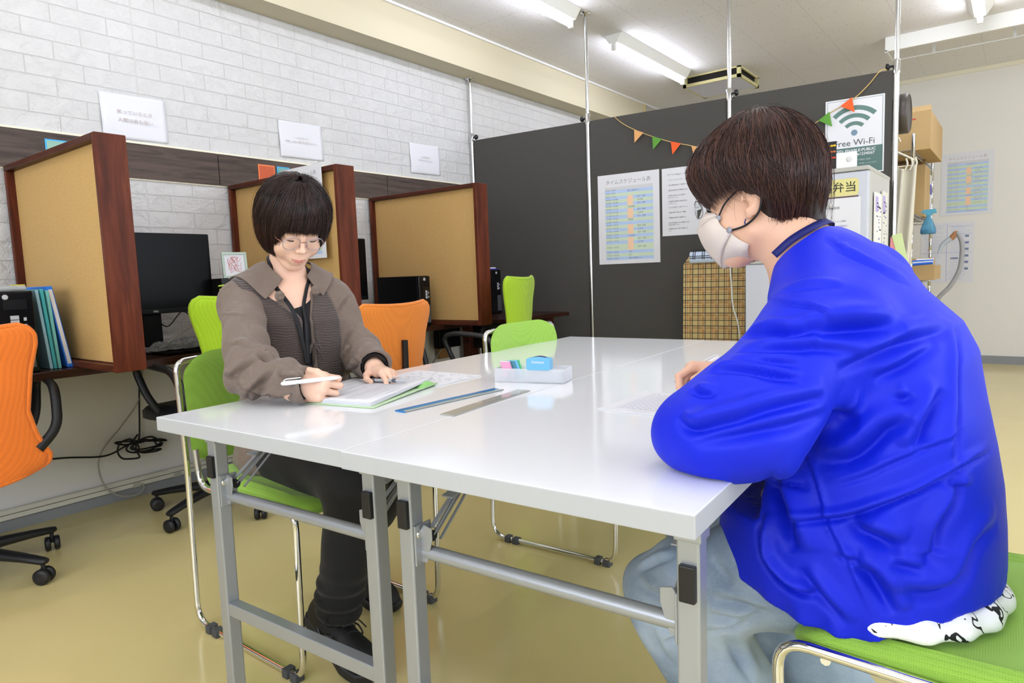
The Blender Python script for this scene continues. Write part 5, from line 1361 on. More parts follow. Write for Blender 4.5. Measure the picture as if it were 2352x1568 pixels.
def w_shirt(P):
    L = WT.l(P); t = w_torso(P); r, l = w_sleeves(P)
    # crumples around the bent elbows and forearms
    for which in (0, 1):
        e, w_ = ((w_relb, w_rwr), (w_lelb, w_lwr))[which]; s = (r, l)[which]
        ax = (w_-e)/np.linalg.norm(w_-e); u = (P-e)@ax.astype(F32); near = np.exp(-((u-.04)/.14)**2)
        s = s-near*(.0055*np.sin(u*95+3.2*wr(P, 14, 5+which, 3))+.004*wr(P, 30, 9+which, 4))
        if which: l = s
        else: r = s
    d = smin(t, smin(r, l, .002), .022)
    d = d-.0035*wr(P, 22, 3, 5, (1, 1, .6))-.0014*wr(P, 60, 4, 5)-.0025*wr(P, 38, 14, 4, (.6, 1, 1.4))
    # openings: cuffs, neck, front
    d = smax(d, -cap(P, w_rwr+V3(.0, 0, .004), w_rwr+V3(.10, .05, .0), .036, .040), .003)
    d = smax(d, -cap(P, w_lwr+V3(-.012, .010, .008), w_lwr+V3(.08, -.05, -.0), .037, .040), .003)
    m1 = np.sqrt(((P-w_rwr)**2).sum(1)) < .12
    d = np.maximum(d, np.where(m1, (P-(w_rwr+V3(.006, 0, 0)))@V3(.87, .45, .15), -1))
    m2 = np.sqrt(((P-w_lwr)**2).sum(1)) < .12
    d = np.maximum(d, np.where(m2, (P-(w_lwr+V3(-.004, 0, 0)))@V3(.80, -.55, -.1), -1))
    d = smax(d, -cap(P, V3(*WT.w((-.03, .0, 1.06))), V3(*WT.w((.035, .005, .985))), .062, .046), .006)
    d = smax(d, np.where(L[:, 0] > .0, -poly2(L[:, 1], L[:, 2], W_OPEN), -1), .003)
    d = np.maximum(d, np.where((P[:, 0] > -1.6) & (P[:, 2] < .72) & (np.abs(L[:, 1]) > .05) | (P[:, 0] > -1.495), .7015-P[:, 2], -1))     # rests on the table top
    return d
W_OPEN = [(-.072, 1.03), (-.058, .965), (-.037, .92), (-.013, .882), (-.008, .60), (.012, .60), (.010, .875), (.030, .93), (.028, .99), (.04, 1.03)]
W_VEST_N = [(-.155, 1.01), (-.152, .977), (-.129, .902), (-.116, .849), (-.101, .807), (-.108, .76), (-.11, .64), (-.018, .64), (-.014, .80), (-.017, .884), (-.045, .905), (-.070, .930), (-.095, .955), (-.105, 1.01)]
W_VEST_F = [(.075, 1.01), (.080, .977), (.086, .937), (.100, .887), (.106, .812), (.104, .64), (.026, .64), (.020, .80), (.014, .885), (.030, .92), (.040, .955), (.048, 1.01)]
def poly2(x, y, poly):
    """signed distance (negative inside) to a 2-D polygon"""
    poly = np.array(poly, F32); n = len(poly); d = np.full(len(x), 9, F32); s = np.zeros(len(x), bool)
    for i in range(n):
        a, b = poly[i], poly[(i+1) % n]; e = b-a; wx, wy = x-a[0], y-a[1]
        t = np.clip((wx*e[0]+wy*e[1])/(e@e), 0, 1); d = np.minimum(d, (wx-t*e[0])**2+(wy-t*e[1])**2)
        c = ((a[1] > y) != (b[1] > y)) & (x < (b[0]-a[0])*(y-a[1])/(b[1]-a[1]+1e-12)+a[0]); s ^= c
    d = np.sqrt(d); return np.where(s, -d, d)
def w_vest(P):
    L = WT.l(P); t = w_torso(P)-.0035*wr(P, 22, 3, 5, (1, 1, .6))
    shell = np.maximum(t-.0075, -(t+.004))
    n, f = poly2(L[:, 1], L[:, 2], W_VEST_N), poly2(L[:, 1], L[:, 2], W_VEST_F)
    back = poly2(L[:, 1], L[:, 2], [(-.155, 1.01), (-.15, .97), (-.13, .9), (-.13, .62), (.13, .62), (.13, .9), (.12, .97), (.10, 1.01)])
    m = np.where(L[:, 0] > -.01, np.minimum(n, f), back)
    return smax(shell, m, .004)
def w_black(P):
    L = WT.l(P); t = w_torso(P); d = smax(t+.007, -(t+.02), .002)
    d = np.maximum(d, poly2(L[:, 1], L[:, 2], [(-.075, .945), (-.05, .938), (-.02, .932), (.01, .936), (.05, .955), (.06, .6), (-.06, .6)]))
    return np.maximum(d, -L[:, 0])
w_hR = Frame((-1.300, .900, .738), (.84, .54, .02), up=(-.13, .30, .93), sc=.92)   # local y is set below through side
def mkframe(o, x, z, sc=1):
    x = np.asarray(x, float); x /= np.linalg.norm(x); z = np.asarray(z, float); y = np.cross(z, x); y /= np.linalg.norm(y); z = np.cross(x, y)
    f = Frame((0, 0, 0), (1, 0, 0)); f.o = np.asarray(o, float); f.B = np.stack([x, y, z], 1)*sc; f.sc = sc; return f
W_HR = hand_prims(mkframe((-1.326, .886, .738), (.80, .58, .0), (.56, -.72, .38)), [(46, 70, 40), (50, 92, 50), (54, 92, 50), (58, 90, 50)],
                  [(.020, .022, .000), (.045, .040, .004), (.066, .036, .010), (.086, .024, .010)], .92, 1, (.02, .0, -.02, -.05))
W_HL = hand_prims(mkframe((-1.376, 1.178, .744), (.93, -.12, -.16), (.18, .10, .97)), [(26, 34, 22), (28, 38, 22), (30, 40, 25), (26, 36, 25)],
                  [(.012, .022, -.008), (.030, .046, -.018), (.050, .058, -.026), (.070, .054, -.030)], .81, -1)
def w_headneck(P):
    L = WH.l(P); d, lip = head_sdf(L, True); d = d*WH.sc
    nb = V3(*WT.w((-.012, .0, .965))); nt = V3(*WH.w((-.040, 0, -.050)))
    d = smin(d, cap(P, nt, nb, .044, .050), .011)
    ch = ell(P, V3(*WT.w((.0, 0, .90))), V3(.085, .14, .10)); return smin(d, ch, .05), lip
def w_handR(P): return smin(hand_sdf(P, W_HR), cap(P, w_rwr+V3(-.08, -.020, .016), w_rwr+V3(-.01, 0, 0), .024, .0225), .012)
def w_handL(P): return smin(hand_sdf(P, W_HL), cap(P, w_lwr+V3(-.11, .09, .018), w_lwr+V3(-.015, .012, .004), .030, .0225), .012)
def w_trousers(P):
    hp = [V3(*WT.w((-.03, s*.075, .50))) for s in (-1, 1)]
    d = ell(P, V3(*WT.w((-.03, 0, .535))), V3(.135, .17, .095))
    kR, aR = V3(-1.265, 1.005, .505), V3(-1.355, 1.0, .155); kL, aL = V3(-1.30, 1.20, .50), V3(-1.595, 1.218, .16)
    for h, k, a in ((hp[0], kR, aR), (hp[1], kL, aL)):
        leg = smin(cap(P, h, k, .088, .074), cap(P, k, a, .070, .058), .03); d = smin(d, leg, .02)
    d = d-.0025*wr(P, 30, 21, 4)
    for a, k in ((aR, kR), (aL, kL)):
        dd = a-k; dd = dd/np.linalg.norm(dd); u = (P-a)@dd.astype(F32); d = d-.006*np.exp(-((u+.03)/.06)**2)*np.sin(u*150+wr(P, 20, 6))
        m = np.sqrt(((P-a)**2).sum(1)) < .15; d = np.maximum(d, np.where(m, u-.02, -1))
    return d
def shoe_frame(heel, toe, up=(0, 0, 1)):
    return Frame(heel, np.asarray(toe, float)-np.asarray(heel, float), up)
def shoe_sdf(L, sole=False):
    """x from heel 0 to toe .26, z up from the sole"""
    w = np.interp(L[:, 0], [0, .05, .12, .19, .235, .262], [.030, .034, .035, .044, .040, .022]).astype(F32)
    if sole:
        d = poly2(L[:, 0], L[:, 1], [(-.005, -.02), (.01, -.034), (.12, -.036), (.19, -.047), (.24, -.040), (.268, -.012), (.268, .012), (.24, .036), (.19, .042), (.12, .034), (.01, .034), (-.005, .02)])
        return smax(d-.003, np.abs(L[:, 2]-.013-.02*np.clip((L[:, 0]-.19)/.08, 0, 1)**2)-.015, .008)
    d = cap(L, V3(.035, 0, .050), V3(.20, 0, .038), .036, .034); d = smin(d, ell(L, (.205, 0, .036), (.058, .042, .032)), .02)
    d = smin(d, cap(L, V3(.045, 0, .05), V3(.055, 0, .105), .034, .040), .03); d = smax(d, -L[:, 2]+.012, .004)
    return smax(d, L[:, 2]-.125+.25*np.clip(L[:, 0]-.03, -1, .1), .006)
# ---------------------------------------------------------------- the man
MH = Frame((-.366, 1.195, 1.083), (-.99, -.02, -.10), sc=.885)
m_lsh, m_lel, m_lwr = V3(-.225, 1.030, .885), V3(-.330, .865, .760), V3(-.425, 1.07, .738)
m_rsh, m_rel, m_rwr = V3(-.235, 1.375, .93), V3(-.38, 1.50, .79), V3(-.515, 1.425, .748)
M_TAB = [(.38, -.18, 1.19, .150, .20), (.43, -.18, 1.19, .172, .222), (.50, -.208, 1.19, .204, .228), (.585, -.205, 1.19, .200, .224), (.64, -.178, 1.19, .168, .217), (.70, -.160, 1.19, .140, .212), (.767, -.170, 1.195, .135, .212), (.84, -.185, 1.20, .138, .210), (.883, -.197, 1.20, .130, .205), (.93, -.225, 1.20, .110, .190), (.964, -.236, 1.20, .098, .165), (1.0, -.255, 1.20, .075, .125), (1.03, -.272, 1.20, .050, .080), (1.05, -.29, 1.2, .04, .06)]
M_FOLDS = []
J_FOLDS = []
def m_jacket_base(P):
    d = stack(P, M_TAB, .41, 1.045, .03)
    for s, sh in ((-1, m_lsh), (1, m_rsh)):
        d = smin(d, cap(P, V3(-.250, 1.2+s*.055, .965), sh, .050, .080), .04)
    l = smin(cap(P, m_lsh+V3(.006, 0, -.006), m_lel, .082, .060), cap(P, m_lel, m_lwr, .052, .034), .012); l = smin(l, cap(P, m_lel, m_lel+V3(-.030, .006, -.008), .060, .055), .02)
    l = smin(l, cap(P, (m_lsh+m_lel)*.5+V3(.02, 0, -.02), m_lel+V3(.06, .02, -.005), .06, .055), .04)
    r = smin(cap(P, m_rsh, m_rel, .085, .072), cap(P, m_rel, m_rwr+V3(.03, .01, 0), .068, .048), .03)
    return d, l, r
def m_jacket(P):
    d, l, r = m_jacket_base(P)
    ax = (m_lel-m_lsh)/np.linalg.norm(m_lel-m_lsh); u = (P-m_lsh)@ax.astype(F32)
    l = l-(.0025*np.sin(u*52+2.6*wr(P, 9, 31, 3)+P[:, 2]*20)*np.exp(-((u-.14)/.16)**2))
    d = smin(d, smin(l, r, .01), .030)
    d = d-.0040*wr(P, 11, 33, 4, (1, 1, .55))-.0010*wr(P, 34, 34, 4, (.7, .7, 1.2))
    # gathered hem
    hz = P[:, 2]; ang = np.arctan2(P[:, 1]-1.19, P[:, 0]+.165); d = d-.004*np.sin(ang*30+2*wr(P, 8, 41))*np.exp(-((hz-.455)/.035)**2)
    # neck opening, underside, cuff, table contact
    nk = np.sqrt((P[:, 0]+.29)**2+(P[:, 1]-1.2)**2) < .125
    d = np.maximum(d, np.where(nk & (P[:, 2] > .92), (P-V3(-.252, 1.2, 1.036))@V3(-.66, 0, .75), -1))
    d = smax(d, -cap(P, V3(-.335, 1.197, 1.09), V3(-.292, 1.198, .975), .080, .056), .006)
    hem = .462+.28*np.clip(P[:, 0]+.16, 0, .2)+.005*np.sin(ang*5)+.35*np.clip(-P[:, 0]-.25, 0, 1)
    cx = (P[:, 0]+.165)/.150; cy = (P[:, 1]-1.19)/.205; inside = np.sqrt(cx*cx+cy*cy)-.86
    m = (P[:, 2] < .60)
    d = np.maximum(d, np.where(m, hem-P[:, 2], -1))
    d = smax(d, np.where(m, -np.maximum(inside*.14, P[:, 2]-.485), -1), .004)
    on_tab = (P[:, 0] < -.292+.04*(.65-P[:, 1]))
    d = np.maximum(d, np.where(on_tab & (P[:, 2] < .75) & (P[:, 2] > .60), .7015-P[:, 2], -1))
    d = np.maximum(d, np.where((P[:, 0] < -.305) & (P[:, 2] <= .7015) & (P[:, 2] > .655), .02, -1))
    q = np.sqrt(((P-m_rwr)**2).sum(1)) < .10
    return np.maximum(d, np.where(q, (P-(m_rwr+V3(.025, 0, 0)))@V3(-.85, -.5, 0), -1))
M_HR = hand_prims(mkframe((-.500, 1.432, .752), (-.86, -.42, -.02), (-.28, .42, .86)), [(38, 52, 28), (60, 62, 30), (70, 70, 35), (76, 70, 35)],
                  [(.012, .022, -.008), (.034, .046, -.016), (.058, .050, -.024), (.082, .036, -.032)], .98, 1)
M_HL = hand_prims(mkframe((-.432, 1.10, .730), (-.25, .96, -.06), (.05, .1, .98)), [(20, 25, 15)]*4,
                  [(.012, .022, -.008), (.034, .044, -.012), (.058, .054, -.016), (.078, .056, -.018)], .98, -1)
def m_headneck(P):
    L = MH.l(P); d, lip = head_sdf(L, False); d = d*MH.sc
    nt = V3(*MH.w((-.035, 0, -.045))); nb = V3(-.272, 1.2, .965)
    d = smin(d, cap(P, nt, nb, .056, .062), .022)
    return smin(d, ell(P, V3(-.25, 1.2, .90), V3(.09, .16, .09)), .05), lip
def m_handR(P): return smin(hand_sdf(P, M_HR), cap(P, m_rwr+V3(.10, .05, .03), V3(-.500, 1.432, .752), .034, .026), .014)
def m_handL(P): return smin(hand_sdf(P, M_HL), cap(P, m_lwr+V3(.05, -.10, .01), V3(-.432, 1.10, .730), .032, .024), .014)
def m_jeans(P):
    d = ell(P, V3(-.175, 1.19, .535), V3(.13, .185, .085))
    kL, aL = V3(-.460, 1.045, .415), V3(-.275, 1.10, .07); kR, aR = V3(-.505, 1.30, .455), V3(-.215, 1.34, .07)
    for h, k, a, f in ((V3(-.19, 1.10, .53), kL, aL, 0), (V3(-.19, 1.29, .53), kR, aR, 1)):
        leg = smin(cap(P, h, k, .100, .082), cap(P, k, a, .083, .088), .03)
        ax = (k-h)/np.linalg.norm(k-h); u = (P-h)@ax.astype(F32); leg = leg-.006*np.sin(u*55+2.5*wr(P, 11, 50+f, 3))*np.exp(-((u-.3)/.16)**2)
        d = smin(d, leg, .02)
    d = d-.005*wr(P, 16, 52, 5)-.002*wr(P, 45, 53, 4)
    return np.maximum(d, .06-P[:, 2])
# fold lines of the cloth (points in the room, depth, width)
M_FOLDS += [
 ([(-0.308, 0.939, 0.882), (-0.295, 0.930, 0.887), (-0.280, 0.923, 0.890), (-0.266, 0.920, 0.891), (-0.254, 0.919, 0.890), (-0.244, 0.918, 0.889), (-0.234, 0.921, 0.890), (-0.224, 0.925, 0.891), (-0.215, 0.930, 0.895), (-0.207, 0.937, 0.899)], 0.0120, 0.0138),
 ([(-0.214, 0.926, 0.887), (-0.207, 0.932, 0.891), (-0.199, 0.938, 0.895), (-0.186, 0.947, 0.896), (-0.173, 0.958, 0.896), (-0.160, 0.969, 0.895), (-0.147, 0.982, 0.895), (-0.137, 0.997, 0.895), (-0.127, 1.015, 0.895)], 0.0156, 0.0196),
 ([(-0.303, 0.897, 0.865), (-0.286, 0.895, 0.867), (-0.271, 0.896, 0.868), (-0.256, 0.899, 0.870), (-0.242, 0.904, 0.871), (-0.227, 0.909, 0.872), (-0.214, 0.917, 0.873), (-0.201, 0.926, 0.872), (-0.188, 0.936, 0.869), (-0.176, 0.949, 0.866), (-0.163, 0.962, 0.863)], 0.0084, 0.0126),
 ([(-0.311, 0.882, 0.855), (-0.293, 0.878, 0.855), (-0.277, 0.879, 0.855), (-0.262, 0.883, 0.854), (-0.248, 0.888, 0.853), (-0.234, 0.893, 0.852), (-0.220, 0.900, 0.850)], 0.0072, 0.0103),
 ([(-0.333, 0.867, 0.840), (-0.319, 0.865, 0.843), (-0.305, 0.865, 0.846), (-0.291, 0.866, 0.846), (-0.275, 0.868, 0.845), (-0.260, 0.871, 0.841), (-0.244, 0.877, 0.837), (-0.231, 0.884, 0.834), (-0.218, 0.892, 0.832)], 0.0096, 0.0103),
 ([(-0.343, 0.837, 0.820), (-0.336, 0.832, 0.818), (-0.328, 0.829, 0.817), (-0.318, 0.829, 0.817), (-0.308, 0.830, 0.818)], 0.0084, 0.0092),
 ([(-0.351, 0.810, 0.789), (-0.346, 0.806, 0.784), (-0.340, 0.803, 0.780), (-0.335, 0.801, 0.777), (-0.328, 0.801, 0.776), (-0.320, 0.802, 0.777), (-0.310, 0.805, 0.780), (-0.295, 0.811, 0.785), (-0.277, 0.819, 0.790), (-0.256, 0.832, 0.798), (-0.238, 0.853, 0.803), (-0.222, 0.875, 0.806), (-0.208, 0.892, 0.809), (-0.200, 0.902, 0.810), (-0.195, 0.908, 0.810)], 0.0144, 0.0138),
 ([(-0.329, 0.798, 0.759), (-0.312, 0.801, 0.763), (-0.295, 0.806, 0.768), (-0.278, 0.813, 0.772), (-0.259, 0.821, 0.777), (-0.238, 0.837, 0.781), (-0.220, 0.863, 0.783), (-0.206, 0.888, 0.787), (-0.193, 0.916, 0.791)], 0.0096, 0.0161),
 ([(-0.187, 0.930, 0.844), (-0.176, 0.948, 0.847), (-0.163, 0.964, 0.852), (-0.147, 0.980, 0.860), (-0.130, 0.999, 0.869), (-0.113, 1.023, 0.875), (-0.097, 1.047, 0.881), (-0.085, 1.078, 0.884), (-0.074, 1.122, 0.886)], 0.0108, 0.0172),
 ([(-0.152, 0.983, 0.825), (-0.137, 0.994, 0.833), (-0.121, 1.006, 0.842), (-0.104, 1.023, 0.855), (-0.088, 1.053, 0.869)], 0.0084, 0.0138),
 ([(-0.223, 0.991, 0.704), (-0.202, 0.982, 0.708), (-0.184, 0.978, 0.713), (-0.170, 0.978, 0.721), (-0.158, 0.979, 0.733), (-0.147, 0.981, 0.746), (-0.136, 0.984, 0.759), (-0.122, 0.989, 0.767), (-0.109, 0.995, 0.773)], 0.0156, 0.0184),
 ([(-0.191, 0.938, 0.785), (-0.192, 0.972, 0.776), (-0.185, 0.980, 0.773), (-0.176, 0.982, 0.771), (-0.165, 0.982, 0.770)], 0.0120, 0.0253),
 ([(-0.107, 0.990, 0.730), (-0.103, 0.993, 0.740), (-0.099, 0.997, 0.752), (-0.094, 1.003, 0.767), (-0.088, 1.012, 0.783), (-0.083, 1.023, 0.797), (-0.078, 1.035, 0.809)], 0.0120, 0.0149),
 ([(-0.071, 1.134, 0.886), (-0.068, 1.106, 0.870), (-0.065, 1.086, 0.853), (-0.064, 1.070, 0.833), (-0.063, 1.063, 0.810), (-0.061, 1.053, 0.785), (-0.060, 1.040, 0.758), (-0.060, 1.030, 0.732), (-0.061, 1.022, 0.706)], 0.0072, 0.0126),
 ([(-0.197, 0.941, 0.899), (-0.201, 0.942, 0.904), (-0.205, 0.943, 0.908), (-0.208, 0.944, 0.912), (-0.213, 0.946, 0.916), (-0.221, 0.947, 0.921), (-0.230, 0.949, 0.924), (-0.241, 0.950, 0.925), (-0.253, 0.954, 0.926), (-0.270, 0.967, 0.929), (-0.306, 1.042, 0.927)], 0.0048, 0.0052),
 ([(-0.130, 0.992, 0.803), (-0.123, 0.994, 0.800), (-0.117, 0.996, 0.799), (-0.113, 0.999, 0.802), (-0.110, 1.002, 0.805)], 0.0072, 0.0115),
 ([(-0.284, 1.000, 0.937), (-0.266, 0.985, 0.942), (-0.251, 0.981, 0.947), (-0.235, 0.979, 0.949), (-0.219, 0.980, 0.951), (-0.203, 0.982, 0.950), (-0.189, 0.987, 0.948)], 0.0048, 0.0115),
 ([(-0.237, 1.111, 1.020), (-0.224, 1.096, 1.008), (-0.208, 1.084, 0.996), (-0.181, 1.085, 0.980), (-0.155, 1.098, 0.965), (-0.140, 1.116, 0.953), (-0.128, 1.136, 0.943)], 0.0048, 0.0115),
 ([(-0.206, 0.976, 0.669), (-0.190, 0.975, 0.677), (-0.175, 0.975, 0.684), (-0.160, 0.975, 0.692), (-0.146, 0.977, 0.701), (-0.133, 0.979, 0.710), (-0.119, 0.984, 0.718), (-0.106, 0.990, 0.725), (-0.094, 0.997, 0.732), (-0.081, 1.007, 0.737), (-0.069, 1.021, 0.742), (-0.060, 1.035, 0.748), (-0.052, 1.053, 0.752)], 0.0048, 0.0057),
 ([(-0.261, 0.975, 0.611), (-0.253, 0.973, 0.611), (-0.242, 0.971, 0.613), (-0.225, 0.970, 0.619), (-0.206, 0.970, 0.625), (-0.189, 0.971, 0.630), (-0.174, 0.971, 0.636), (-0.160, 0.972, 0.643), (-0.145, 0.973, 0.652), (-0.123, 0.978, 0.664), (-0.101, 0.989, 0.676), (-0.080, 1.002, 0.690), (-0.060, 1.022, 0.702), (-0.042, 1.055, 0.711), (-0.025, 1.123, 0.713)], 0.0120, 0.0075),
 ([(-0.214, 0.869, 0.752), (-0.240, 1.002, 0.700), (-0.230, 0.989, 0.687), (-0.222, 0.981, 0.670), (-0.216, 0.976, 0.653), (-0.211, 0.973, 0.638), (-0.206, 0.970, 0.622), (-0.195, 0.967, 0.602), (-0.184, 0.966, 0.582), (-0.175, 0.966, 0.561), (-0.166, 0.967, 0.540), (-0.158, 0.969, 0.518), (-0.150, 0.970, 0.497)], 0.0048, 0.0057),
 ([(-0.172, 0.971, 0.635), (-0.165, 0.970, 0.626), (-0.158, 0.970, 0.618), (-0.147, 0.972, 0.614), (-0.135, 0.974, 0.610), (-0.124, 0.977, 0.605), (-0.113, 0.982, 0.599)], 0.0156, 0.0196),
 ([(-0.060, 1.022, 0.700), (-0.058, 1.023, 0.683), (-0.059, 1.022, 0.668), (-0.064, 1.015, 0.654), (-0.071, 1.008, 0.641), (-0.076, 1.005, 0.629), (-0.079, 1.003, 0.615), (-0.080, 1.002, 0.594), (-0.080, 1.002, 0.571)], 0.0120, 0.0149),
 ([(-0.168, 0.967, 0.567), (-0.158, 0.969, 0.565), (-0.149, 0.971, 0.561), (-0.141, 0.972, 0.551), (-0.134, 0.974, 0.539), (-0.125, 0.977, 0.523), (-0.117, 0.981, 0.507)], 0.0156, 0.0172),
 ([(-0.132, 0.975, 0.550), (-0.115, 0.981, 0.544), (-0.098, 0.989, 0.540), (-0.082, 1.000, 0.538), (-0.067, 1.012, 0.541), (-0.057, 1.022, 0.548), (-0.049, 1.031, 0.560), (-0.044, 1.040, 0.578), (-0.037, 1.051, 0.596), (-0.026, 1.070, 0.609), (-0.015, 1.103, 0.617)], 0.0120, 0.0207),
 ([(-0.298, 0.990, 0.609), (-0.296, 0.981, 0.593), (-0.296, 0.976, 0.577), (-0.294, 0.975, 0.562), (-0.290, 0.973, 0.549), (-0.280, 0.969, 0.537), (-0.267, 0.966, 0.525), (-0.254, 0.964, 0.517), (-0.239, 0.962, 0.512), (-0.225, 0.962, 0.513), (-0.212, 0.963, 0.515)], 0.0180, 0.0103),
 ([(-0.235, 0.963, 0.552), (-0.227, 0.963, 0.539), (-0.218, 0.963, 0.528), (-0.210, 0.963, 0.518), (-0.201, 0.963, 0.508), (-0.187, 0.963, 0.496), (-0.173, 0.968, 0.479)], 0.0108, 0.0138),
 ([(-0.241, 0.841, 0.724), (-0.282, 1.010, 0.652), (-0.270, 0.993, 0.638), (-0.261, 0.979, 0.622), (-0.253, 0.971, 0.605), (-0.246, 0.965, 0.588), (-0.240, 0.964, 0.569)], 0.0216, 0.0207),
 ([(-0.192, 0.965, 0.580), (-0.181, 0.966, 0.577), (-0.172, 0.967, 0.575), (-0.167, 0.968, 0.576), (-0.162, 0.968, 0.579)], 0.0072, 0.0092),
 ([(-0.127, 0.976, 0.578), (-0.117, 0.980, 0.577), (-0.107, 0.984, 0.575), (-0.099, 0.989, 0.573), (-0.090, 0.994, 0.571)], 0.0084, 0.0126),
]
W_FOLDS += [
 ([(-1.454, 0.797, 0.772), (-1.443, 0.798, 0.771), (-1.435, 0.802, 0.772), (-1.423, 0.811, 0.781), (-1.409, 0.819, 0.792), (-1.396, 0.824, 0.800), (-1.388, 0.829, 0.806), (-1.380, 0.835, 0.806), (-1.375, 0.841, 0.805)], 0.0095, 0.0103),
 ([(-1.424, 0.811, 0.756), (-1.412, 0.813, 0.750), (-1.401, 0.816, 0.744), (-1.395, 0.821, 0.742), (-1.391, 0.829, 0.740)], 0.0081, 0.0092),
 ([(-1.674, 0.969, 0.665), (-1.409, 0.825, 0.727), (-1.392, 0.827, 0.741), (-1.377, 0.835, 0.753), (-1.358, 0.841, 0.766), (-1.342, 0.847, 0.780), (-1.335, 0.857, 0.794)], 0.0095, 0.0115),
 ([(-1.402, 0.824, 0.733), (-1.399, 0.843, 0.728), (-1.397, 0.862, 0.724), (-1.342, 0.843, 0.730), (-1.333, 0.850, 0.729), (-1.326, 0.859, 0.726), (-1.314, 0.863, 0.725), (-1.298, 0.862, 0.729), (-1.285, 0.861, 0.733)], 0.0135, 0.0063),
 ([(-1.324, 0.861, 0.791), (-1.317, 0.857, 0.781), (-1.313, 0.857, 0.772), (-1.306, 0.861, 0.767), (-1.296, 0.865, 0.765), (-1.282, 0.867, 0.765), (-1.276, 0.875, 0.766), (-1.320, 0.917, 0.759), (-1.312, 0.924, 0.763)], 0.0108, 0.0092),
 ([(-1.396, 0.856, 0.829), (-1.384, 0.855, 0.820), (-1.376, 0.856, 0.812), (-1.371, 0.861, 0.807), (-1.364, 0.865, 0.804)], 0.0121, 0.0126),
 ([(-1.449, 0.797, 0.775), (-1.440, 0.799, 0.770), (-1.432, 0.805, 0.767), (-1.422, 0.811, 0.767)], 0.0081, 0.0103),
 ([(-1.523, 0.847, 0.842), (-1.472, 0.839, 0.841), (-1.441, 0.845, 0.839), (-1.427, 0.857, 0.835), (-1.396, 0.859, 0.832)], 0.0054, 0.0115),
 ([(-1.503, 1.217, 0.807), (-1.501, 1.205, 0.794), (-1.505, 1.197, 0.781), (-1.513, 1.193, 0.769), (-1.535, 1.199, 0.757)], 0.0081, 0.0103),
 ([(-1.426, 1.172, 0.793), (-1.413, 1.154, 0.782), (-1.412, 1.147, 0.769), (-1.418, 1.147, 0.754), (-1.455, 1.173, 0.733)], 0.0095, 0.0080),
 ([(-1.404, 1.163, 0.762), (-1.396, 1.143, 0.757), (-1.420, 1.148, 0.748), (-1.468, 1.173, 0.734), (-1.561, 1.233, 0.712)], 0.0081, 0.0080),
 ([(-1.707, 0.935, 0.899), (-1.599, 0.896, 0.904), (-1.568, 0.898, 0.905), (-1.551, 0.905, 0.904), (-1.541, 0.916, 0.900), (-1.534, 0.927, 0.894), (-1.530, 0.939, 0.886)], 0.0041, 0.0046),
 ([(-1.571, 1.273, 0.938), (-1.563, 1.250, 0.928), (-1.559, 1.232, 0.917), (-1.558, 1.218, 0.900), (-1.550, 1.199, 0.882)], 0.0068, 0.0092),
]
J_FOLDS += [
 ([(-0.497, 0.975, 0.457), (-0.487, 0.971, 0.455), (-0.477, 0.967, 0.453), (-0.464, 0.964, 0.451), (-0.451, 0.961, 0.450), (-0.438, 0.960, 0.449), (-0.426, 0.962, 0.449)], 0.0066, 0.0103),
 ([(-0.376, 0.977, 0.466), (-0.363, 0.981, 0.463), (-0.350, 0.984, 0.460), (-0.334, 0.987, 0.460), (-0.317, 0.989, 0.460), (-0.301, 0.990, 0.458), (-0.285, 0.992, 0.454)], 0.0077, 0.0115),
 ([(-0.379, 0.972, 0.436), (-0.359, 0.979, 0.434), (-0.339, 0.987, 0.433), (-0.319, 0.992, 0.440), (-0.296, 0.992, 0.452)], 0.0099, 0.0092),
 ([(-0.445, 0.962, 0.375), (-0.437, 0.964, 0.378), (-0.428, 0.966, 0.381), (-0.420, 0.969, 0.385), (-0.410, 0.971, 0.391)], 0.0077, 0.0092),
 ([(-0.380, 0.975, 0.403), (-0.360, 0.983, 0.409), (-0.341, 0.990, 0.416), (-0.324, 0.994, 0.427), (-0.308, 0.994, 0.442)], 0.0099, 0.0103),
 ([(-0.466, 0.954, 0.398), (-0.462, 0.957, 0.381), (-0.458, 0.963, 0.363), (-0.450, 0.970, 0.345), (-0.441, 0.976, 0.329)], 0.0066, 0.0138),
 ([(-0.504, 0.990, 0.467), (-0.494, 0.995, 0.476), (-0.479, 0.995, 0.487), (-0.457, 0.989, 0.501), (-0.440, 0.997, 0.509)], 0.0055, 0.0115),
 ([(-0.382, 1.006, 0.516), (-0.370, 1.001, 0.509), (-0.359, 0.996, 0.502), (-0.349, 0.992, 0.494), (-0.340, 0.989, 0.485)], 0.0055, 0.0138),
 ([(-0.352, 0.989, 0.402), (-0.347, 1.008, 0.373), (-0.338, 1.018, 0.350), (-0.328, 1.021, 0.332), (-0.317, 1.023, 0.315)], 0.0088, 0.0161),
]
# ================================================================== THE WOMAN
def attach(o, root):
    off = Vector((0, 0, 0)); r = root
    while r is not None: off += r.location; r = r.parent
    o.data.transform(Matrix.Translation(-off)); o.parent = root; return o
def person_mesh(name, parts, mats, root, liplist=None):
    V, Q = join_np([(p[0], p[1]) for p in parts]); o = npmesh(name, V, Q, mats)
    lip = np.concatenate([p[2] if len(p) > 2 else np.zeros(len(p[0])) for p in parts]); set_lip(o, lip); return attach(o, root)
def lipval(P, fn, w=.0016, L=None): return np.clip(1-np.maximum(fn(P.astype(F32))[1], 0)/w, 0, 1)
def sdf_part(name, f, lo, hi, h, m, root, it=1):
    V, Q = sdf_mesh(f, lo, hi, h); V = smoothV(V, Q, it); return attach(npmesh(name, V, Q, m), root)
woman = thing('person', 'person with a dark bob and round glasses in a taupe shirt, writing at the table', 'person', (-1.60, 1.12, 0))
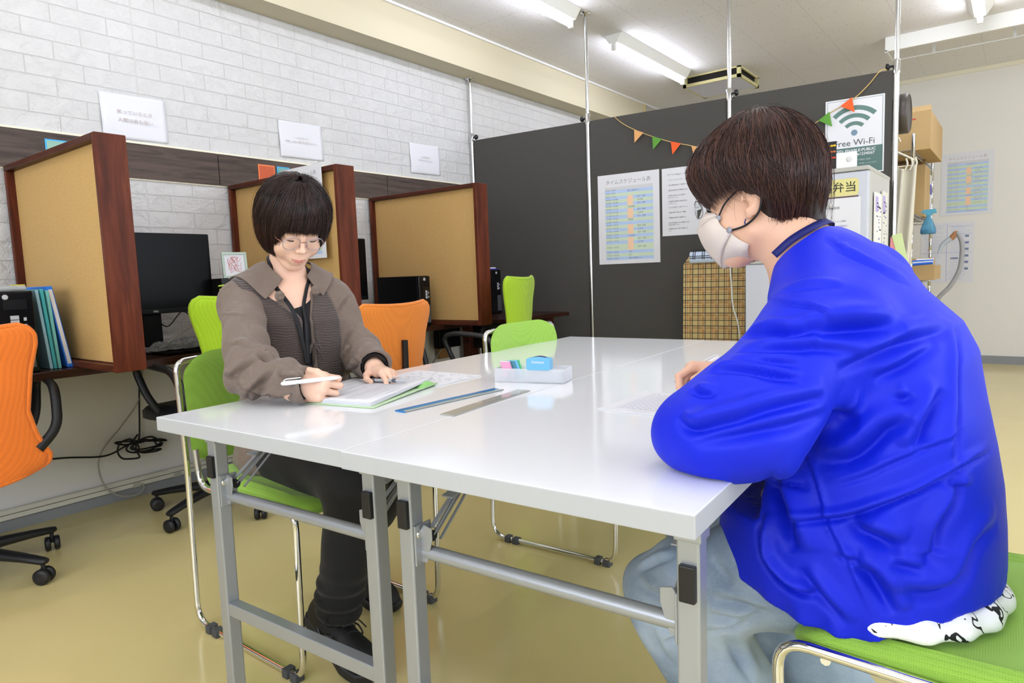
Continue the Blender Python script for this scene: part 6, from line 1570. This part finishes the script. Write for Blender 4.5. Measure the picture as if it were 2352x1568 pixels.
V, Q = sdf_mesh(lambda P: w_headneck(P)[0], (-1.75, .93, .84), (-1.42, 1.27, 1.30), .0021); V = smoothV(V, Q, 1)
lv = lipval(V, w_headneck)
VR, QR = sdf_mesh(w_handR, (-1.44, .80, .69), (-1.17, 1.02, .83), .0014); VR = smoothV(VR, QR, 1)
VL, QL = sdf_mesh(w_handL, (-1.52, 1.05, .69), (-1.25, 1.27, .83), .0014); VL = smoothV(VL, QL, 1)
def w_core(P):      # body under the clothes
    t = w_torso(P)+.022
    for a, b, c in ((w_rsh, w_relb, w_rwr+V3(-.02, -.01, .0)), (w_lsh, w_lelb, w_lwr+V3(-.03, .02, .0))): t = smin(t, smin(cap(P, a, b, .040, .030), cap(P, b, c, .028, .022), .02), .02)
    for s in (-1, 1):
        k, a = ((-1.265, 1.005, .505), (-1.355, 1.0, .13)) if s < 0 else ((-1.30, 1.20, .50), (-1.595, 1.218, .14))
        t = smin(t, smin(cap(P, V3(*WT.w((-.03, s*.075, .51))), V3(*k), .07, .05), cap(P, V3(*k), V3(*a), .046, .032), .02), .02)
    return t
VC, QC = sdf_mesh(w_core, (-1.9, .75, .08), (-1.15, 1.5, 1.02), .012)
person_mesh('body', [(V, Q, lv), (VR, QR), (VL, QL), (VC, QC)], [m_skinw], woman)
# clothes
m_shirt = mat('taupe_cotton', '#75655a', .75, sheen=.15); rd_ = math_(m_shirt, 'ABSOLUTE', math_(m_shirt, 'SUBTRACT', noise(m_shirt, objco(m_shirt), 16, 3, .5, .6), .5)); bump(m_shirt, noise(m_shirt, objco(m_shirt), 420, 2), .12, .0008, bump(m_shirt, rd_, .35, .03))
m_vest = mat('brown_knit', '#4f4340', .85, sheen=.3)
tc_ = nd(m_vest, 'ShaderNodeTexCoord'); sp_v = nd(m_vest, 'ShaderNodeSeparateXYZ'); lk(m_vest, tc_.outputs['Object'], sp_v.inputs[0])
rows = math_(m_vest, 'SINE', math_(m_vest, 'MULTIPLY', math_(m_vest, 'ADD', sp_v.outputs['Z'], math_(m_vest, 'MULTIPLY', noise(m_vest, objco(m_vest), 14, 2), .03)), 900))
st_ = math_(m_vest, 'SINE', math_(m_vest, 'MULTIPLY', sp_v.outputs['Y'], 1500))
hk = math_(m_vest, 'ADD', rows, math_(m_vest, 'MULTIPLY', st_, .22)); bump(m_vest, hk, .5, .002)
lk(m_vest, mixc(m_vest, math_(m_vest, 'MULTIPLY_ADD', rows, .25, .5), '#453a37', '#51453f'), bsdf(m_vest).inputs['Base Color'])
m_btop = mat('black_jersey', '#17161b', .8); m_btrs = mat('black_trousers', '#0e0e10', .85, sheen=.1)
V, Q = sdf_mesh(w_shirt, (-1.93, .72, .44), (-1.24, 1.46, 1.06), .0036); V = smoothV(V, Q, 1); V = smoothV(fold_verts(V, Q, W_FOLDS), Q, 1); attach(npmesh('shirt', V, Q, m_shirt), woman)
sdf_part('knit_vest', w_vest, (-1.86, .90, .60), (-1.48, 1.34, 1.04), .0034, m_vest, woman)
sdf_part('black_top', w_black, (-1.70, 1.0, .60), (-1.48, 1.2, .97), .0035, m_btop, woman)
sdf_part('trousers', w_trousers, (-1.9, .85, .10), (-1.13, 1.36, .66), .006, m_btrs, woman)
# black inner cuffs
for w_, d_, r_ in ((w_rwr+V3(-.004, 0, .004), V3(.87, .45, .1), .034), (w_lwr+V3(-.010, .008, .008), V3(.80, -.55, -.15), .037)):
    d_ = d_/np.linalg.norm(d_); a, b = w_-d_*.014, w_+d_*.004
    attach(MB().tube([tuple(a), tuple(b)], r_*.88, 20, caps=False).build('inner_cuff', m_btop, None, solid=.003), woman)
# collar leaves: sheets lying over the shoulders
def sheet_on(name, f, pts2, frame, xdir, m, root, off=.006, th=.003, n=10, droop=.0):
    """quad patch given by four corner points (world, near the surface) projected on to surface f along xdir"""
    A, B, C, D = [np.asarray(p, float) for p in pts2]; G = []
    for i in range(n+1):
        for j in range(n+1):
            u, v = i/n, j/n; G.append((A*(1-u)+B*u)*(1-v)+(D*(1-u)+C*u)*v)
    G = np.array(G, F32)
    eps = .002
    for _ in range(14):
        d = f(G)-off; g = np.stack([f(G+V3(eps, 0, 0))-f(G-V3(eps, 0, 0)), f(G+V3(0, eps, 0))-f(G-V3(0, eps, 0)), f(G+V3(0, 0, eps))-f(G-V3(0, 0, eps))], 1)/(2*eps)
        G = G-(g*(d/np.maximum((g*g).sum(1), .2))[:, None]).astype(F32)*.8
    q = [(i*(n+1)+j, (i+1)*(n+1)+j, (i+1)*(n+1)+j+1, i*(n+1)+j+1) for i in range(n) for j in range(n)]
    o = npmesh(name, G, np.array(q), m); md = o.modifiers.new('solid', 'SOLIDIFY'); md.thickness = th; md.offset = 1
    o.modifiers.new('bevel', 'BEVEL').width = .001; md2 = o.modifiers.new('sub', 'SUBSURF'); md2.levels = 1; md2.render_levels = 1
    return attach(o, root)
def w_base(P): return smin(w_torso(P), w_headneck(P)[0]+.004, .012)-.002
wl = lambda x, y, z: WT.w((x, y, z))
sheet_on('collar_leaf', w_base, [wl(-.035, -.062, 1.035), wl(.060, -.038, .985), wl(.085, -.098, .938), wl(-.03, -.150, .985)], WT, None, m_shirt, woman, .013, .004, 12)
sheet_on('collar_leaf', w_base, [wl(.060, .030, .998), wl(-.03, .068, 1.03), wl(.0, .125, .972), wl(.09, .062, .940)], WT, None, m_shirt, woman, .013, .004, 12)
# twisted cloth buttons
for y, z in ((-.066, .944), (.036, .955)):
    b = MB(); 
    for k in range(3):
        pts = [(.0095*math.cos(a*PI/6+k)*(1-.25*k), .0105*math.sin(a*PI/6+k)*(1-.2*k), .003*k+.002*math.sin(a*PI/3+k)) for a in range(12)]; b.tube(pts, .0042, 7, closed=True)
    b.lathe([(.001, .010), (.006, .009), (.008, .004), (.006, 0)], None, 10)
    p = WT.w((.101, y, z)); M = fr(tuple(p), WT.B[:, 1], (0, 0, 1), WT.B[:, 0]); o = b.build('knot_button', m_shirt); o.data.transform(M); attach(o, woman)
# tie strings on the vest
for ys in ((.010, .016, .012, .020), (.010, .022, .034, .030)):
    pts = [WT.w((.118-.01*i*(i == 3), y, z)) for i, (y, z) in enumerate(zip(ys, (.815, .80, .765, .725)))]
    attach(MB().tube(smooth_path(pts, 6), .0026, 8).build('vest_tie', m_vest), woman)
attach(MB().tube(smooth_path([WT.w(p) for p in ((.118, .010, .815), (.122, .0, .80), (.122, -.002, .785), (.119, .010, .81), (.122, .028, .80), (.122, .03, .78), (.119, .012, .812))], 5), .0026, 8).build('vest_tie', m_vest), woman)
# lanyard
def w_all(P): return np.minimum(np.minimum(w_shirt(P), w_vest(P)), np.minimum(w_black(P), w_headneck(P)[0]))
def drape(pts, off=.003, f=None):
    f = f or w_all; G = np.array([tuple(p) for p in smooth_path([tuple(p) for p in pts], 4)], F32); e = .003
    for _ in range(12):
        d = f(G)-off; g = np.stack([f(G+V3(e, 0, 0))-f(G-V3(e, 0, 0)), f(G+V3(0, e, 0))-f(G-V3(0, e, 0)), f(G+V3(0, 0, e))-f(G-V3(0, 0, e))], 1)/(2*e)
        G = G-(g*(d/np.maximum((g*g).sum(1), .3))[:, None]).astype(F32)*.7
    G[1:-1] = (G[:-2]+2*G[1:-1]+G[2:])/4
    return [tuple(map(float, p)) for p in G]
m_lan = mat('black_webbing', '#15151a', .6)
def ribbon(pts, w, nrm, name, m, root, th=.0014):
    P = smooth_path(pts, 6); b = MB(); vs = []
    for i, p in enumerate(P):
        t = (P[min(i+1, len(P)-1)]-P[max(i-1, 0)]).normalized(); n = Vector(nrm[0])*(1-i/(len(P)-1))+Vector(nrm[1])*(i/(len(P)-1)); s = t.cross(n).normalized()
        vs += [tuple(p+s*w/2), tuple(p-s*w/2)]
    b.add(vs, [(2*i, 2*i+1, 2*i+3, 2*i+2) for i in range(len(P)-1)], True)
    return attach(b.build(name, m, None, solid=th), root)
fx_ = tuple(WT.B[:, 0])
ribbon(drape([wl(-.03, -.052, 1.062), wl(.01, -.060, 1.04), wl(.045, -.066, 1.00), wl(.075, -.060, .965)])+[wl(.118, -.042, .91), wl(.126, -.030, .86), wl(.129, -.018, .79), wl(.129, -.014, .755)], .011, ((.3, -.7, .6), fx_), 'lanyard_strap', m_lan, woman)
ribbon(drape([wl(-.02, .054, 1.05), wl(.02, .052, 1.02), wl(.055, .040, .99), wl(.085, .018, .95), wl(.10, .002, .91)])+[wl(.122, -.006, .86), wl(.129, -.010, .79), wl(.129, -.010, .755)], .010, ((.3, .5, .6), fx_), 'lanyard_strap', m_lan, woman)
o = MB().box((-.003, -.009, -.02), (.004, .009, .012)).build('lanyard_buckle', mat('black_plastic', '#17171a', .38), None, bev=.002); o.data.transform(fr(tuple(wl(.130, -.012, .742)), WT.B[:, 0], WT.B[:, 1], (0, 0, 1))); attach(o, woman)
ribbon([wl(.130, -.012, .735), wl(.128, -.012, .70), wl(.12, -.012, .64)], .012, (fx_, fx_), 'lanyard_strap', m_lan, woman)
# shoes
m_shoe = mat('black_mesh_shoe', '#121214', .6); bump(m_shoe, noise(m_shoe, objco(m_shoe), 500, 2), .3, .001); m_sole = mat('black_rubber', '#1a1a1d', .5)
def shoe(Fs, root, laces=True):
    def bb(L, e): C = np.array([Fs.w(c) for c in [(a, b, c_) for a in (-.02, .28) for b in (-.06, .06) for c_ in (-.02, .16)]]); return C.min(0), C.max(0)
    lo, hi = bb(0, 0)
    up = sdf_part('shoe', lambda P: shoe_sdf(Fs.l(P)), lo, hi, .0032, m_shoe, root)
    V, Q = sdf_mesh(lambda P: shoe_sdf(Fs.l(P), True), lo, hi, .0032); so = npmesh('shoe_sole', V, Q, m_sole); attach(so, up)
    b = MB()
    for i in range(6):
        x = .115+.016*i; z = .088-.0065*i; b.tube([Fs.w((x, -.020, z-.004)), Fs.w((x+.004, 0, z+.002)), Fs.w((x+.010, .020, z-.004))], .0024, 6)
    for s in (-1, 1): b.tube(smooth_path([Fs.w(p) for p in ((.112, 0, .098), (.10, s*.03, .11), (.115, s*.055, .10), (.12, s*.035, .085), (.112, 0, .096))], 5), .0018, 6); b.tube(smooth_path([Fs.w(p) for p in ((.112, 0, .098), (.13, s*.035, .08), (.14, s*.06, .05))], 4), .0018, 6)
    attach(b.build('laces', m_lan), up)
    c = MB()
    for s in (-1, 1):
        c.tube(smooth_path([Fs.w(p) for p in ((.05, s*.0375, .06), (.09, s*.0385, .030), (.15, s*.042, .045), (.13, s*.040, .060), (.10, s*.040, .04), (.14, s*.043, .030))], 6), .0022, 6)
    attach(c.build('side_stripes', mat('stripe_grey', '#34363d', .4)), up)
    return up
shoe(Frame((-1.468, 1.0, .092), (.232, -.015, -.090)), woman)
shoe(Frame((-1.690, 1.225, .075), (.20, .03, -.070)), woman)
# glasses
m_wire = mat('rose_gold_wire', '#9c6f62', .25, metal=.9); m_rim = mat('silver_rim', '#b6acb8', .25, metal=.7); m_lens = mat('lens_glass', '#ffffff', .02, trans=1, ior=1.08)
g = MB(); bz = -.006
def lensring(s, n=40): return [WH.w((.1035-.010*abs(math.cos(a)*s*.024+s*.0335-0)/.06-.002*0+.0, s*.0335+.0255*math.cos(a), bz+.0195*math.sin(a))) for a in [2*PI*i/n for i in range(n)]]
for s in (-1, 1):
    R = lensring(s); attach(MB().tube([tuple(p) for p in R], .0010, 8, closed=True).build('lens_rim', m_rim), woman)
    attach(MB().add([tuple(p) for p in R], [tuple(range(40))]).build('lens', m_lens, None, solid=.0008), woman)
    attach(MB().tube(smooth_path([tuple(WH.w(p)) for p in ((.096, s*.0585, bz+.004), (.088, s*.067, bz+.006), (.075, s*.0715, bz+.006), (.02, s*.0735, .004), (-.012, s*.074, .006), (-.03, s*.070, -.018))], 5), .0012, 8).build('temple_arm', m_wire), woman)
    attach(MB().tube([tuple(WH.w(p)) for p in ((.1015, s*.012, bz-.002), (.098, s*.010, bz-.008), (.0965, s*.0095, bz-.012))], .0008, 6).build('nose_pad', m_wire), woman)
attach(MB().tube(smooth_path([tuple(WH.w(p)) for p in ((.1020, -.0085, bz+.006), (.1055, 0, bz+.010), (.1020, .0085, bz+.006))], 5), .0011, 8).build('bridge', m_wire), woman)
# lashes, brows
for s in (-1, 1):
    pts = [WH.w((.0845-.004*abs(t)**2, s*(.031+.0135*t), -.0035-.0025*(1-t*t)+.001*t)) for t in [-1+.2*i for i in range(11)]]
    attach(MB().tube([tuple(p) for p in pts], [.0005+.0008*math.sin(PI*i/10) for i in range(11)], 6).build('eyelashes', mat('lash_black', '#1e1512', .6)), woman)
    pts = [WH.w((.0885-.006*t*t, s*(.033+.016*t), .030+.003*(1-t*t))) for t in [-1+.25*i for i in range(9)]]
    attach(MB().tube([tuple(p) for p in pts], [.0008+.0014*math.sin(PI*i/8) for i in range(9)], 6, flat=.5).build('eyebrow', mat('brow_brown', '#4a3226', .8)), woman)
# hair
def raycast(f, c, D, r0=.02, r1=.22, n=26):
    a = np.full(len(D), r0, F32); b = np.full(len(D), r1, F32)
    for _ in range(n):
        m = (a+b)/2; v = f((c+D*m[:, None]).astype(F32)) < 0; a = np.where(v, m, a); b = np.where(v, b, m)
    return (a+b)/2
def whair_full(L):
    d = ell(L, (-.012, 0, .047), (.108, .098, .094))
    return smin(d, ell(L, (-.016, 0, -.008), (.104, .097, .112)), .035)
def whair_solid(P):
    L = WH.l(P); d = whair_full(L)
    d = d+.006
    d = smax(d, -ell(L, (.115, 0, -.050), (.108, .068, .094)), .006)
    d = smax(d, -ell(L, (.05, 0, -.11), (.11, .058, .055)), .01)
    d = smax(d, -cap(L, V3(-.03, 0, -.06), V3(-.04, 0, -.16), .056, .066), .008)
    d = smax(d, -.078-.02*L[:, 0]-L[:, 2], .006)
    return d*WH.sc
m_hair = hairmat('dark_brown_hair', '#1a110f', '#46302a')
m_hairs = mat('hair_base', '#1b1210', .5)
hair = sdf_part('hair', whair_solid, (-1.76, .93, 1.0), (-1.40, 1.27, 1.32), .003, m_hairs, woman, 2)
def make_strands(N, K, seed, c, full, start, hemfn, phirange=(-PI, PI), off=(-.0015, .0035), drift=.0, jit=.006):
    rg = np.random.RandomState(seed); phi = rg.uniform(phirange[0], phirange[1], N)
    th0 = start(phi, rg); end = hemfn(phi)+rg.randn(N)*jit
    t = np.linspace(0, 1, K)
    # find theta where the z on the surface reaches the hem
    ths = np.linspace(.05, 2.6, 60); th_end = np.full(N, 2.3)
    D = lambda th, ph: np.stack([np.sin(th)*np.cos(ph), np.sin(th)*np.sin(ph), np.cos(th)], -1)
    G = D(np.broadcast_to(ths, (N, 60)), np.broadcast_to(phi[:, None], (N, 60))).reshape(-1, 3).astype(F32)
    R = raycast(full, c, G).reshape(N, 60); Z = c[2]+R*np.cos(ths)[None]
    below = Z < end[:, None]; k = np.where(below.any(1), below.argmax(1), 59); th_end = ths[k]
    TH = th0[:, None]+(th_end-th0)[:, None]*t[None]
    PH = phi[:, None]+(drift*rg.randn(N))[:, None]*t[None]**2+.03*np.sin(t[None]*6+rg.rand(N)[:, None]*6)*t[None]
    Dd = D(TH, PH).reshape(-1, 3).astype(F32); Rr = raycast(full, c, Dd).reshape(N, K)
    lift = rg.uniform(off[0], off[1], N)[:, None]+.0012*np.sin(t[None]*9+rg.rand(N)[:, None]*6)
    # clumping: groups of neighbouring strands share an offset
    cl = np.sin(PH*37+seed)*.0012+np.sin(PH*83)*.0007
    return c+Dd.reshape(N, K, 3)*(Rr+lift+cl)[..., None], phi
wc = V3(-.010, 0, .030)
def whem(phi):
    a = np.abs(phi); z = np.where(a < .62, .0265+.006*np.cos(phi*3), np.where(a < .80, .0265-(a-.62)/.18*.110, -.0835))
    return np.where(a > 1.25, np.interp(a, [1.25, 1.6, 2.2, 3.2], [-.0835, -.074, -.078, -.080]), z)
def wstart(phi, rg): return np.where(np.abs(phi) < 1.2, .22+.2*rg.rand(len(phi)), .05+.35*rg.rand(len(phi)))
allp = []
for sd, N, off in ((1, 4200, (-.002, .002)), (2, 2000, (.0005, .0045)), (3, 1800, (-.004, .001))):
    p, ph = make_strands(N, 16, sd, wc, whair_full, wstart, whem, off=off, drift=.06); allp.append(p)
p, ph = make_strands(1300, 16, 7, wc, whair_full, wstart, whem, (-.75, .75), off=(-.002, .004), drift=.08, jit=.004); allp.append(p)
L = np.concatenate(allp); Wp = WH.o+L@WH.B.T
attach(strands('hair_strands', Wp, .00055, m_hair, None, 5), hair)
p, ph = make_strands(60, 14, 21, wc, whair_full, wstart, whem, off=(.005, .012), drift=.25, jit=.01)
attach(strands('stray_hairs', WH.o+p@WH.B.T, .00022, m_hair, None, 6), hair)
# white pen held in her right hand
a_, b_ = V3(-1.244, .968, .757), V3(-1.286, .834, .759)
pen('ballpoint_pen', 'white pen held in the woman\'s right hand over the pages', tuple(a_), tuple(b_), .0050, m_wpl, m_steel)
# ================================================================== THE MAN
man = thing('person', 'person in a bright blue jacket, pale jeans and beige face mask, seen from behind', 'person', (-.16, 1.19, 0))
V, Q = sdf_mesh(lambda P: m_headneck(P)[0], (-.52, .99, .84), (-.13, 1.41, 1.25), .0024); V = smoothV(V, Q, 1)
VR, QR = sdf_mesh(m_handR, (-.66, 1.30, .69), (-.38, 1.52, .84), .0015); VR = smoothV(VR, QR, 1)
VL, QL = sdf_mesh(m_handL, (-.62, 1.03, .69), (-.42, 1.42, .82), .002)
def m_core(P):
    t = stack(P, M_TAB, .45, 1.03, .03)+.05
    for a, b, c in ((m_lsh, m_lel, m_lwr), (m_rsh, m_rel, m_rwr+V3(.03, .015, 0))): t = smin(t, smin(cap(P, a, b, .050, .042), cap(P, b, c, .042, .028), .02), .03)
    for h, k, a in ((V3(-.16, 1.10, .53), V3(-.460, 1.045, .415), V3(-.275, 1.10, .10)), (V3(-.16, 1.29, .53), V3(-.505, 1.30, .455), V3(-.215, 1.34, .10))):
        t = smin(t, smin(cap(P, h, k, .08, .06), cap(P, k, a, .055, .038), .02), .03)
    return t
VC, QC = sdf_mesh(m_core, (-.68, .76, .05), (.1, 1.6, 1.04), .013)
person_mesh('body', [(V, Q), (VR, QR), (VL, QL), (VC, QC)], [m_skinm], man)
m_jack = mat('blue_nylon', '#0a22cc', .55, sheen=.12, spec=.3)
bsdf(m_jack).inputs['Sheen Roughness'].default_value = .3; bsdf(m_jack).inputs['Sheen Tint'].default_value = srgb('#6f86ff')
bump(m_jack, noise(m_jack, objco(m_jack), 18, 3, .5, .4), .10, .006)
V, Q = sdf_mesh(m_jacket, (-.66, .73, .39), (.04, 1.62, 1.08), .0034); V = smoothV(V, Q, 2); V = smoothV(fold_verts(V, Q, M_FOLDS), Q, 1); attach(npmesh('jacket', V, Q, m_jack), man)
m_den = mat('light_denim', '#8398b2', .85)
dn = noise(m_den, objco(m_den), 9, 4); dn2 = noise(m_den, objco(m_den, (1, 1, 3)), 420, 2)
lk(m_den, mixc(m_den, math_(m_den, 'MULTIPLY', dn2, .5), ramp(m_den, dn, [(.35, '#5c7694'), (.65, '#9aabbd')]), '#c3ccd6'), bsdf(m_den).inputs['Base Color']); bump(m_den, dn2, .35, .0015)
V, Q = sdf_mesh(m_jeans, (-.64, .90, .04), (.10, 1.46, .64), .0052); V = smoothV(V, Q, 1); V = smoothV(fold_verts(V, Q, J_FOLDS), Q, 1); attach(npmesh('jeans', V, Q, m_den), man)
# patterned shirt tail spreading on the seat
m_tail = mat('printed_white_cotton', '#f0f1f6', .7)
cT = objco(m_tail); nT = noise(m_tail, cT, 11, 2, .5, 1.5); nT2 = noise(m_tail, objco(m_tail, (1, 1, 1), loc=(3, 3, 3)), 24, 2, .5, 1.2)
ln_ = math_(m_tail, 'LESS_THAN', math_(m_tail, 'ABSOLUTE', math_(m_tail, 'SUBTRACT', nT, .5)), .010); bl_ = math_(m_tail, 'GREATER_THAN', nT2, .68)
lk(m_tail, mixc(m_tail, math_(m_tail, 'MAXIMUM', ln_, bl_), '#f0f1f6', '#15151c'), bsdf(m_tail).inputs['Base Color'])
def m_tailf(P):
    q = P-V3(-.128, 1.170, .480); d = ell(q, (0, 0, 0), (.133, .198, .041)); d = d-.004*wr(P, 26, 61, 4)-.003*np.sin(P[:, 0]*90+P[:, 1]*60)
    return np.maximum(d, .4685-P[:, 2])
sdf_part('shirt_tail', m_tailf, (-.30, .95, .45), (.06, 1.40, .58), .005, m_tail, man)
# shoes on the floor under the chair
for a in ((-.27, 1.10, 0), (-.21, 1.34, 0)):
    shoe(Frame((a[0]+.06, a[1], .001), (-1, -.04, 0)), man)
# mask
def mp(x, y, z): return Vector(MH.w((x, y, z)))
m_mask = mat('beige_mask', '#ddd0c6', .8); bump(m_mask, noise(m_mask, objco(m_mask), 700, 2), .2, .0005)
m_stitch = mat('mask_stitch', '#b9aba2', .8)
def half(s):
    nose, tip, chin, under = mp(.100, 0, .004), mp(.1285, 0, -.030), mp(.078, 0, -.122), mp(.030, 0, -.112)
    fu, fl = mp(.064, s*.066, -.012), mp(.040, s*.070, -.044)     # upper and lower loop anchors
    return nose, tip, chin, under, fu, fl
mk = MB(); n = 14
for s in (-1, 1):
    def curve(a, b, bul): 
        out = []
        for i in range(n+1):
            t = i/n; p = a.lerp(b, t); x = p+bul*math.sin(PI*t); out.append(x)
        return out
    lat = mp(0, s, 0)-mp(0, 0, 0)
    fwd = mp(1, 0, 0)-mp(0, 0, 0); upv = mp(0, 0, 1)-mp(0, 0, 0)
    nose, tip, chin, under = mp(.104, 0, .006), mp(.128, 0, -.030), mp(.084, 0, -.112), mp(.020, 0, -.108)
    # top panel: cheek line to upper fold
    top = curve(nose, mp(.066, s*.060, -.006), lat*.012+fwd*.004)
    f1 = curve(tip, mp(.060, s*.066, -.012), lat*.024+upv*.004)
    f2 = curve(chin, mp(.036, s*.071, -.050), lat*.022)
    f2b = curve(chin, mp(.037, s*.0695, -.049), lat*.0205)
    bot = curve(under, mp(.008, s*.062, -.076), lat*.022)
    def strip(A, B, k=4, bul=0):
        m_ = len(A); vs = []
        for j in range(k+1):
            t = j/k; vs += [tuple(a.lerp(b, t)+(lat+fwd)*bul*math.sin(PI*t)) for a, b in zip(A, B)]
        mk.add(vs, [(j*m_+i, j*m_+i+1, (j+1)*m_+i+1, (j+1)*m_+i) for j in range(k) for i in range(m_-1)], True)
    strip(top, f1, 4, .002)
    # scalloped outer edge of the middle panel
    mid1 = [p for p in f1]; strip(f1, f2, 10, .006); strip(f2b, bot, 4, .003)
o = mk.build('face_mask', m_mask, None, solid=.0016); attach(o, man)
for s in (-1, 1):
    for (x, y, z) in ((.058, .0705, -.018), (.038, .0755, -.044)):
        b = MB(); b.lathe([(.001, 0), (.0052, 0), (.0052, .0008), (.001, .0010)], None, 14); q = mp(x, s*y, z); nn = (mp(0.3, s, 0)-mp(0, 0, 0)).normalized(); M = fr(tuple(q), nn.orthogonal().normalized(), nn.cross(nn.orthogonal().normalized()), nn)
        b2 = b.build('weld_spot', mat('spot_grey', '#9a9ca6', .5)); b2.data.transform(M); attach(b2, o)
    b = MB(); P_ = smooth_path([mp(.0575, s*.0705, -.015), mp(.040, s*.0755, .008), mp(.012, s*.078, .028), mp(-.010, s*.081, .036), mp(-.028, s*.083, .012), mp(-.022, s*.0825, -.020), mp(.004, s*.079, -.040), mp(.036, s*.075, -.046)], 7)
    b.tube(P_, .0018, 8, flat=.45); lp = b.build('ear_loop', m_lan); attach(lp, o)
    b = MB()
    for A, B in (((.122, .006, -.031), (.060, .072, -.014)), ((.082, .010, -.110), (.036, .0775, -.053))):
        for i in range(26):
            t = i/26; y = A[1]+(B[1]-A[1])*t; bul = .024*math.sin(PI*t)
            p = mp(A[0]+(B[0]-A[0])*t, s*(y+bul*.98+.0012), A[2]+(B[2]-A[2])*t); q = mp(A[0]+(B[0]-A[0])*(t+.018), s*(A[1]+(B[1]-A[1])*(t+.018)+.024*math.sin(PI*(t+.018))*.98+.0012), A[2]+(B[2]-A[2])*(t+.018)); b.tube([p, q], .0006, 5)
    attach(b.build('stitching', m_stitch), o)
# earring, glasses, lashes
b = MB(); b.tube([mp(.003, .0815, -.029), mp(.006, .083, -.036), mp(.004, .083, -.040)], .0011, 8); attach(b.build('earring', mat('navy_metal', '#23306a', .3, metal=.6)), man)
for s in (-1, 1):
    R = [mp(.112-.004*abs(math.cos(a)), s*.034+.022*math.cos(a), .010+.018*math.sin(a)) for a in [2*PI*i/32 for i in range(32)]]
    attach(MB().tube(R, .0008, 6, closed=True).build('lens_rim', m_rim), man); attach(MB().add([tuple(p) for p in R], [tuple(range(32))]).build('lens', mat('lens_clear', '#f4f8f8', .03, trans=1, ior=1.06), None, solid=.0012), man)
    pts = [mp(.0865-.005*abs(t)**2+.004, s*(.031+.0145*t), .001+.003*(1-t*t)) for t in [-1+.2*i for i in range(11)]]
    attach(MB().tube(pts, [.0006+.0009*math.sin(PI*i/10) for i in range(11)], 6).build('eyelashes', mat('lash_black', '#1e1512', .6)), man)
# neck cord under the collar
ribbon([(-.318, 1.118, .995), (-.292, 1.128, 1.02), (-.262, 1.16, 1.042), (-.252, 1.20, 1.048), (-.26, 1.24, 1.04)], .013, ((0, -1, .3), (.6, 0, .8)), 'neck_strap', mat('navy_webbing', '#151b6a', .6), man)
# hair
def mhair_full(L):
    d = ell(L, (-.010, 0, .066), (.117, .106, .110))
    d = smin(d, ell(L, (.050, 0, .078), (.073, .086, .056)), .03)
    d = smin(d, ell(L, (-.046, 0, .020), (.074, .088, .084)), .03)
    return smin(d, cap(L, V3(-.068, 0, -.005), V3(-.086, 0, -.050), .050, .036), .03)
def mhair_solid(P):
    L = MH.l(P); d = mhair_full(L)+.004; A = np.abs(L[:, 1])
    M = np.stack([L[:, 0], A, L[:, 2]], 1)
    d = smax(d, -ell(L, (.14, 0, -.025), (.10, .12, .075)), .008)
    d = smax(d, -ell(M, (.045, .085, -.035), (.070, .06, .072)), .008)
    d = smax(d, -ell(M, (-.012, .09, -.045), (.034, .030, .060)), .008)
    d = smax(d, -cap(L, V3(-.03, 0, -.07), V3(-.075, 0, -.16), .055, .055), .008)
    return d*MH.sc
m_hairm = hairmat('reddish_brown_hair', '#211413', '#694338')
mh = sdf_part('hair', mhair_solid, (-.55, 1.05, .93), (-.22, 1.35, 1.31), .0035, mat('hair_base_man', '#221514', .5), man, 2)
mc = V3(-.020, 0, .045)
def mhem(phi):
    a = np.abs(phi); return np.interp(a, [0, .5, .9, 1.25, 1.55, 1.75, 2.0, 2.4, 3.15], [.034, .030, .034, .034, .030, .0, -.034, -.052, -.060])
def mstart(phi, rg): return .05+.5*rg.rand(len(phi))
allp = []
for sd, N, off, dr in ((11, 5000, (-.002, .003), .10), (12, 3200, (.001, .0065), .14), (13, 2000, (-.004, .001), .08)):
    rg = np.random.RandomState(sd); p, ph = make_strands(N, 16, sd, mc, mhair_full, mstart, mhem, off=off, drift=dr, jit=.011)
    # sweep: sides comb backwards towards the nape, front falls forwards
    t = np.linspace(0, 1, 16)[None]; s = np.exp(-((np.abs(ph)-1.35)/.5)**2)[:, None]
    p[..., 0] -= .055*s*t**1.8+.010*s*np.sin(t*5); b_ = np.clip((np.abs(ph)-1.9)/.8, 0, 1)[:, None]; p[..., 1] *= 1-.22*b_*t**3; p[..., 0] += .016*b_*t**3
    allp.append(p)
p, ph = make_strands(500, 16, 15, mc, mhair_full, mstart, lambda q: mhem(q)-.012, (-.9, .9), off=(.0, .006), drift=.2, jit=.010); allp.append(p)
L = np.concatenate(allp); attach(strands('hair_strands', MH.o+L@MH.B.T, .00055, m_hairm, None, 8), mh)
p, ph = make_strands(110, 14, 31, mc, mhair_full, mstart, lambda q: mhem(q)-.014, off=(.004, .012), drift=.35, jit=.014)
attach(strands('stray_hairs', MH.o+p@MH.B.T, .00024, m_hairm, None, 9), mh)
